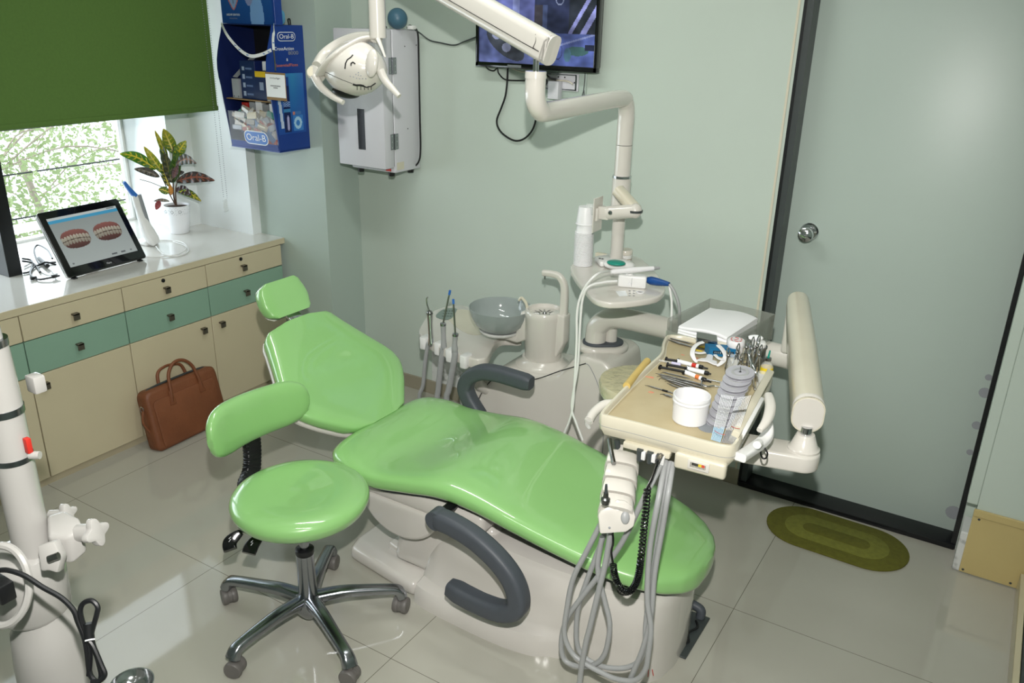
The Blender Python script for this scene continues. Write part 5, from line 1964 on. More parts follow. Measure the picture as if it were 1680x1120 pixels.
# bowl on a bracket
BC = at(821, 503, y=-0.43)
obj('bowl_bracket', prism(new(), [V((CC.x - 0.05, -0.445, CC.z + 0.10)), V((CC.x - 0.05, -0.445, CC.z + 0.215)), V((CC.x - 0.085, -0.445, CC.z + 0.215)), V((CC.x - 0.11, -0.445, BC.z - 0.105)), V((BC.x - 0.05, -0.445, BC.z - 0.108)), V((BC.x - 0.03, -0.445, BC.z - 0.13)), V((CC.x - 0.10, -0.445, CC.z + 0.075))], (0, 0.09, 0), 0.010, 3), 'arm', un)
obj('bowl_ring', lathe(new(), [(0, -0.112), (0.075, -0.108), (0.084, -0.100), (0.086, -0.092), (0.07, -0.096), (0, -0.10)], BC, seg=44), 'white', un)
obj('spittoon_bowl', lathe(new(), [(0, -0.100), (0.05, -0.099), (0.08, -0.090), (0.107, -0.065), (0.122, -0.03), (0.128, 0.0), (0.1265, 0.001), (0.1245, 0.0), (0.118, -0.03), (0.103, -0.062), (0.078, -0.086), (0.05, -0.094), (0, -0.095)], BC, seg=56, closed_bottom=False, closed_top=False), 'bowl', un)
obj('rinse_spout', tube(new(), [V((CC.x - 0.068, -0.42, CC.z + 0.225)), V((CC.x - 0.075, -0.42, CC.z + 0.245)), V((CC.x - 0.095, -0.42, CC.z + 0.262)), V((CC.x - 0.107, -0.42, CC.z + 0.25))], 0.006, 8, 5), 'creamy', un)
# assistant's tray with handpiece rests
AZ = 0.575
tp = [at(a, b, z=AZ) for a, b in ((688, 546), (692, 530), (706, 512), (728, 503), (752, 499), (775, 506), (800, 530), (846, 538), (856, 552), (826, 552), (812, 562), (800, 584), (786, 589), (768, 586), (740, 575), (712, 563))]
tp2 = smooth_pts(tp, 3, True)
obj('assistant_tray', prism(new(), [p - V((0, 0, 0.042)) for p in tp2], (0, 0, 0.042), 0.010, 3), 'arm', un)
obj('tray_recess', prism(new(), smooth_pts([at(a, b, z=AZ + 0.0005) for a, b in ((733, 520), (752, 508), (776, 512), (792, 528), (790, 548), (762, 545))], 4, True), (0, 0, 0.0012), 0.0004, 1), 'creamy', un)
kp = obj('key_panel', prism(new(), smooth_pts([at(a, b, z=AZ + 0.0005) for a, b in ((715, 518), (727, 508), (748, 506), (747, 514), (738, 524), (722, 523))], 4, True), (0, 0, 0.002), 0.0004, 1), mat('grey_green_keypad', rgb(122, 140, 132), 0.3, noise=(20, 0.05)), un)
bm = new()
for i in range(3):
    for j in range(4):
        c = at(729 + j * 4.2 - i * 1.2, 510 + i * 4.2, z=AZ + 0.0026)
        box(bm, c - V((.003, .003, 0)), c + V((.003, .003, .0008)))
obj('keys', bm, 'charcoal', kp)
fs = [(703, 553, 555), (727, 562, 564), (746, 573, 575), (769, 583, 585)]
front = []
for (px, py, _) in fs:
    c = at(px, py, z=AZ - 0.004)
    o_ = obj('handpiece_rest', prism(new(), [V((c.x + a, c.y - 0.018 + b, AZ - 0.045)) for a, b in rrect(0.034, 0.055, 0.012, 5)], (0, 0, 0.052), 0.005, 2), 'white', un)
    front.append(c)
obj('tray_support', tube(new(), [at(776, 590, z=0.53), at(781, 604, z=0.5), at(786, 630, z=0.42), V((1.42, -0.45, 0.35))], 0.024, 12, 6), 'arm', un)
obj('waste_pipe', tube(new(), [V((1.335, -0.58, 0.45)), V((1.36, -0.60, 0.36)), V((1.40, -0.62, 0.24)), V((1.44, -0.63, 0.12)), V((1.46, -0.6, 0.02))], 0.020, 12, 6), 'white', un)


def hang(name, label, px, py0, top, m1, hose_pts, tipm=None, tipr=0.002):
    """handpiece standing in a rest of the assistant tray, with its hose"""
    c = at(px, py0, y=-0.60)
    root = thing(name, c, label, 'handpiece', 'handpieces on the assistant tray')
    tpnt = at(top[0], top[1], y=-0.60)
    return root, c, tpnt


Hs = [
    ((707, 555), (705, 512), (697, 497), 'steel three-way syringe with bent tip, leftmost on the assistant tray', 'chrome', 'steel', [(702, 565), (697, 600), (694, 632), (688, 655)]),
    ((728, 560), (727, 530), (737, 483), 'suction handpiece with tall blue-ended tube, middle of the assistant tray', 'hose', 'hose', [(726, 575), (722, 610), (719, 640), (718, 660)]),
    ((746, 565), (747, 547), (744, 498), 'suction handpiece with short blue-ended tube, rightmost on the assistant tray', 'hose', 'hose', [(746, 585), (741, 615), (736, 640), (733, 660)])]
for i, (p0, p1, p2, lb, m1, m2, hp) in enumerate(Hs):
    yy = front[i].y - 0.045
    a, b, c = at(p0[0], p0[1], y=yy), at(p1[0], p1[1], y=yy), at(p2[0], p2[1], y=yy)
    hpc = thing(('air_syringe', 'suction_handpiece', 'suction_handpiece')[i], a, lb, 'handpiece', 'handpieces on the assistant tray')
    obj('handle', sweep(new(), smooth_pts([a - V((0, 0, .03)), a, b], 6), circ(0.011, 14), scale=lambda t: 1.0 + .12 * math.sin(t * 7)), m1, hpc)
    if i == 0:
        obj('tip', tube(new(), [b, at(701, 500, y=yy), at(700, 491, y=yy), at(702, 487, y=yy)], 0.0032, 8, 5), 'chrome', hpc)
        obj('button_head', ball(new(), b - V((0, 0, .004)), (0.013, 0.013, 0.012)), 'steel', hpc)
    else:
        obj('suction_tube', tube(new(), [b, b.lerp(c, .5), c], 0.0036, 10, 4), 'steel', hpc)
        obj('tube_tip', cyl(new(), c, c + (c - b).normalized() * 0.018, 0.0048, seg=12), 'blue', hpc)
        obj('slide_valve', lathe(new(), [(0, 0), (0.012, 0), (0.012, 0.01), (0, 0.01)], b - V((0, 0, .01)), b - a, 14), 'alu', hpc)
    obj('hose', tube(new(), [a - V((0, 0, .03))] + [at(q_[0], q_[1], y=yy) for q_ in hp[0:]] + [V((at(hp[-1][0], hp[-1][1], y=yy).x + .02, yy + .02, 0.14)), V((1.30 + .03 * i, -0.55, 0.06))], (0.0085, 0.012, 0.0125)[i], 12, 6), 'hose', hpc)

# instrument pole, shelf ---------------------------------------------------
pr_ = 0.029
PT = 1.575
obj('lower_pole', cyl(new(), POLE - V((0, 0, 0.02)), V((POLE.x, POLE.y, 0.95)), 0.024, seg=28), 'arm', un)
SZh = 0.97
shp = [at(a, b, z=SZh) for a, b in ((936, 440), (946, 458), (962, 477), (976, 490), (1000, 496), (1040, 494), (1078, 487), (1091, 476), (1090, 466), (1078, 448), (1062, 432), (1046, 421), (1020, 417), (985, 420), (955, 425), (939, 431))]
obj('shelf', prism(new(), [p - V((0, 0, 0.022)) for p in smooth_pts(shp, 3, True)], (0, 0, 0.022), 0.006, 3), 'arm', un)
obj('pole_socket', lathe(new(), [(0, 0), (0.042, 0), (0.040, 0.012), (0.028, 0.016), (0, 0.016)], V((POLE.x, POLE.y, SZh)), seg=30), 'arm', un)
zj = at(1008, 355, y=POLE.y).z
obj('middle_pole', cyl(new(), V((POLE.x, POLE.y, SZh)), V((POLE.x, POLE.y, 1.16)), 0.0235, seg=28), 'arm', un)
zc0, zc1 = at(1015, 338, y=POLE.y).z, at(1018, 290, y=POLE.y).z
obj('pole_collar', cyl(new(), V((POLE.x, POLE.y, zc0)), V((POLE.x, POLE.y, zc1)), 0.0335, 0.0335, seg=30), 'arm', un)
for z in (zc0, zc1 + 0.002):
    obj('chrome_ring', lathe(new(), [(0, -0.005), (0.0345, -0.005), (0.0345, 0.004), (0, 0.004)], V((POLE.x, POLE.y, z)), seg=32), 'chrome', un)
# swivel arm holding the cup plate
Y2 = -0.415
ja, jb = at(1014, 312, y=Y2 - .02), at(1043, 345, y=Y2 - .05)
obj('swivel_arm', sweep(new(), [ja, ja.lerp(jb, .5), jb], rrect(0.045, 0.04, 0.015, 4)), 'creamy', un)
k0, k1 = at(996, 349, y=Y2 - .075), at(1042, 346, y=Y2 - .06)
obj('knuckle', cyl(new(), k0, k1, 0.024, seg=28), 'arm', un)
obj('knuckle_end', ball(new(), k1 + V((0.0, 0, 0)), (0.024, 0.024, 0.026)), 'arm', un)
obj('knuckle_slot', lathe(new(), [(0, -0.004), (0.0265, -0.004), (0.0265, 0.004), (0, 0.004)], k1, seg=24), 'charcoal', un)
obj('plate_block', box(new(), k0 - V((0.028, 0.018, 0.022)), k0 + V((0.012, 0.010, 0.022)), 0.003), 'arm', un)
sc_ = at(1001, 349, y=Y2 - .10)
obj('knuckle_screw', lathe(new(), [(0, 0), (0.008, 0), (0.006, 0.004), (0, 0.005)], sc_ + V((0, 0.0, 0)), (0, -1, 0), 16), 'chrome', un)
px_ = k0.x - 0.032
pz0, pz1 = at(977, 380, y=Y2 - .09).z, at(980, 322, y=Y2 - .07).z
plate = obj('mounting_plate', bx((px_ - 0.004, Y2 - 0.115, pz0), (px_, Y2 - 0.045, pz1), 0.001, 1), 'arm', un)
obj('plate_box', bx((px_ + 0.0005, Y2 - 0.105, pz0 + 0.04), (px_ + 0.010, Y2 - 0.055, pz1 - 0.035), 0.003), 'arm', un)
obj('cup_bracket', bx((px_ - 0.06, Y2 - 0.055, 1.160), (px_ - 0.0045, Y2 - 0.045, 1.20), 0.003), 'clear', un)
# upper pole
obj('upper_pole', cyl(new(), V((POLE.x, POLE.y, zc1)), V((POLE.x, POLE.y, 1.40)), pr_, pr_, seg=28), 'arm', un)

# operating light ------------------------------------------------------------
lampr = thing('operating_light', (POLE.x, POLE.y, 1.40), 'cream operating light with a face drawn on its head, hanging from a jointed arm', 'lamp')
EL = V((1.886, -1.0, 1.56))
pts = smooth_pts([V((POLE.x, POLE.y, 1.402)), V((POLE.x, POLE.y, 1.46)), V((POLE.x, POLE.y, 1.512)), V((POLE.x + .001, POLE.y - 0.018, 1.548)), V((POLE.x + .001, POLE.y - 0.06, 1.562)), V((1.882, -0.7, 1.56)), V((1.885, -0.935, 1.558)), V((1.886, -0.985, 1.568)), V((EL.x, EL.y - 0.01, 1.60)), V((EL.x, EL.y - 0.012, 1.655))], 8)
obj('bent_pipe', sweep(new(), pts, circ(pr_, 24)), 'arm', lampr)
top_ = V((EL.x, EL.y - 0.012, 1.655))
obj('pipe_collar', cyl(new(), top_ - V((0, 0, 0.001)), top_ + V((0, 0, 0.018)), 0.0305, 0.0295, seg=28), 'arm', lampr)
obj('joint_pin', cyl(new(), top_ + V((0, 0, 0.017)), top_ + V((0, 0, 0.06)), 0.0085, seg=16), 'chrome', lampr)
# spring arm going up to the left
yA = EL.y - 0.012
a0 = at(893, 76, y=yA)
a1 = at(740, -12, y=-0.95)
dirv = (a1 - a0).normalized()
a2 = a0 + dirv * 0.74
LE = V((at(620, 60, y=-0.9).x, -0.90, 0))
tpar = (LE.x - a0.x) / dirv.x
a2 = a0 + dirv * tpar
sp = smooth_pts([a0 - dirv * 0.012, a0, a0.lerp(a2, 0.5), a2 + dirv * 0.02], 8)
obj('spring_arm', sweep(new(), sp, rrect(0.052, 0.082, 0.02, 5), up=(0, 0, 1)), 'arm', lampr)
bm = new()
w_ = V((0, -0.0265, 0))
up2 = V((-dirv.z, 0, dirv.x)) if dirv.x > 0 else V((dirv.z, 0, -dirv.x))
if up2.z < 0:
    up2 = -up2
s0_ = a0 + w_ - up2 * 0.012 + dirv * 0.02
tube(bm, [s0_, a0 + w_ - up2 * 0.014 + dirv * .06, a2 + w_ - up2 * 0.016], 0.0011, 5, 2)
tube(bm, [s0_, s0_ + up2 * 0.02 - dirv * .002, s0_ + up2 * 0.036 + dirv * .006], 0.0011, 5, 4)
obj('arm_seam', bm, 'ink', lampr)
zt_ = a2.z
zb_ = at(618, 62, y=-0.90).z
obj('drop_tube', cyl(new(), V((LE.x, LE.y, zt_)), V((LE.x, LE.y, zb_)), 0.0265, 0.0275, seg=28), 'arm', lampr)
# head, an egg-shaped shell
YH = -0.93
hcn = at(583, 112, y=YH)
e1 = (at(640, 120, y=YH) - at(528, 104, y=YH)).normalized()
e2 = V((0, -1, 0.15)).normalized()
e2 = (e2 - e1 * e2.dot(e1)).normalized()
e3 = e1.cross(e2)
if e3.z < 0:
    e3 = -e3
rotm = Matrix((e1, e2, e3)).transposed()
if rotm.determinant() < 0:
    rotm = Matrix((e1, -e2, e3)).transposed()
bm = new()
t = new()
bmesh.ops.create_uvsphere(t, u_segments=48, v_segments=28, radius=1.0)
for v_ in t.verts:
    x, y, z = v_.co
    k = 1 - 0.28 * max(0, z) ** 1.5
    sx__ = 0.115 * (1 + 0.04 * z) * k
    v_.co = rotm @ V((x * sx__ + 0.012 * z, y * 0.088 * k, (z * 0.088 if z > 0 else z * 0.090))) + hcn
merge(bm, t)
bvh = BVHTree.FromBMesh(bm)


def hit(px, py, off=0.0006):
    r = bvh.ray_cast(CAM, ray(px, py).normalized())
    if r[0] is None:
        return None
    return r[0] + r[1] * off


head = obj('lamp_head', bm, 'arm', lampr)


def draw(pts, r, m, name):
    out = []
    for i in range(len(pts) - 1):
        for k in range(5):
            t_ = k / 5
            out.append(hit(pts[i][0] + (pts[i + 1][0] - pts[i][0]) * t_, pts[i][1] + (pts[i + 1][1] - pts[i][1]) * t_))
    out.append(hit(*pts[-1]))
    out = [o_ for o_ in out if o_ is not None]
    if len(out) > 2:
        return sweep(new(), out, circ(r, 6))
    return None


for nm, pts, r in (('drawn_eyebrow', [(566, 113), (567, 104), (570, 98), (576, 94), (579, 90)], 0.0021), ('drawn_eye', [(576, 108), (576, 104), (579, 102), (583, 105)], 0.0021), ('drawn_mouth', [(580, 138), (586, 140), (594, 140), (601, 143), (609, 141), (616, 136)], 0.0022), ('drawn_mouth_corner', [(579, 138), (584, 139.5), (592, 139.5), (597, 141)], 0.0034)):
    b_ = draw(pts, r, 'ink', nm)
    if b_:
        obj(nm, b_, 'ink', head)
bm = new()
for x in (586, 592, 598, 604, 609):
    q_ = [hit(x, 141 + k) for k in range(0, 8, 2)]
    q_ = [z_ for z_ in q_ if z_]
    if len(q_) > 1:
        sweep(bm, q_, circ(0.0012, 5))
if bm.verts:
    obj('drawn_teeth', bm, 'ink', head)
bm = new()
for (x, y) in ((575, 125), (580, 126), (585, 128), (590, 129), (595, 129), (600, 129), (584, 122), (588, 123), (592, 124), (588, 119)):
    c = hit(x, y)
    if c:
        lathe(bm, [(0, 0), (0.0022, 0), (0, 0.0006)], c, (CAM - c), 8)
obj('embossed_symbols', bm, 'greyprint', head)
b_ = draw([(534, 118), (548, 125), (562, 131), (578, 137)], 0.0008, 'ink', 'seam')
if b_:
    obj('shell_seam', b_, 'charcoal', head)
# reflector opening below
o_ = obj('reflector', ball(new(), hcn - e3 * 0.080 - e1 * 0.030 - V((0, 0.0, 0)), (0.050, 0.045, 0.020), rotm), 'black', lampr)
# oval cap on the right of the head
cpx = at(614, 106, y=YH - 0.075)
obj('side_cap', ball(new(), at(610, 104, y=YH - 0.046), (0.024, 0.014, 0.044), rotm), 'arm', lampr)
# yoke: broad band from the tube over the head to the left pivot
yk = [at(622, 62, y=-0.90), at(600, 64, y=-0.915), at(575, 76, y=-0.96), at(550, 92, y=-1.0), at(532, 110, y=-1.01), at(525, 122, y=-1.0)]
obj('yoke', sweep(new(), smooth_pts(yk, 6), rrect(0.012, 0.034, 0.005, 3), up=(0, -1, 0.2)), 'arm', lampr)
yk = [at(618, 62, y=-0.89), at(590, 62, y=-0.86), at(560, 72, y=-0.85), at(535, 90, y=-0.88), at(522, 110, y=-0.93)]
obj('yoke_cover', sweep(new(), smooth_pts(yk, 6), rrect(0.034, 0.045, 0.012, 4), up=(0, -1, 0.2)), 'arm', lampr)
obj('lever', sweep(new(), smooth_pts([at(620, 64, y=-0.93), at(626, 78, y=-0.94), at(632, 94, y=-0.95)], 4), rrect(0.014, 0.008, 0.003, 3), scale=lambda t: 1.1 - 0.7 * t), 'arm', lampr)
obj('yoke_arm_right', sweep(new(), smooth_pts([at(620, 66, y=-0.88), at(622, 85, y=-0.86), at(616, 105, y=-0.86), at(612, 118, y=-0.87)], 5), rrect(0.028, 0.016, 0.005, 3)), 'clear', lampr)
for nm, cap, path in (('left_handle', (510, 118), [(516, 124), (526, 142), (545, 158), (563, 168)]), ('right_handle', (624, 112), [(624, 116), (632, 132), (644, 146), (655, 158)])):
    yy = -1.0 if nm == 'left_handle' else -0.95
    hd_ = obj(nm.split('_')[1], sweep(new(), smooth_pts([at(a, b, y=yy) for a, b in path], 6), circ(0.014, 14), scale=lambda t: 1.1 - 0.5 * t), 'arm', lampr)
    if nm == 'left_handle':
        c = at(513, 119, y=-1.0)
        pv = cyl(new(), c + FWD * 0.03 + RIGHT * .02, c - FWD * 0.008, 0.022, seg=26)
        obj('pivot', pv, 'arm', hd_)
        obj('pivot_disc', cyl(new(), c - FWD * 0.0082, c - FWD * 0.0095, 0.017, seg=26), 'creamy', hd_)
# film over the yoke
# ================================================================== DELIVERY ARM AND INSTRUMENT TABLE
tbl = thing('instrument_table', (2.5, -1.15, 0.74), 'yellowed cream instrument table on a thick jointed arm over the foot of the chair', 'instrument table')
pts = smooth_pts([ARM - V((0, 0, 0.02)), ARM + V((0.0, 0, 0.05)), ARM + V((0.008, 0.0, 0.085)), ARM + V((0.05, 0.002, 0.122)), ARM + V((0.12, 0.003, 0.134)), V((2.1, -0.395, 0.772)), V((2.585, -0.39, 0.757))], 8)
obj('lower_arm', sweep(new(), pts, circ(0.040, 28), scale=lambda t: 1.0), 'arm', tbl)
jx = V((2.575, -0.42, 0.0))
obj('arm_joint', ball(new(), (2.585, -0.39, 0.757), (0.036, 0.0395, 0.0395)), 'arm', tbl)
sA = at(1309, 505, y=-0.44)
sB = at(1325, 672, y=-1.09)
dv = (sB - sA).normalized()
print('SPRING', sA, sB)
sp = smooth_pts([sA - dv * 0.03, sA, sA.lerp(sB, .5), sB, sB + dv * 0.006], 8)
ring = [(u_ * 1.0, v_) for u_, v_ in rrect(0.078, 0.100, 0.036, 7)]
obj('spring_arm', sweep(new(), sp, ring, up=(0, 0, 1), scale=lambda t: 0.80 + 0.20 * min(1, t * 2) if t < .5 else 1.0), 'creamy', tbl)
en = sB + dv * 0.006
obj('end_cap', sweep(new(), [en, en + dv * 0.014, en + dv * 0.022], ring, up=(0, 0, 1), scale=[1.02, 1.02, 0.92]), 'arm', tbl)
obj('arm_bracket', box(new(), V((2.525, -0.43, 0.78)), V((2.575, -0.37, sA.z - 0.0)), 0.012, 3), 'arm', tbl)
obj('joint_screw', cyl(new(), V((2.545, -0.43, sA.z - 0.06)), V((2.545, -0.445, sA.z - 0.06)), 0.008, seg=12), 'chrome', tbl)
pinz0, pinz1 = 0.845, sB.z - 0.035
PX = at(1322, 712, z=0.845)
obj('vertical_pin', cyl(new(), V((PX.x, PX.y, pinz0 - .01)), V((PX.x, PX.y, pinz1)), 0.014, seg=18), 'chrome', tbl)
obj('pin_cone', lathe(new(), [(0, 0), (0.040, 0), (0.040, 0.008), (0.034, 0.012), (0.024, 0.042), (0.022, 0.046), (0, 0.046)], V((PX.x, PX.y, 0.80)), seg=34), 'arm', tbl)
PBx = V((PX.x, PX.y, 0.755))
lb = at(1225, 722, z=0.80)
obj('bracket_arm', prism(new(), stadium((PBx + V((lb.x - 0.10, lb.y - 0.03, 0.755))) / 2, math.atan2(PBx.y - lb.y - 0.0, PBx.x - lb.x), (PBx - V((lb.x - 0.10, lb.y - 0.03, 0.755))).length + 0.085, 0.088), (0, 0, 0.048), 0.008, 3), 'arm', tbl)

# tray body
TZ = 0.90
TB = 0.836
rim = [(986, 678), (988, 670), (1028, 629), (1064, 596), (1083, 578), (1086, 562), (1094, 549), (1118, 549), (1140, 553), (1190, 561), (1245, 577), (1266, 594), (1268, 616), (1250, 655), (1222, 705), (1212, 725), (1200, 732), (1168, 727), (1100, 709), (1040, 693), (994, 682)]
rp = smooth_pts([at(a, b, z=TZ) for a, b in rim], 3, True)
cen = sum(rp, V((0, 0, 0))) / len(rp)


def inset(pts, d, z):
    out = []
    n_ = len(pts)
    for i in range(n_):
        tdir = (pts[(i + 1) % n_] - pts[(i - 1) % n_])
        nrm = V((-tdir.y, tdir.x, 0)).normalized()
        if nrm.dot(cen - pts[i]) < 0:
            nrm = -nrm
        q_ = pts[i] + nrm * d
        out.append(V((q_.x, q_.y, z)))
    return out


R = [inset(rp, 0.030, TB), inset(rp, 0.012, TB + 0.006), inset(rp, 0.002, TB + 0.022), inset(rp, 0.0, TB + 0.032), inset(rp, 0.0, TZ - 0.006), inset(rp, 0.003, TZ), inset(rp, 0.009, TZ), inset(rp, 0.012, TZ - 0.004), inset(rp, 0.013, TZ - 0.013), inset(rp, 0.05, TZ - 0.014)]
obj('tray_body', loft(new(), R), 'creamy', tbl)
bedz = TZ - 0.0125
bed = obj('tray_liner', prism(new(), inset(rp, 0.016, bedz - 0.003), (0, 0, 0.003)), 'traybed', tbl, flat=True)
sm = [V((p.x, p.y, TB + 0.034)) for p in inset(rp, -0.0002, 0)]
obj('body_seam', sweep(new(), sm, circ(0.0006, 5), closed=True), 'greyprint', tbl)
# yellowed sleeve over the left rim
obj('rim_sleeve', tube(new(), [at(a, b, z=TZ - 0.001) for a, b in ((1028, 633), (1045, 612), (1062, 592))], 0.0105, 12, 6), 'tube_yellow', tbl)
# pink stains
random.seed(5)
for (px, py, r) in ((1066, 619, .012), (1068, 643, .010), (1140, 587, .012), (1120, 582, .008)):
    c = at(px, py, z=bedz + 0.0001)
    poly = [c + V((math.cos(a * .7) * r * random.uniform(.5, 1.2), math.sin(a * .7) * r * .6 * random.uniform(.5, 1.2), 0)) for a in range(9)]
    obj('pink_stain', prism(new(), smooth_pts(poly, 3, True), (0, 0, 0.0004)), 'pink', tbl, flat=True)
# front: recess, keypad window
fz = 0.845
Yf = lambda px, py: at(px, py, z=0.0)
fl, fr = at(1000, 712, z=0.885), at(1195, 774, z=0.885)
fdir = (fr - fl).normalized()
fn_ = V((fdir.y, -fdir.x, 0)).normalized()
f0, f1 = at(1000, 684, z=TZ), at(1190, 731, z=TZ)
fdir = (f1 - f0).normalized()
fn_ = V((fdir.y, -fdir.x, 0)).normalized()
if fn_.dot(CAM - f0) < 0:
    fn_ = -fn_


def front_at(px, z, out=0.0):
    """point on the front wall of the table under the photograph column px"""
    best_ = None
    for k in range(200):
        p_ = f0 + (f1 - f0) * (k / 199)
        p_ = V((p_.x, p_.y, z)) + fn_ * out
        d_2 = p_ - CAM
        x_ = 840 + F_PX * d_2.dot(RIGHT) / d_2.dot(FWD)
        if best_ is None or abs(x_ - px) < best_[0]:
            best_ = (abs(x_ - px), p_)
    return best_[1]


c = front_at(1146, 0.846, 0.004)
obj('lower_fascia', box(new(), front_at(1150, 0.834) - V((.062, .016, .018)), front_at(1150, 0.834) + V((.062, .008, .024)), 0.008, 3, Matrix.Rotation(math.atan2(fdir.y, fdir.x), 3, 'Z')), 'creamy', tbl)
c = front_at(1146, 0.840, 0.0175)
gp = obj('gauge_window', box(new(), c - V((.026, .003, .012)), c + V((.026, .003, .012)), 0.002, 2, Matrix.Rotation(math.atan2(fdir.y, fdir.x), 3, 'Z')), 'arm', tbl)


def gauge(s, t):
    if t > 0.55 and 0.1 < s < 0.9:
        return (60, 60, 56) if s < .5 else ((214, 190, 60) if s < .72 else (200, 80, 60))
    if t > 0.12 and int(s * 26) % 2 == 0:
        return (40, 40, 40)
    return (216, 212, 200)


g0 = c + fn_ * 0.0036 - fdir * 0.019 - V((0, 0, 0.007))
paint('gauge_dial', g0, fdir * 0.038, V((0, 0, 0.014)), 52, 8, gauge, 'print', tbl)
hz = TB - 0.004
stubs = [(1050, 716), (1066, 721), (1082, 727), (1096, 733)]
bm = new()
for (a, b) in stubs[:3]:
    p0 = front_at(a, 0.824, 0.004)
    cyl(bm, p0 + V((0, 0, .012)), p0 - V((0, -.004, .018)), .0085, seg=14)
obj('hose_sockets', bm, 'charcoal', tbl)
obj('socket_plate', box(new(), front_at(1062, 0.83, -.012) - V((.060, 0.012, .004)), front_at(1062, 0.83, -.012) + V((.060, .012, .012)), 0.003, 2, Matrix.Rotation(math.atan2(fdir.y, fdir.x), 3, 'Z')), 'creamy', tbl)
obj('rear_bracket', bx((2.33, -0.80, 0.842), (2.47, -0.50, 0.852), 0.002, 1), 'arm', tbl)
# wrapped handle at the left
hp_ = [at(1004, 662, z=0.85), at(990, 664, z=0.85), at(975, 676, z=0.84), at(966, 690, z=0.83)]
obj('side_handle', tube(new(), hp_, 0.0125, 14, 6), 'arm', tbl)
obj('handle_film', tube(new(), [hp_[3] + V((0, 0, .004)), hp_[3] - V((0.002, 0, 0.012)), hp_[3] - V((-.004, 0, 0.022))], 0.009, 10, 4, scale=lambda t: 1.3 - .9 * t), 'clear', tbl)
# round side shelf with film, behind the left rim
rc = at(1052, 626, z=0.80)
rs = thing('round_shelf_part', rc, None) if False else None
o_ = obj('round_shelf', lathe(new(), [(0, -0.05), (0.105, -0.05), (0.12, -0.042), (0.125, -0.01), (0.122, 0.0), (0, 0.0)], rc, seg=48), 'creamy', tbl)
o2 = obj('film_cover', lathe(new(), [(0.1262, -0.03), (0.1265, -0.008), (0.1235, 0.002), (0.06, 0.004), (0, 0.0035), (0, 0.0025), (0.06, 0.003), (0.123, 0.001)], rc, seg=48, closed_bottom=False, closed_top=False), 'pwrap', o_)
# tilted keypad/viewer box at the right end and its white bracket
vb0, vb1 = at(1207, 722, z=0.888), at(1262, 622, z=0.915)
vd = (vb1 - vb0).normalized()
kx = V((vd.y, -vd.x, 0)).normalized()
ku = (kx * 0.30 + V((0, 0, 1)) * 0.95).normalized()
kn = vd.cross(ku).normalized()
Lb = (vb1 - vb0).length + 0.01


def obox(o0, A_, B_, C_, a, b, c_, bev=0.003):
    """box from corner o0 along A,B,C unit axes"""
    return prism(new(), [o0, o0 + A_ * a, o0 + A_ * a + B_ * b, o0 + B_ * b], C_ * c_, bev, 2)


vbx = obj('viewer_box', obox(vb0 - vd * 0.01 - V((0, 0, .012)), vd, ku, kn if kn.z > 0 else -kn, Lb, 0.040, 0.020, 0.004), 'creamy', tbl)
obj('viewer_back', obox(vb0 + vd * 0.02 - V((0, 0, .005)) - (kn if kn.z > 0 else -kn) * 0.012, vd, ku, kn if kn.z > 0 else -kn, Lb * 0.5, 0.03, 0.0115, 0.003), 'white', vbx)
h0 = [at(1246, 706, z=0.93), at(1258, 690, z=0.94), at(1264, 668, z=0.95), at(1261, 648, z=0.955)]
obj('grip_handle', sweep(new(), smooth_pts(h0, 6), rrect(0.020, 0.016, 0.007, 4), scale=lambda t: 0.7 + .6 * math.sin(t * 2.6)), 'arm', tbl)
h1 = [at(1214, 750, z=0.87), at(1232, 738, z=0.865), at(1250, 725, z=0.865), at(1259, 712, z=0.875), at(1258, 695, z=0.89)]
obj('tilt_bracket', sweep(new(), smooth_pts(h1, 6), rrect(0.030, 0.020, 0.006, 4)), 'white', tbl)
c = at(1244, 729, z=0.885)
obj('tilt_knob', cyl(new(), c + V((0, 0.01, 0)), c - V((0, 0.012, 0)) + V((0, 0, .004)), 0.0095, seg=20), 'white', tbl)
obj('black_loop', tube(new(), [at(1250, 732, z=0.86), at(1248, 742, z=0.85), at(1251, 751, z=0.845), at(1257, 751, z=0.845), at(1259, 743, z=0.85), at(1254, 734, z=0.86)], 0.0022, 8, 6), 'ink', tbl)

for a in (1056, 1072, 1086):
    p0 = front_at(a, 0.822, 0.006)
    obj('hose_clip', box(new(), p0 - V((.005, .004, .010)), p0 + V((.005, .006, .012)), 0.001), 'white', tbl)
# handpiece rack hanging under the table's front
ra, rb_ = at(1022, 748, y=-1.34), at(1009, 846, y=-1.50)
rd = (rb_ - ra).normalized()
rk = thing('handpiece_rack', (ra + rb_) / 2, None) if False else None
xr = RIGHT - rd * RIGHT.dot(rd)
xr.normalize()
yr_ = rd.cross(xr)
prof2 = [(-0.030, -0.030), (0.018, -0.036), (0.034, -0.022), (0.036, 0.012), (0.022, 0.030), (-0.020, 0.032), (-0.034, 0.022)]


def rring(p, s=1.0):
    s = s * 1.22
    return [p + xr * (u_ * s) - UP * 0.0 + yr_ * (v_ * s) for u_, v_ in smooth2]


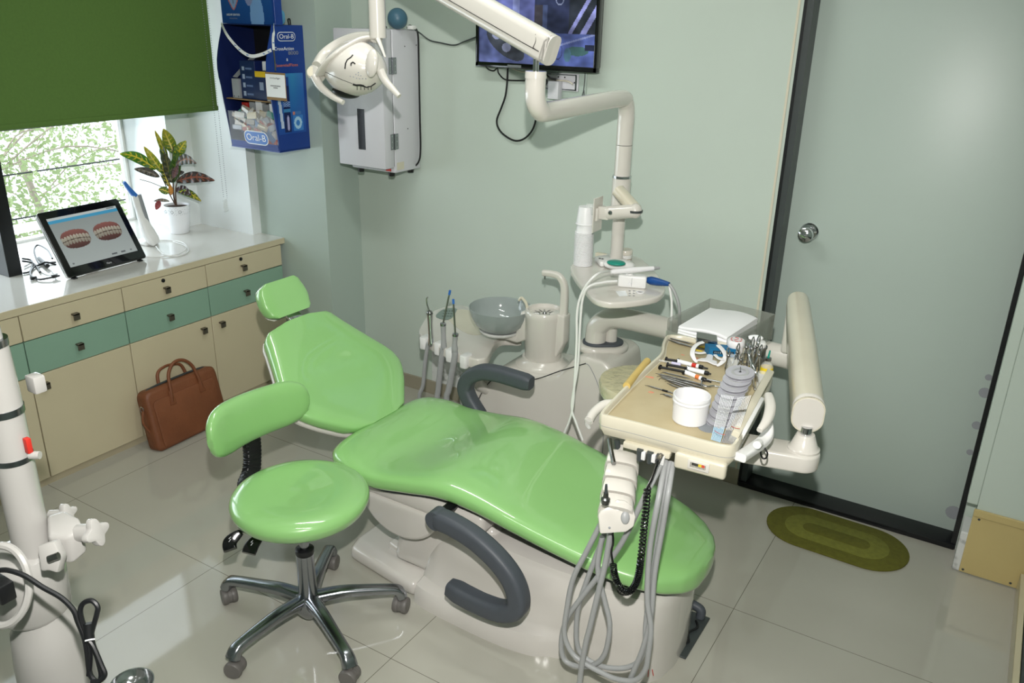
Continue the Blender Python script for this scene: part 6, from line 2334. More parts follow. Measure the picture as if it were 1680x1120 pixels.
smooth2 = [(q_.x, q_.y) for q_ in smooth_pts([V((a, b, 0)) for a, b in prof2], 3, True)]
for i in range(4):
    p0 = ra + rd * (0.01 + i * 0.045)
    p1 = p0 + rd * 0.040
    o_ = obj('rack_segment', loft(new(), [rring(p0, 0.90), rring(p0 + rd * .004, 0.94), rring(p1 - rd * .006, 1.0), rring(p1, 0.97)]), 'arm', tbl)
    n0 = p0.lerp(p1, .5) + (CAM - p0).normalized() * 0.036
    text('1234'[3 - i], n0 + RIGHT * .008, RIGHT, UP, 0.006, 'ink', o_, 'rack_number')
obj('rack_core', cyl(new(), ra - rd * 0.02, rb_ + rd * 0.0, 0.022, seg=20), 'arm', tbl)
pe = rb_ - rd * 0.002
fc = [pe + RIGHT * a * .00108 + UP * b * .00108 for a, b in ((-36, -38), (22, -34), (40, -22), (44, 0), (36, 24), (20, 36), (2, 38), (-34, 14), (-40, 4))]
ec = obj('rack_end_plate', prism(new(), [q_.copy() for q_ in fc], -FWD * 0.02, 0.004, 2), 'arm', tbl)
obj('grey_button', ball(new(), pe + RIGHT * 0.022 - UP * 0.002 - FWD * 0.020, (0.011, 0.006, 0.016), Matrix((RIGHT, FWD, UP)).transposed()), 'hose', ec)
obj('end_screw', ball(new(), pe - RIGHT * 0.016 - UP * 0.026 - FWD * 0.020, (0.003, 0.002, 0.003), Matrix((RIGHT, FWD, UP)).transposed()), 'greyprint', ec)
obj('round_mark', cyl(new(), pe + RIGHT * .006 + UP * .024 - FWD * 0.0195, pe + RIGHT * .006 + UP * .024 - FWD * 0.0206, 0.009, seg=24), 'white', ec)
obj('rack_strut', tube(new(), [at(1000, 720, y=-1.36), at(1002, 735, y=-1.38), at(1007, 760, y=-1.42)], 0.006, 10, 4), 'steel', tbl)
obj('rack_strut', tube(new(), [at(1012, 722, y=-1.34), at(1014, 742, y=-1.34)], 0.008, 10, 4), 'charcoal', tbl)
# turbine connector standing in the front rest
tcx = thing('turbine_connector', rb_ + UP * .04, 'small steel handpiece coupling standing in the front rest of the rack', 'handpiece')
q0 = at(993, 826, y=-1.545)
obj('coupling', lathe(new(), [(0, 0), (0.009, 0), (0.009, 0.006), (0.011, 0.008), (0.011, 0.014), (0.0065, 0.018), (0.006, 0.030), (0, 0.030)], q0, (0, 0, 1), 20), 'steel', tcx)
obj('nipple', cyl(new(), q0 + V((0, 0, .03)), q0 + V((-.001, 0, .052)), 0.0042, 0.003, seg=12), 'charcoal', tcx)

# grey hoses: each one a thing
YH2 = -1.46
HZ = [
    ('grey hose hanging straight down from the table, leftmost strand, crossing to the large left loop', [(1090, 752), (1070, 790), (1050, 830), (1020, 890), (985, 940), (950, 985), (930, 1015), (921, 1050), (925, 1080), (945, 1092), (972, 1091), (990, 1076), (998, 1050), (1000, 1020), (992, 985), (983, 950), (981, 920), (988, 880)], 0.0072, 0.0),
    ('grey hose making the outer left loop from the rack end', [(985, 860), (962, 905), (940, 950), (930, 1000), (926, 1040), (938, 1070), (960, 1088), (985, 1102), (1010, 1113), (1040, 1116), (1058, 1100), (1064, 1070), (1068, 1030), (1062, 980), (1066, 900), (1080, 820), (1092, 756)], 0.0072, -0.012),
    ('grey hose looping under the rack in the middle', [(993, 872), (975, 920), (960, 960), (948, 1000), (946, 1050), (956, 1075), (985, 1092), (1020, 1096), (1046, 1086), (1058, 1060), (1060, 1020), (1070, 950), (1080, 880), (1092, 810), (1100, 758)], 0.0072, 0.012),
    ('grey hose running straight down from the rack end past the bottom edge', [(1002, 872), (994, 920), (982, 970), (970, 1020), (960, 1060), (952, 1110), (950, 1150)], 0.0078, -0.022),
    ('grey hose hanging rightmost under the table, bending back at the bottom', [(1104, 760), (1096, 810), (1086, 870), (1074, 940), (1068, 1010), (1056, 1060), (1040, 1100), (1025, 1135)], 0.0072, 0.002)]
for i, (lb, pts, r, dy) in enumerate(HZ):
    w = [at(a, b, y=YH2 + dy) for a, b in pts]
    w = [V((p.x, p.y, max(p.z, 0.012))) for p in w]
    if i in (0, 1, 2, 4):
        k = 0 if i in (0, 4) else -1
        w[k] = at(pts[k][0], pts[k][1], z=0.812)
    tag(obj('instrument_hose', tube(new(), w, r, 12, 8), 'hose'), lb, 'hose', 'grey hoses of the instrument table')
# coiled black cord
A_ = [at(a, b, y=YH2 - 0.03) for a, b in ((1062, 800), (1060, 830), (1056, 870), (1052, 910), (1047, 945), (1038, 965), (1026, 970), (1014, 958), (1008, 940), (1006, 925))]
path = smooth_pts(A_, 46)
bm = new()
ct_ = []
turn = 0.0
Lp = 0.0
prev = path[0]
for i, p in enumerate(path):
    Lp += (p - prev).length
    prev = p
    t = i / len(path)
    d = (path[min(i + 1, len(path) - 1)] - path[max(i - 1, 0)]).normalized()
    x, y = frame_of(d)
    dens = 620 if t < 0.35 else 1150
    turn += (path[min(i + 1, len(path) - 1)] - p).length * dens
    ct_.append((p, x, y, turn))
fine = []
for (p, x, y, th), (p2, x2, y2, th2) in zip(ct_, ct_[1:]):
    n_ = max(2, int((th2 - th) / 0.9))
    for k in range(n_):
        u_ = k / n_
        a = th + (th2 - th) * u_
        fine.append(p.lerp(p2, u_) + x * math.cos(a) * 0.0075 + y * math.sin(a) * 0.0075)
sweep(bm, fine, circ(0.0021, 5))
ck = thing('coiled_cord', A_[0], 'black coiled cord hanging from a plug under the table to the rack', 'cable')
obj('coil', bm, 'blackgloss', ck)
obj('straight_lead', tube(new(), [at(1085, 742, z=0.82), at(1080, 756, y=YH2 - .02), at(1070, 785, y=YH2 - .03), A_[0]], 0.0028, 8, 6), 'blackgloss', ck)
obj('straight_lead', tube(new(), [A_[-1], at(1003, 905, y=YH2 - .03), at(1006, 890, y=YH2 - .03), at(1005, 870, y=YH2 - .03)], 0.0028, 8, 6), 'blackgloss', ck)
obj('plug', tube(new(), [at(1096, 733, z=0.822), at(1088, 742, z=0.818), at(1078, 756, y=YH2 - .02)], 0.011, 12, 5, scale=lambda t: 1 - .55 * t), 'black', ck)
# thin white cords from the shelf down to the chair
yw2 = -0.80
for lb, pts in (('thin pale cord hanging from the pen on the shelf, left strand', [(1000, 445), (985, 447), (970, 458), (955, 480), (947, 510), (946, 560), (943, 620), (940, 665), (934, 690), (925, 712)]),
                ('thin pale cord hanging from the holder box on the shelf, right strand', [(1012, 461), (990, 463), (966, 470), (956, 490), (952, 530), (948, 600), (938, 665), (946, 695), (956, 722)])):
    w = [at(pts[0][0], pts[0][1], z=SZh + .05), at(pts[1][0], pts[1][1], y=-0.76)] + [at(a, b, y=yw2) for a, b in pts[2:]]
    tag(obj('thin_cord', tube(new(), w, 0.0042, 10, 8), 'white'), lb, 'cable', 'thin cords hanging from the shelf')
# ================================================================== THINGS ON THE INSTRUMENT TABLE
ZB = bedz + 0.0002
B_ = lambda px, py, dz=0.0: at(px, py, z=ZB + dz)
# big white tub
c = B_(1131, 689)
tub = thing('white_tub', c, 'open empty white plastic tub on the instrument table', 'tub')
obj('wall', lathe(new(), [(0, 0), (0.040, 0), (0.0425, 0.003), (0.0440, 0.052), (0.0462, 0.054), (0.0462, 0.058), (0.0450, 0.060), (0.0465, 0.063), (0.0460, 0.067), (0.0455, 0.070), (0.0435, 0.070), (0.0425, 0.055), (0.0405, 0.004), (0, 0.0035)], c, seg=56, closed_bottom=False, closed_top=False), 'whiteb', tub)
g_ = obj('flat_disc', lathe(new(), [(0, 0), (0.026, 0), (0.026, 0.001), (0, 0.001)], B_(1163, 702), seg=36), 'greyprint')
tag(g_, 'flat dark grey disc lying between the white tub and the wire packets', 'disc')
# spools
s0, s1 = B_(1179, 692, 0.003), at(1214, 615, z=ZB + 0.088)
NS = 8
names_ = ['lowest of the clear grey thread spools on the instrument table, beside the white tub', 'second spool from the bottom of the leaning stack', 'third spool from the bottom of the leaning stack', 'fourth spool from the bottom of the leaning stack', 'fifth spool from the bottom of the leaning stack', 'third spool from the top of the leaning stack', 'second spool from the top of the leaning stack', 'topmost clear grey thread spool, with a wire end sticking up']
for i in range(NS):
    p = s0.lerp(s1, i / (NS - 1))
    root = thing('thread_spool', p, names_[i], 'spool', 'spools stacked on the instrument table')
    r = 0.031 + 0.005 * i / (NS - 1)
    axis = V((0.05 - 0.012 * i, -0.16 + 0.02 * (i % 3), 1)).normalized()
    obj('lower_flange', lathe(new(), [(0.004, 0), (r, 0), (r + .0005, 0.0009), (r, 0.0018), (0.004, 0.0018)], p, axis, 40, False, False), 'spool', root)
    root_c = i % 2
    obj('thread_core', lathe(new(), [(0.005, 0.0018), (r * .5, 0.0018), (r * .5, 0.0072), (0.005, 0.0072)], p, axis, 32, False, False), 'charcoal', root)
    tf = obj('upper_flange', lathe(new(), [(0.004, 0.0072), (r, 0.0072), (r + .0005, 0.0081), (r, 0.0090), (0.014, 0.0090), (0.012, 0.0098), (0.004, 0.0098)], p, axis, 40, False, False), 'spool', root)
    obj('hub_ring', lathe(new(), [(r * .42, 0.0091), (r * .62, 0.0091), (r * .60, 0.0098), (r * .44, 0.0098)], p, axis, 36, False, False), 'hose', tf)
    if i == NS - 1:
        obj('wire_end', tube(new(), [p + axis * .009, p + axis * 0.018 + V((.001, 0, 0)), p + axis * 0.024], 0.0007, 6, 3), 'ink', root)
# wire packets
random.seed(4)
gi = 0


def packet(b, t, lab_, kind):
    pb, pt = B_(b[0], b[1], 0.001), at(t[0], t[1], z=ZB + 0.085)
    d = (pt - pb)
    Lp_ = d.length
    d.normalize()
    away = ray(*b).normalized()
    away = (away - d * away.dot(d)).normalized()
    s_ = d.cross(away).normalized()
    root = thing('wire_packet', pb, lab_, 'packet', 'archwire packets at the right end of the instrument table')
    mid_ = pb + d * Lp_ * .70
    w_ = 0.018
    poly = [pb, pb + away * w_, mid_ + away * w_, pt + away * 0.006, pt, mid_ - away * 0.001]
    obj('sleeve', prism(new(), [q_ + s_ * -0.0006 for q_ in poly], s_ * 0.0011, 0.0002, 1), 'pwhite', root, flat=True)
    lo_ = pb + d * Lp_ * (0.30 + random.uniform(-.04, .04))
    obj('blue_end', prism(new(), [pb + s_ * -0.0009 - away * .0004, pb + away * w_ + s_ * -0.0009, lo_ + away * w_ + s_ * -0.0009, lo_ + s_ * -0.0009 - away * .0004], s_ * 0.0017), 'paleblue' if kind else 'greyprint', root, flat=True)
    k0_ = mid_ - d * 0.006
    obj('dark_edge', prism(new(), [k0_ + s_ * -0.0009 - away * .001, k0_ + away * w_ + s_ * -0.0009, mid_ + away * w_ + s_ * -0.0009, mid_ + s_ * -0.0009 - away * .002], s_ * 0.0017), 'charcoal' if kind == 0 else 'hose', root, flat=True)


for i in range(9):
    t_ = i / 8
    packet((1167 + 14 * t_, 721 + 4.5 * t_), (1184 + 19 * t_, 647 + 3 * t_), 'light blue tipped wire packet, number %s from the tub side in the left bundle' % ('one', 'two', 'three', 'four', 'five', 'six', 'seven', 'eight', 'nine')[i], 1)
for i in range(10):
    t_ = i / 9
    packet((1184 + 20 * t_, 726 + 3 * t_), (1211 + 21 * t_, 652 - 4 * t_), 'clear sleeved wire packet with dark band, number %s from the left bundle' % ('one', 'two', 'three', 'four', 'five', 'six', 'seven', 'eight', 'nine', 'ten')[i], 0)
for lb_, pts in (('thin red rubber band across the left bundle of wire packets', [(1172, 706), (1180, 711), (1190, 713)]), ('thin red rubber band across the right bundle of wire packets', [(1200, 699), (1207, 702), (1214, 703)])):
    w = [at(a, b, z=ZB + 0.031) - ray(a, b).normalized() * 0.012 for a, b in pts]
    tag(obj('rubber_band', tube(new(), w, 0.0006, 6, 4), 'red'), lb_, 'rubber band', 'rubber bands on the wire packets')


# slim steel instruments
def instrument(a, b, r, lab_, z=0.003, band=None, hook=0.004):
    A_, Bq = B_(a[0], a[1], z), B_(b[0], b[1], z)
    d = Bq - A_
    Ln = d.length
    dn = d.normalized()
    s_ = V((-dn.y, dn.x, 0))
    root = thing('steel_instrument', A_, lab_, 'instrument', 'hand instruments on the instrument table')
    pts = [A_ + s_ * hook - V((0, 0, z - .001)), A_ + dn * 0.010, A_ + dn * 0.03, A_ + dn * (Ln * .5), Bq - dn * 0.03, Bq - dn * 0.012, Bq - s_ * hook]
    p = smooth_pts(pts, 5)

    def sc(t):
        e = min(t, 1 - t)
        return 0.25 + 0.75 * min(1, max(0, (e - 0.12) / 0.14))
    obj('shaft', sweep(new(), p, circ(r, 10), scale=sc), 'steel', root)
    if band:
        m_ = A_ + dn * Ln * band
        obj('black_band', cyl(new(), m_ - dn * 0.008, m_ + dn * 0.008, r * 1.25, seg=12), 'ink', root)
    return root


INS = [((1075, 612), (1152, 630), .0024, 'grey probe at the back of the heap of hand instruments'), ((1077, 615), (1158, 637), .0026, 'long grey scaler second from the back of the instrument heap'), ((1080, 618), (1149, 639), .0028, 'thick dull scaler in the middle of the instrument heap'), ((1089, 614), (1163, 640), .0022, 'thin scaler reaching furthest towards the spools'), ((1090, 623), (1152, 645), .0024, 'dull probe under the middle of the instrument heap'), ((1082, 609), (1138, 622), .0020, 'short thin probe topmost in the instrument heap'), ((1093, 628), (1144, 648), .0025, 'grey instrument at the front of the heap, touching the white tub'),
       ((1105, 619), (1166, 634), .0022, 'bright slim instrument pointing at the spools')]
for i, (a, b, r, lb_) in enumerate(INS):
    instrument(a, b, r, lb_, 0.003 + 0.0042 * (i % 3))
instrument((1058, 631), (1112, 647), .0022, 'needle-tipped probe with a black band, left of the white tub', 0.003, 0.62, 0.001)
instrument((1083, 645), (1110, 653), .0036, 'short flat steel piece lying nearest the left of the white tub', 0.0038, None, 0.001)
for i, (a, b) in enumerate((((1093, 553), (1140, 565)), ((1092, 556), (1136, 568)), ((1101, 560), (1145, 571)))):
    instrument(a, b, .0026, ('back most of the three bright tweezers at the far left corner of the table', 'middle of the three bright tweezers at the far left corner of the table', 'front most of the three tweezers at the far left corner of the table')[i], 0.004)


# syringes
def syringe(a, f, e, t, label, band, body='pwhite', z=0.0075):
    A_, Fp, E_, T_ = B_(a[0], a[1], z), B_(f[0], f[1], z), B_(e[0], e[1], z), B_(t[0], t[1], z)
    d = (E_ - Fp).normalized()
    root = thing('syringe', Fp, label, 'syringe', 'composite syringes on the instrument table')
    pz = smooth_pts([A_, Fp], 3)
    obj('plunger', sweep(new(), pz, circ(0.0036, 10)), 'black', root)
    obj('thumb_rest', cyl(new(), A_ - d * 0.0014, A_ + d * 0.0014, 0.0075, seg=16), 'black', root)
    obj('finger_flange', box(new(), Fp - V((0.003, 0.011, 0.005)), Fp + V((0.003, 0.011, 0.005)), 0.001, 2, Matrix.Rotation(math.atan2(d.y, d.x), 3, 'Z')), 'black', root)
    obj('barrel', cyl(new(), Fp, E_, 0.0062, seg=18), body, root)
    q_ = E_ - d * 0.014
    if band:
        obj('colour_band', cyl(new(), q_ - d * 0.007, q_ + d * 0.006, 0.0064, seg=18), band, root)
    obj('cap', lathe(new(), [(0, 0), (0.0060, 0), (0.0060, 0.010), (0.0028, 0.014), (0.0022, (T_ - E_).length), (0, (T_ - E_).length)], E_, d, 16), 'black', root)
    m_ = Fp.lerp(E_, 0.6)
    text('A2', m_ + V((0, 0, 0.0063)), d, V((-d.y, d.x, 0)), 0.0028, 'ink', root, 'label_print')


syringe((1093, 589), (1111, 592), (1147, 601), (1162, 604), 'white syringe with a red band, backmost on the instrument table', 'red')
syringe((1095, 598), (1127, 604), (1156, 611), (1167, 613), 'plain white syringe with black cap, middle of the three', None, z=0.009)
syringe((1083, 602), (1124, 610), (1152, 621), (1168, 626), 'white syringe with an orange band, nearest of the three', 'orange')
sy = thing('clear_applicator', B_(1078, 590), 'clear and lilac applicator tube lying behind the black syringe plungers', 'applicator')
obj('clear_tube', cyl(new(), B_(1078, 590, .005), B_(1102, 595, .005), 0.003, seg=12), 'clear', sy)
obj('lilac_label', cyl(new(), B_(1102, 595, .005), B_(1117, 598, .005), 0.0042, seg=14), mat('lilac_label', rgb(200, 196, 224), 0.5, noise=(40, 0.1)), sy)
# pliers lying near the spools
pr3 = thing('small_pliers', B_(1150, 628), 'small bright pliers lying between the instrument heap and the spools', 'pliers')
for j, pts in enumerate(([(1150, 632), (1160, 634), (1172, 633), (1184, 636)], [(1150, 630), (1154, 622), (1168, 624), (1186, 628)])):
    obj('handle', tube(new(), [B_(a, b, .004 + .002 * j) for a, b in pts], 0.0026, 10, 6), 'chrome', pr3)
obj('jaw', tube(new(), [B_(1150, 631, .005), B_(1144, 629, .005), B_(1140, 627, .004)], 0.0036, 10, 4, scale=lambda t: 1.1 - .7 * t), 'chrome', pr3)
# cheek retractor
cr = thing('cheek_retractor', B_(1165, 590), 'white plastic cheek retractor standing before the blue box', 'retractor')
zz = 0.012
pl3 = lambda a, b, h=zz: at(a, b, z=ZB + h)
obj('left_wing', sweep(new(), smooth_pts([pl3(1154, 561, .040), pl3(1145, 564, .036), pl3(1138, 571, .030), pl3(1136, 581, .020), pl3(1140, 590, .010), pl3(1144, 594, .004)], 6), rrect(0.014, 0.003, 0.0012, 3), scale=lambda t: 1.0 if t < .6 else 1 - (t - .6) * 1.6), 'whiteb', cr)
obj('right_wing', sweep(new(), smooth_pts([pl3(1178, 566, .040), pl3(1185, 573, .034), pl3(1190, 582, .026), pl3(1188, 590, .016), pl3(1181, 597, .008), pl3(1176, 600, .004)], 6), rrect(0.014, 0.003, 0.0012, 3), scale=lambda t: 1.0 if t < .6 else 1 - (t - .6) * 1.6), 'whiteb', cr)
obj('left_flap', sweep(new(), smooth_pts([pl3(1137, 577, .022), pl3(1147, 579, .020), pl3(1157, 578, .020)], 5), rrect(0.010, 0.003, 0.0012, 3)), 'whiteb', cr)
obj('right_flap', sweep(new(), smooth_pts([pl3(1173, 582, .022), pl3(1180, 588, .020), pl3(1188, 589, .020)], 5), rrect(0.010, 0.003, 0.0012, 3)), 'whiteb', cr)
poly = [pl3(a, b, .003) for a, b in ((1142, 592), (1150, 589), (1157, 589), (1160, 583), (1166, 582), (1170, 585), (1169, 592), (1176, 594), (1177, 600), (1171, 599), (1160, 594), (1150, 593))]
obj('lip_bridge', prism(new(), poly, (0, 0, 0.004), 0.001, 1), 'whiteb', cr)
# steel box, blue box, jar
sb_ = thing('steel_box', B_(1160, 568), 'small brushed steel box at the back of the instrument table, left of the blue box', 'box')
a0_, a1_, a2_ = at(1143, 545, z=ZB + .035), at(1176, 551, z=ZB + .035), at(1177, 561, z=ZB + .035)
a3_ = a0_ + (a2_ - a1_)
obj('case', prism(new(), [V((q_.x, q_.y, ZB + .001)) for q_ in (a0_, a1_, a2_, a3_)], (0, 0, 0.034), 0.001, 1), 'alu', sb_)
pg_ = [V((q_.x, q_.y, ZB + .0355)) for q_ in (a0_, a1_, a2_, a3_)]
obj('lid', prism(new(), pg_, (0, 0, 0.002), 0.0006, 1), 'steel', sb_)
bb = thing('blue_box', B_(1180, 582), 'bright blue carton with black printed band on the instrument table', 'box')
a0_, a1_, a2_ = at(1157, 563, z=ZB + .028), at(1203, 566, z=ZB + .028), at(1211, 573, z=ZB + .028)
a3_ = a0_ + (a2_ - a1_)
obj('carton', prism(new(), [V((q_.x, q_.y, ZB + .001)) for q_ in (a0_, a1_, a2_, a3_)], (0, 0, 0.027), 0.0006, 1), 'bluebox', bb, flat=True)
ud = (a2_ - a3_)


def bbimg(s, t):
    if 0.3 < t < 0.75 and 0.1 < s < 0.9:
        if int(s * 40) % 3 == 0 and .4 < t < .62:
            return (150, 170, 180)
        return (20, 40, 58)
    return (16, 104, 150)


paint('band_print', V((a3_.x, a3_.y, ZB + .003)) + ud * .05 + V((0.0005, -0.0012, 0)), V((ud.x, ud.y, 0)) * .9, V((0, 0, .022)), 44, 16, bbimg, 'print', bb)
c = B_(1205, 582)
jr = thing('white_jar', c, 'white jar with brown-red lettering on its lid, behind the blue box', 'jar')
obj('jar_body', lathe(new(), [(0, 0), (0.022, 0), (0.024, 0.003), (0.024, 0.030), (0, 0.030)], c, seg=36), 'whiteb', jr)
ld = obj('jar_lid', lathe(new(), [(0, 0.031), (0.0255, 0.031), (0.0262, 0.034), (0.0255, 0.046), (0.023, 0.049), (0, 0.049)], c, seg=36), 'whiteb', jr)
bm = new()
for a0__ in (0.4, 1.5, 2.7, 3.7, 4.8, 5.6):
    pts = [c + V((math.cos(a0__ + k * .15) * .016, math.sin(a0__ + k * .15) * .016, 0.0494)) for k in range(5)]
    sweep(bm, pts, circ(0.0012, 5))
obj('lid_print', bm, 'red', ld)
obj('lid_bar', tube(new(), [c + V((-.004, -.009, .0494)), c + V((.004, .009, .0494))], 0.001, 5, 2), 'red', ld)
# smoky tissue box
zt = 0.94
q0_, q1_, q3_ = at(1165, 489, z=zt), at(1272, 515, z=zt), at(1142, 535, z=zt)
e_u = (q1_ - q0_)
e_v = (q3_ - q0_)
e_v = e_v - e_u * (e_v.dot(e_u) / e_u.length_squared)
tb_ = thing('tissue_holder', q0_ + e_u * .5 + e_v * .5 - V((0, 0, .1)), 'smoky transparent open box holding folded white tissues, at the back of the table', 'holder')
un_, vn_ = e_u.normalized(), e_v.normalized()
zb2 = 0.8525
hB = zt - zb2
base_ = V((q0_.x, q0_.y, zb2))
Lu, Lv = e_u.length, e_v.length
for nm, o_, a_, b_ in (('back_wall', base_, un_ * Lu, vn_ * .0025), ('front_wall', base_ + vn_ * (Lv - .0025), un_ * Lu, vn_ * .0025), ('side_wall', base_ + vn_ * .0028, un_ * .0025, vn_ * (Lv - .0056)), ('side_wall', base_ + un_ * (Lu - .0025) + vn_ * .0028, un_ * .0025, vn_ * (Lv - .0056))):
    obj(nm, prism(new(), [o_, o_ + a_, o_ + a_ + b_, o_ + b_], (0, 0, hB if nm != 'front_wall' else hB * .55), 0.0004, 1), 'acryl', tb_, flat=True)
o_ = obj('dark_slot', prism(new(), [base_ + un_ * (Lu * .3) + vn_ * .004 + V((0, 0, hB * .66)), base_ + un_ * (Lu * .75) + vn_ * .004 + V((0, 0, hB * .66)), base_ + un_ * (Lu * .75) + vn_ * .007 + V((0, 0, hB * .66)), base_ + un_ * (Lu * .3) + vn_ * .007 + V((0, 0, hB * .66))], (0, 0, .006)), 'ink', tb_, flat=True)
ts = thing('tissue_stack', base_ + un_ * Lu * .5, 'stack of folded white tissues inside the smoky transparent box', 'tissues')
for k in range(5):
    zc_ = 0.006 + k * 0.0125
    bm = new()
    prof_ = []
    n_ = 14
    R = []
    for i in range(n_ + 1):
        s_ = i / n_
        uu = Lu * (0.10 + 0.72 * s_)
        bulge = 0.006 * math.sin(math.pi * s_) + 0.004 * math.sin(5 * s_ + k)
        ring = []
        for (x_, y_) in rrect(Lv * 0.78 - .002 * k, 0.012, 0.005, 3):
            ring.append(base_ + un_ * uu + vn_ * (Lv * .5 + x_) + V((0, 0, zc_ + y_ + bulge + 0.010 * (x_ < 0) * (k / 4))))
        R.append(ring)
    obj('folded_tissue', loft(bm, R), 'paper', ts)
# canister, plier stand, bottle
c = B_(1240, 597)
cn_ = thing('metal_canister', c, 'silver canister with a white lid at the far right of the table', 'canister')
obj('can', lathe(new(), [(0, 0), (0.023, 0), (0.0235, 0.002), (0.0235, 0.052), (0.026, 0.053), (0.026, 0.058), (0, 0.058)], c, seg=36), 'alu', cn_)
obj('lid', lathe(new(), [(0, 0.058), (0.021, 0.058), (0.0215, 0.066), (0.018, 0.071), (0, 0.072)], c, seg=36), 'white', cn_)
obj('cotton', ball(new(), c + V((-0.012, 0.004, 0.078)), (0.022, 0.014, 0.008), Matrix.Rotation(.5, 3, 'Z')), 'paper', cn_)
c = B_(1256, 618)
bt = thing('glass_bottle', c, 'small clear glass bottle with a yellow label and green dropper at the right edge', 'bottle')
obj('glass_body', lathe(new(), [(0, 0), (0.016, 0), (0.017, 0.002), (0.017, 0.034), (0.013, 0.041), (0.007, 0.046), (0.0065, 0.052), (0, 0.052)], c, seg=30), 'clear', bt)
obj('label', lathe(new(), [(0.0172, 0.012), (0.0174, 0.012), (0.0174, 0.031), (0.0172, 0.031)], c, seg=30, closed_bottom=False, closed_top=False), 'yellowbit', bt)
obj('metal_cap', lathe(new(), [(0, 0.050), (0.009, 0.050), (0.009, 0.058), (0, 0.059)], c, seg=20), 'alu', bt)
obj('dropper', cyl(new(), c + V((0, 0, .059)), c + V((.002, 0, .080)), 0.0032, 0.0022, seg=12), 'teal', bt)
c = B_(1247, 640)
g2 = thing('clear_vial', c, 'clear vial with pale contents standing in front of the yellow labelled bottle', 'vial')
obj('vial_body', lathe(new(), [(0, 0), (0.013, 0), (0.0135, 0.002), (0.0125, 0.052), (0.0115, 0.052), (0.011, 0.004), (0, 0.003)], c, seg=26, closed_top=False), 'clear', g2)
obj('contents', lathe(new(), [(0, 0.004), (0.0105, 0.004), (0.0105, 0.026), (0, 0.028)], c, seg=20), 'creamy', g2)
c = B_(1203, 618)
cup_ = thing('glass_cup', c, 'clear glass cup holding steel instruments behind the spools', 'cup')
obj('cup_wall', lathe(new(), [(0, 0), (0.019, 0), (0.0195, 0.002), (0.0215, 0.060), (0.0205, 0.060), (0.0185, 0.004), (0, 0.003)], c, seg=34, closed_top=False), 'clear', cup_)
c2_ = B_(1228, 620)
tray2 = thing('plier_stand', c2_, 'steel wire stand holding dental pliers, right of the glass cup', 'stand')
bm = new()
for a in range(2):
    zz_ = 0.012 + a * 0.034
    tube(bm, [c2_ + V((0.026 * math.cos(k * math.pi / 4), 0.018 * math.sin(k * math.pi / 4), zz_)) for k in range(8)], 0.0012, 6, 4, closed=True)
for k in range(6):
    p_ = c2_ + V((0.026 * math.cos(k * math.pi / 3), 0.018 * math.sin(k * math.pi / 3), 0.001))
    cyl(bm, p_, p_ + V((0, 0, 0.046)), 0.0011, seg=6)
obj('wire_frame', bm, 'steel', tray2)
random.seed(8)


def pliers(base, lean, label, hgt, sp_=0.008):
    root = thing('dental_pliers', base, label, 'pliers', 'pliers and forceps standing at the back of the table')
    j = base + lean * hgt * .72
    side = V((RIGHT.x, RIGHT.y, 0)).normalized()
    for s_ in (-1, 1):
        obj('handle', tube(new(), [base + side * s_ * sp_, base + lean * hgt * .3 + side * s_ * sp_ * 1.1, base + lean * hgt * .6 + side * s_ * .003, j], 0.0028, 8, 5), 'chrome', root)
        obj('beak', tube(new(), [j, j + lean * hgt * .14 + side * s_ * .004, j + lean * hgt * .28 + side * s_ * .0006], 0.0026, 8, 5, scale=lambda t: 1.1 - .6 * t), 'chrome', root)
    obj('hinge', ball(new(), j, (0.0055, 0.0055, 0.0055), u=14, v=8), 'steel', root)


PL = [((1196, 617), (-.15, 0.0), .085, 'bright forceps leaning left in the glass cup'), ((1203, 616), (0.02, 0.1), .095, 'bright forceps standing in the middle of the glass cup'), ((1208, 620), (.12, -.05), .080, 'short forceps leaning right in the glass cup'),
      ((1221, 618), (-.08, .1), .118, 'tall pliers at the left end of the wire stand'), ((1226, 622), (.0, .05), .125, 'tallest pliers in the wire stand'), ((1231, 616), (.05, .15), .120, 'pliers with bright beaks at the back of the wire stand'), ((1235, 624), (.10, 0.0), .110, 'pliers at the right end of the wire stand')]
for (p_, ln, h_, lb_) in PL:
    pliers(B_(p_[0], p_[1], 0.003), V((ln[0], ln[1], 1)).normalized(), lb_, h_)
lp = thing('long_pliers', B_(1243, 640), 'long steel pliers leaning on the wire stand, handles towards the viewer', 'pliers')
obj('handle', tube(new(), [at(1232, 592, z=ZB + .075), at(1240, 612, z=ZB + .05), at(1246, 630, z=ZB + .02), at(1250, 640, z=ZB + .006)], 0.0035, 10, 6), 'chrome', lp)
obj('handle', tube(new(), [at(1232, 592, z=ZB + .075), at(1234, 618, z=ZB + .045), at(1238, 636, z=ZB + .016), at(1243, 645, z=ZB + .005)], 0.0033, 10, 6), 'chrome', lp)
obj('beak', tube(new(), [at(1232, 592, z=ZB + .075), at(1229, 582, z=ZB + .086), at(1228, 574, z=ZB + .094)], 0.003, 10, 5, scale=lambda t: 1.2 - .7 * t), 'chrome', lp)
ybit = obj('yellow_card', bx(B_(1146, 575) - V((.012, .003, 0)), B_(1146, 575) + V((.012, .003, .0015))), 'yellowbit')
tag(ybit, 'small yellow card scrap beside the steel box', 'card')

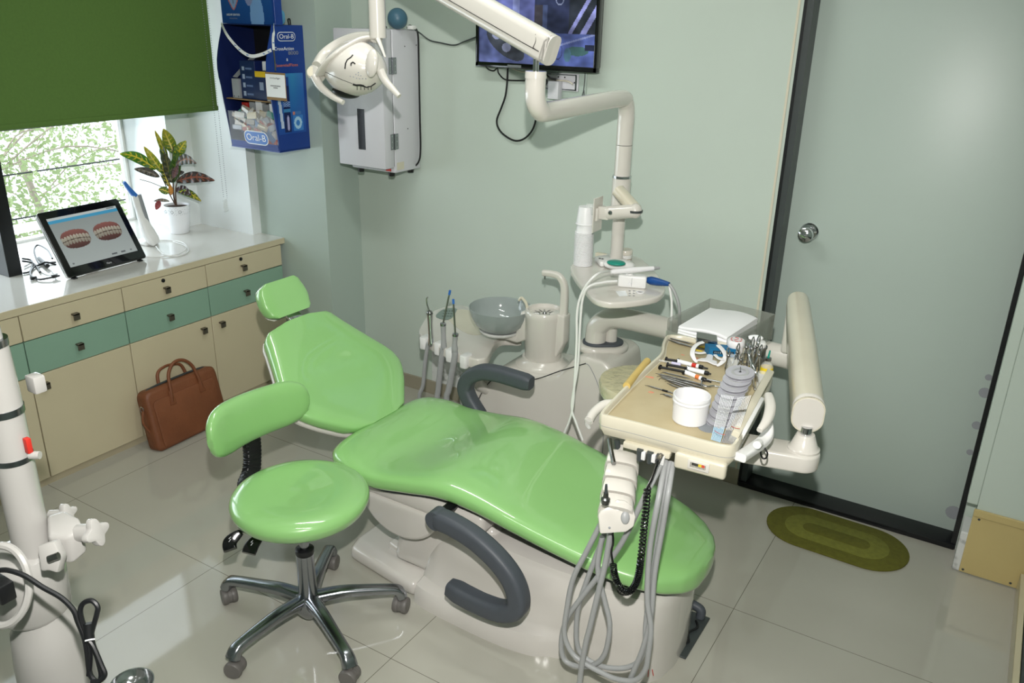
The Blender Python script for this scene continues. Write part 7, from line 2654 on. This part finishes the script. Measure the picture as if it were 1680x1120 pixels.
# ================================================================== THINGS ON THE SHELF
ZS2 = SZh + 0.0005
T_ = lambda px, py, dz=0.0: at(px, py, z=ZS2 + dz)
cb_ = T_(956, 434)
cup0 = thing('paper_cup', cb_, 'bottom cup of the tall stack of white cups on the shelf', 'cup', 'stacked white cups')
Rb, Rt, Hc = 0.0255, 0.0325, 0.064
obj('cup_wall', lathe(new(), [(0, 0.001), (Rb, 0.0), (Rb + 0.0006, 0.002), (Rt - .0005, Hc - 0.004), (Rt + 0.0022, Hc - 0.0030), (Rt + .0024, Hc - 0.0012), (Rt + 0.0004, Hc), (Rt - 0.0012, Hc - 0.001), (Rb - 0.0006, 0.003), (0, 0.003)], (cb_.x, cb_.y, cb_.z), seg=40, closed_bottom=False, closed_top=False), 'whiteb', cup0)
ztop = at(957, 338, y=cb_.y).z
# mouth-down stack: narrow base up, rims one above another
cup0.rotation_euler = (math.pi, 0, 0)
cup0.location = cb_ + V((0, 0, Hc))
zmax = ztop - Hc - cb_.z
n_c = 27
for i in range(1, n_c):
    z_ = zmax * 0.80 * i / (n_c - 2) if i < n_c - 1 else zmax
    if i == n_c - 2:
        z_ = zmax * 0.80 + 0.0
    lb_ = 'white cup inside the tall stack on the shelf, only its rim showing'
    if i == n_c - 1:
        lb_ = 'topmost white cup of the tall stack on the shelf'
    dup(cup0, cb_ + V((0, 0, Hc + z_)), (math.pi, 0, 0), lb_)
# jar with lid
c = T_(1025, 426)
j2 = thing('small_jar', c, 'small white screw-top jar on the shelf to the right of the pole', 'jar')
obj('jar_body', lathe(new(), [(0, 0), (0.024, 0), (0.026, 0.003), (0.026, 0.022), (0, 0.022)], c, seg=36), 'white', j2)
obj('gold_line', lathe(new(), [(0.0262, 0.006), (0.0264, 0.006), (0.0264, 0.008), (0.0262, 0.008)], c, seg=36, closed_bottom=False, closed_top=False), 'brown', j2)
obj('jar_lid', lathe(new(), [(0, 0.023), (0.0272, 0.023), (0.0276, 0.026), (0.0272, 0.038), (0.025, 0.041), (0, 0.041)], c, seg=36), 'cream', j2)
# apex/scaler device with teal oval cap
dv_ = thing('scaler_base', T_(1012, 440), 'white rounded dental device with a teal oval top on the shelf', 'device')
c = T_(1015, 441)
obj('housing', ball(new(), c + V((0, 0, 0.016)), (0.058, 0.034, 0.020), Matrix.Rotation(.35, 3, 'Z')), 'white', dv_)
obj('teal_cap', ball(new(), T_(1011, 431, 0.034), (0.034, 0.027, 0.009), Matrix.Rotation(.2, 3, 'Z')), 'teal', dv_)
pb2 = thing('white_pad', T_(990, 420), 'flat white oblong device lying on the shelf between the cups and pole', 'device')
obj('case', prism(new(), [V((q_.x, q_.y, ZS2)) for q_ in (T_(975, 428), T_(1000, 424), T_(1018, 430), T_(1014, 437), T_(984, 438))], (0, 0, 0.020), 0.006, 2), 'white', pb2)
bk2 = thing('notched_card', T_(986, 424), 'small cream card with black marks behind the cups at the pole foot', 'card')
obj('card', box(new(), T_(986, 424) - V((.022, .010, 0)), T_(986, 424) + V((.022, .010, .022)), 0.004), 'creamy', bk2)
for k in range(2):
    obj('mark', box(new(), T_(986, 424, .0222) + V((-.008 + .011 * k, -.004, 0)), T_(986, 424, .0222) + V((-.001 + .011 * k, .003, .001))), 'ink', bk2)
# module with pen on top
md = thing('handpiece_holder', T_(1037, 468), 'white square handpiece holder box at the front of the shelf', 'device')
m0 = T_(1037, 470)
rz = Matrix.Rotation(0.35, 3, 'Z')
obj('case', box(new(), m0 + V((-0.047, -0.020, 0)), m0 + V((0.047, 0.020, 0.042)), 0.006, 3, rz), 'white', md)
obj('button', lathe(new(), [(0, 0), (0.006, 0), (0.005, 0.003), (0, 0.0035)], m0 + rz @ V((-0.008, -0.020, 0.015)), rz @ V((0, -1, 0)), 18), 'whiteb', md)
obj('groove', box(new(), m0 + rz @ V((-0.001, -0.0206, 0.006)) - V((.0004, .0004, 0)), m0 + rz @ V((-0.001, -0.0206, 0.006)) + V((.0004, .0004, .030))), 'greyprint', md)
obj('cradle', lathe(new(), [(0, 0), (0.013, 0), (0.011, 0.010), (0, 0.012)], m0 + rz @ V((-.012, 0.002, .042)), seg=20), 'white', md)
pn = thing('ultrasonic_pen', T_(1005, 448), 'white pen-shaped dental handpiece with grey tip lying across the holder box', 'handpiece')
pa, pb3 = at(1002, 446, z=ZS2 + .060), at(1072, 440, z=ZS2 + .064)
pd_ = (pb3 - pa).normalized()
obj('barrel', lathe(new(), [(0, 0), (0.006, 0), (0.0085, 0.012), (0.0085, 0.05), (0.0105, 0.06), (0.0095, 0.10), (0.0075, (pb3 - pa).length), (0, (pb3 - pa).length)], pa, pd_, 22), 'whiteb', pn)
obj('grey_tip', lathe(new(), [(0, 0), (0.0072, 0), (0.005, 0.022), (0, 0.023)], pb3, pd_, 18), 'hose', pn)
bh = thing('blue_hose_end', T_(1080, 462), 'blue sleeved hose connector plugged into the right of the holder box', 'cable')
h0_, h1_ = at(1058, 458, z=ZS2 + .022), at(1098, 466, z=ZS2 + .024)
hd2 = (h1_ - h0_).normalized()
obj('silver_plug', cyl(new(), h0_ - hd2 * 0.004, h0_ + hd2 * 0.010, 0.006, seg=14), 'alu', bh)
obj('blue_sleeve', lathe(new(), [(0, 0.010), (0.010, 0.010), (0.0145, 0.024), (0.013, 0.05), (0.007, (h1_ - h0_).length), (0, (h1_ - h0_).length)], h0_, hd2, 18), 'dblue', bh)
yq = h1_.y
obj('grey_lead', tube(new(), [h1_, at(1106, 478, y=yq), at(1113, 498, y=yq), at(1115, 520, y=yq), at(1114, 545, y=yq), at(1112, 600, y=yq + .1)], 0.0055, 10, 6), 'hose', bh)
obj('white_lead', tube(new(), [h1_, at(1100, 480, y=yq), at(1102, 500, y=yq), at(1101, 540, y=yq), at(1100, 600, y=yq + .1)], 0.0042, 10, 6), 'white', bh)
# marks on the shelf front
rg2 = obj('round_rest', lathe(new(), [(0.008, 0), (0.014, 0), (0.014, 0.003), (0.008, 0.003)], T_(1050, 480), seg=26, closed_bottom=False, closed_top=False), 'whiteb')
tag(rg2, 'small white ring lying at the front right of the shelf', 'ring')
pdm = thing('key_sticker', T_(1025, 480), 'pale printed key sticker on the front of the shelf', 'sticker')
obj('film', prism(new(), [T_(1010, 478), T_(1026, 477), T_(1030, 485), T_(1016, 486)], (0, 0, .0006)), 'pwhite', pdm, flat=True)
for k in range(6):
    c = T_(1033 + (k % 2) * 7, 477 + (k // 2) * 4)
    obj('key_mark', box(new(), c - V((.003, .003, 0)), c + V((.003, .003, .0006))), 'greyprint', pdm)
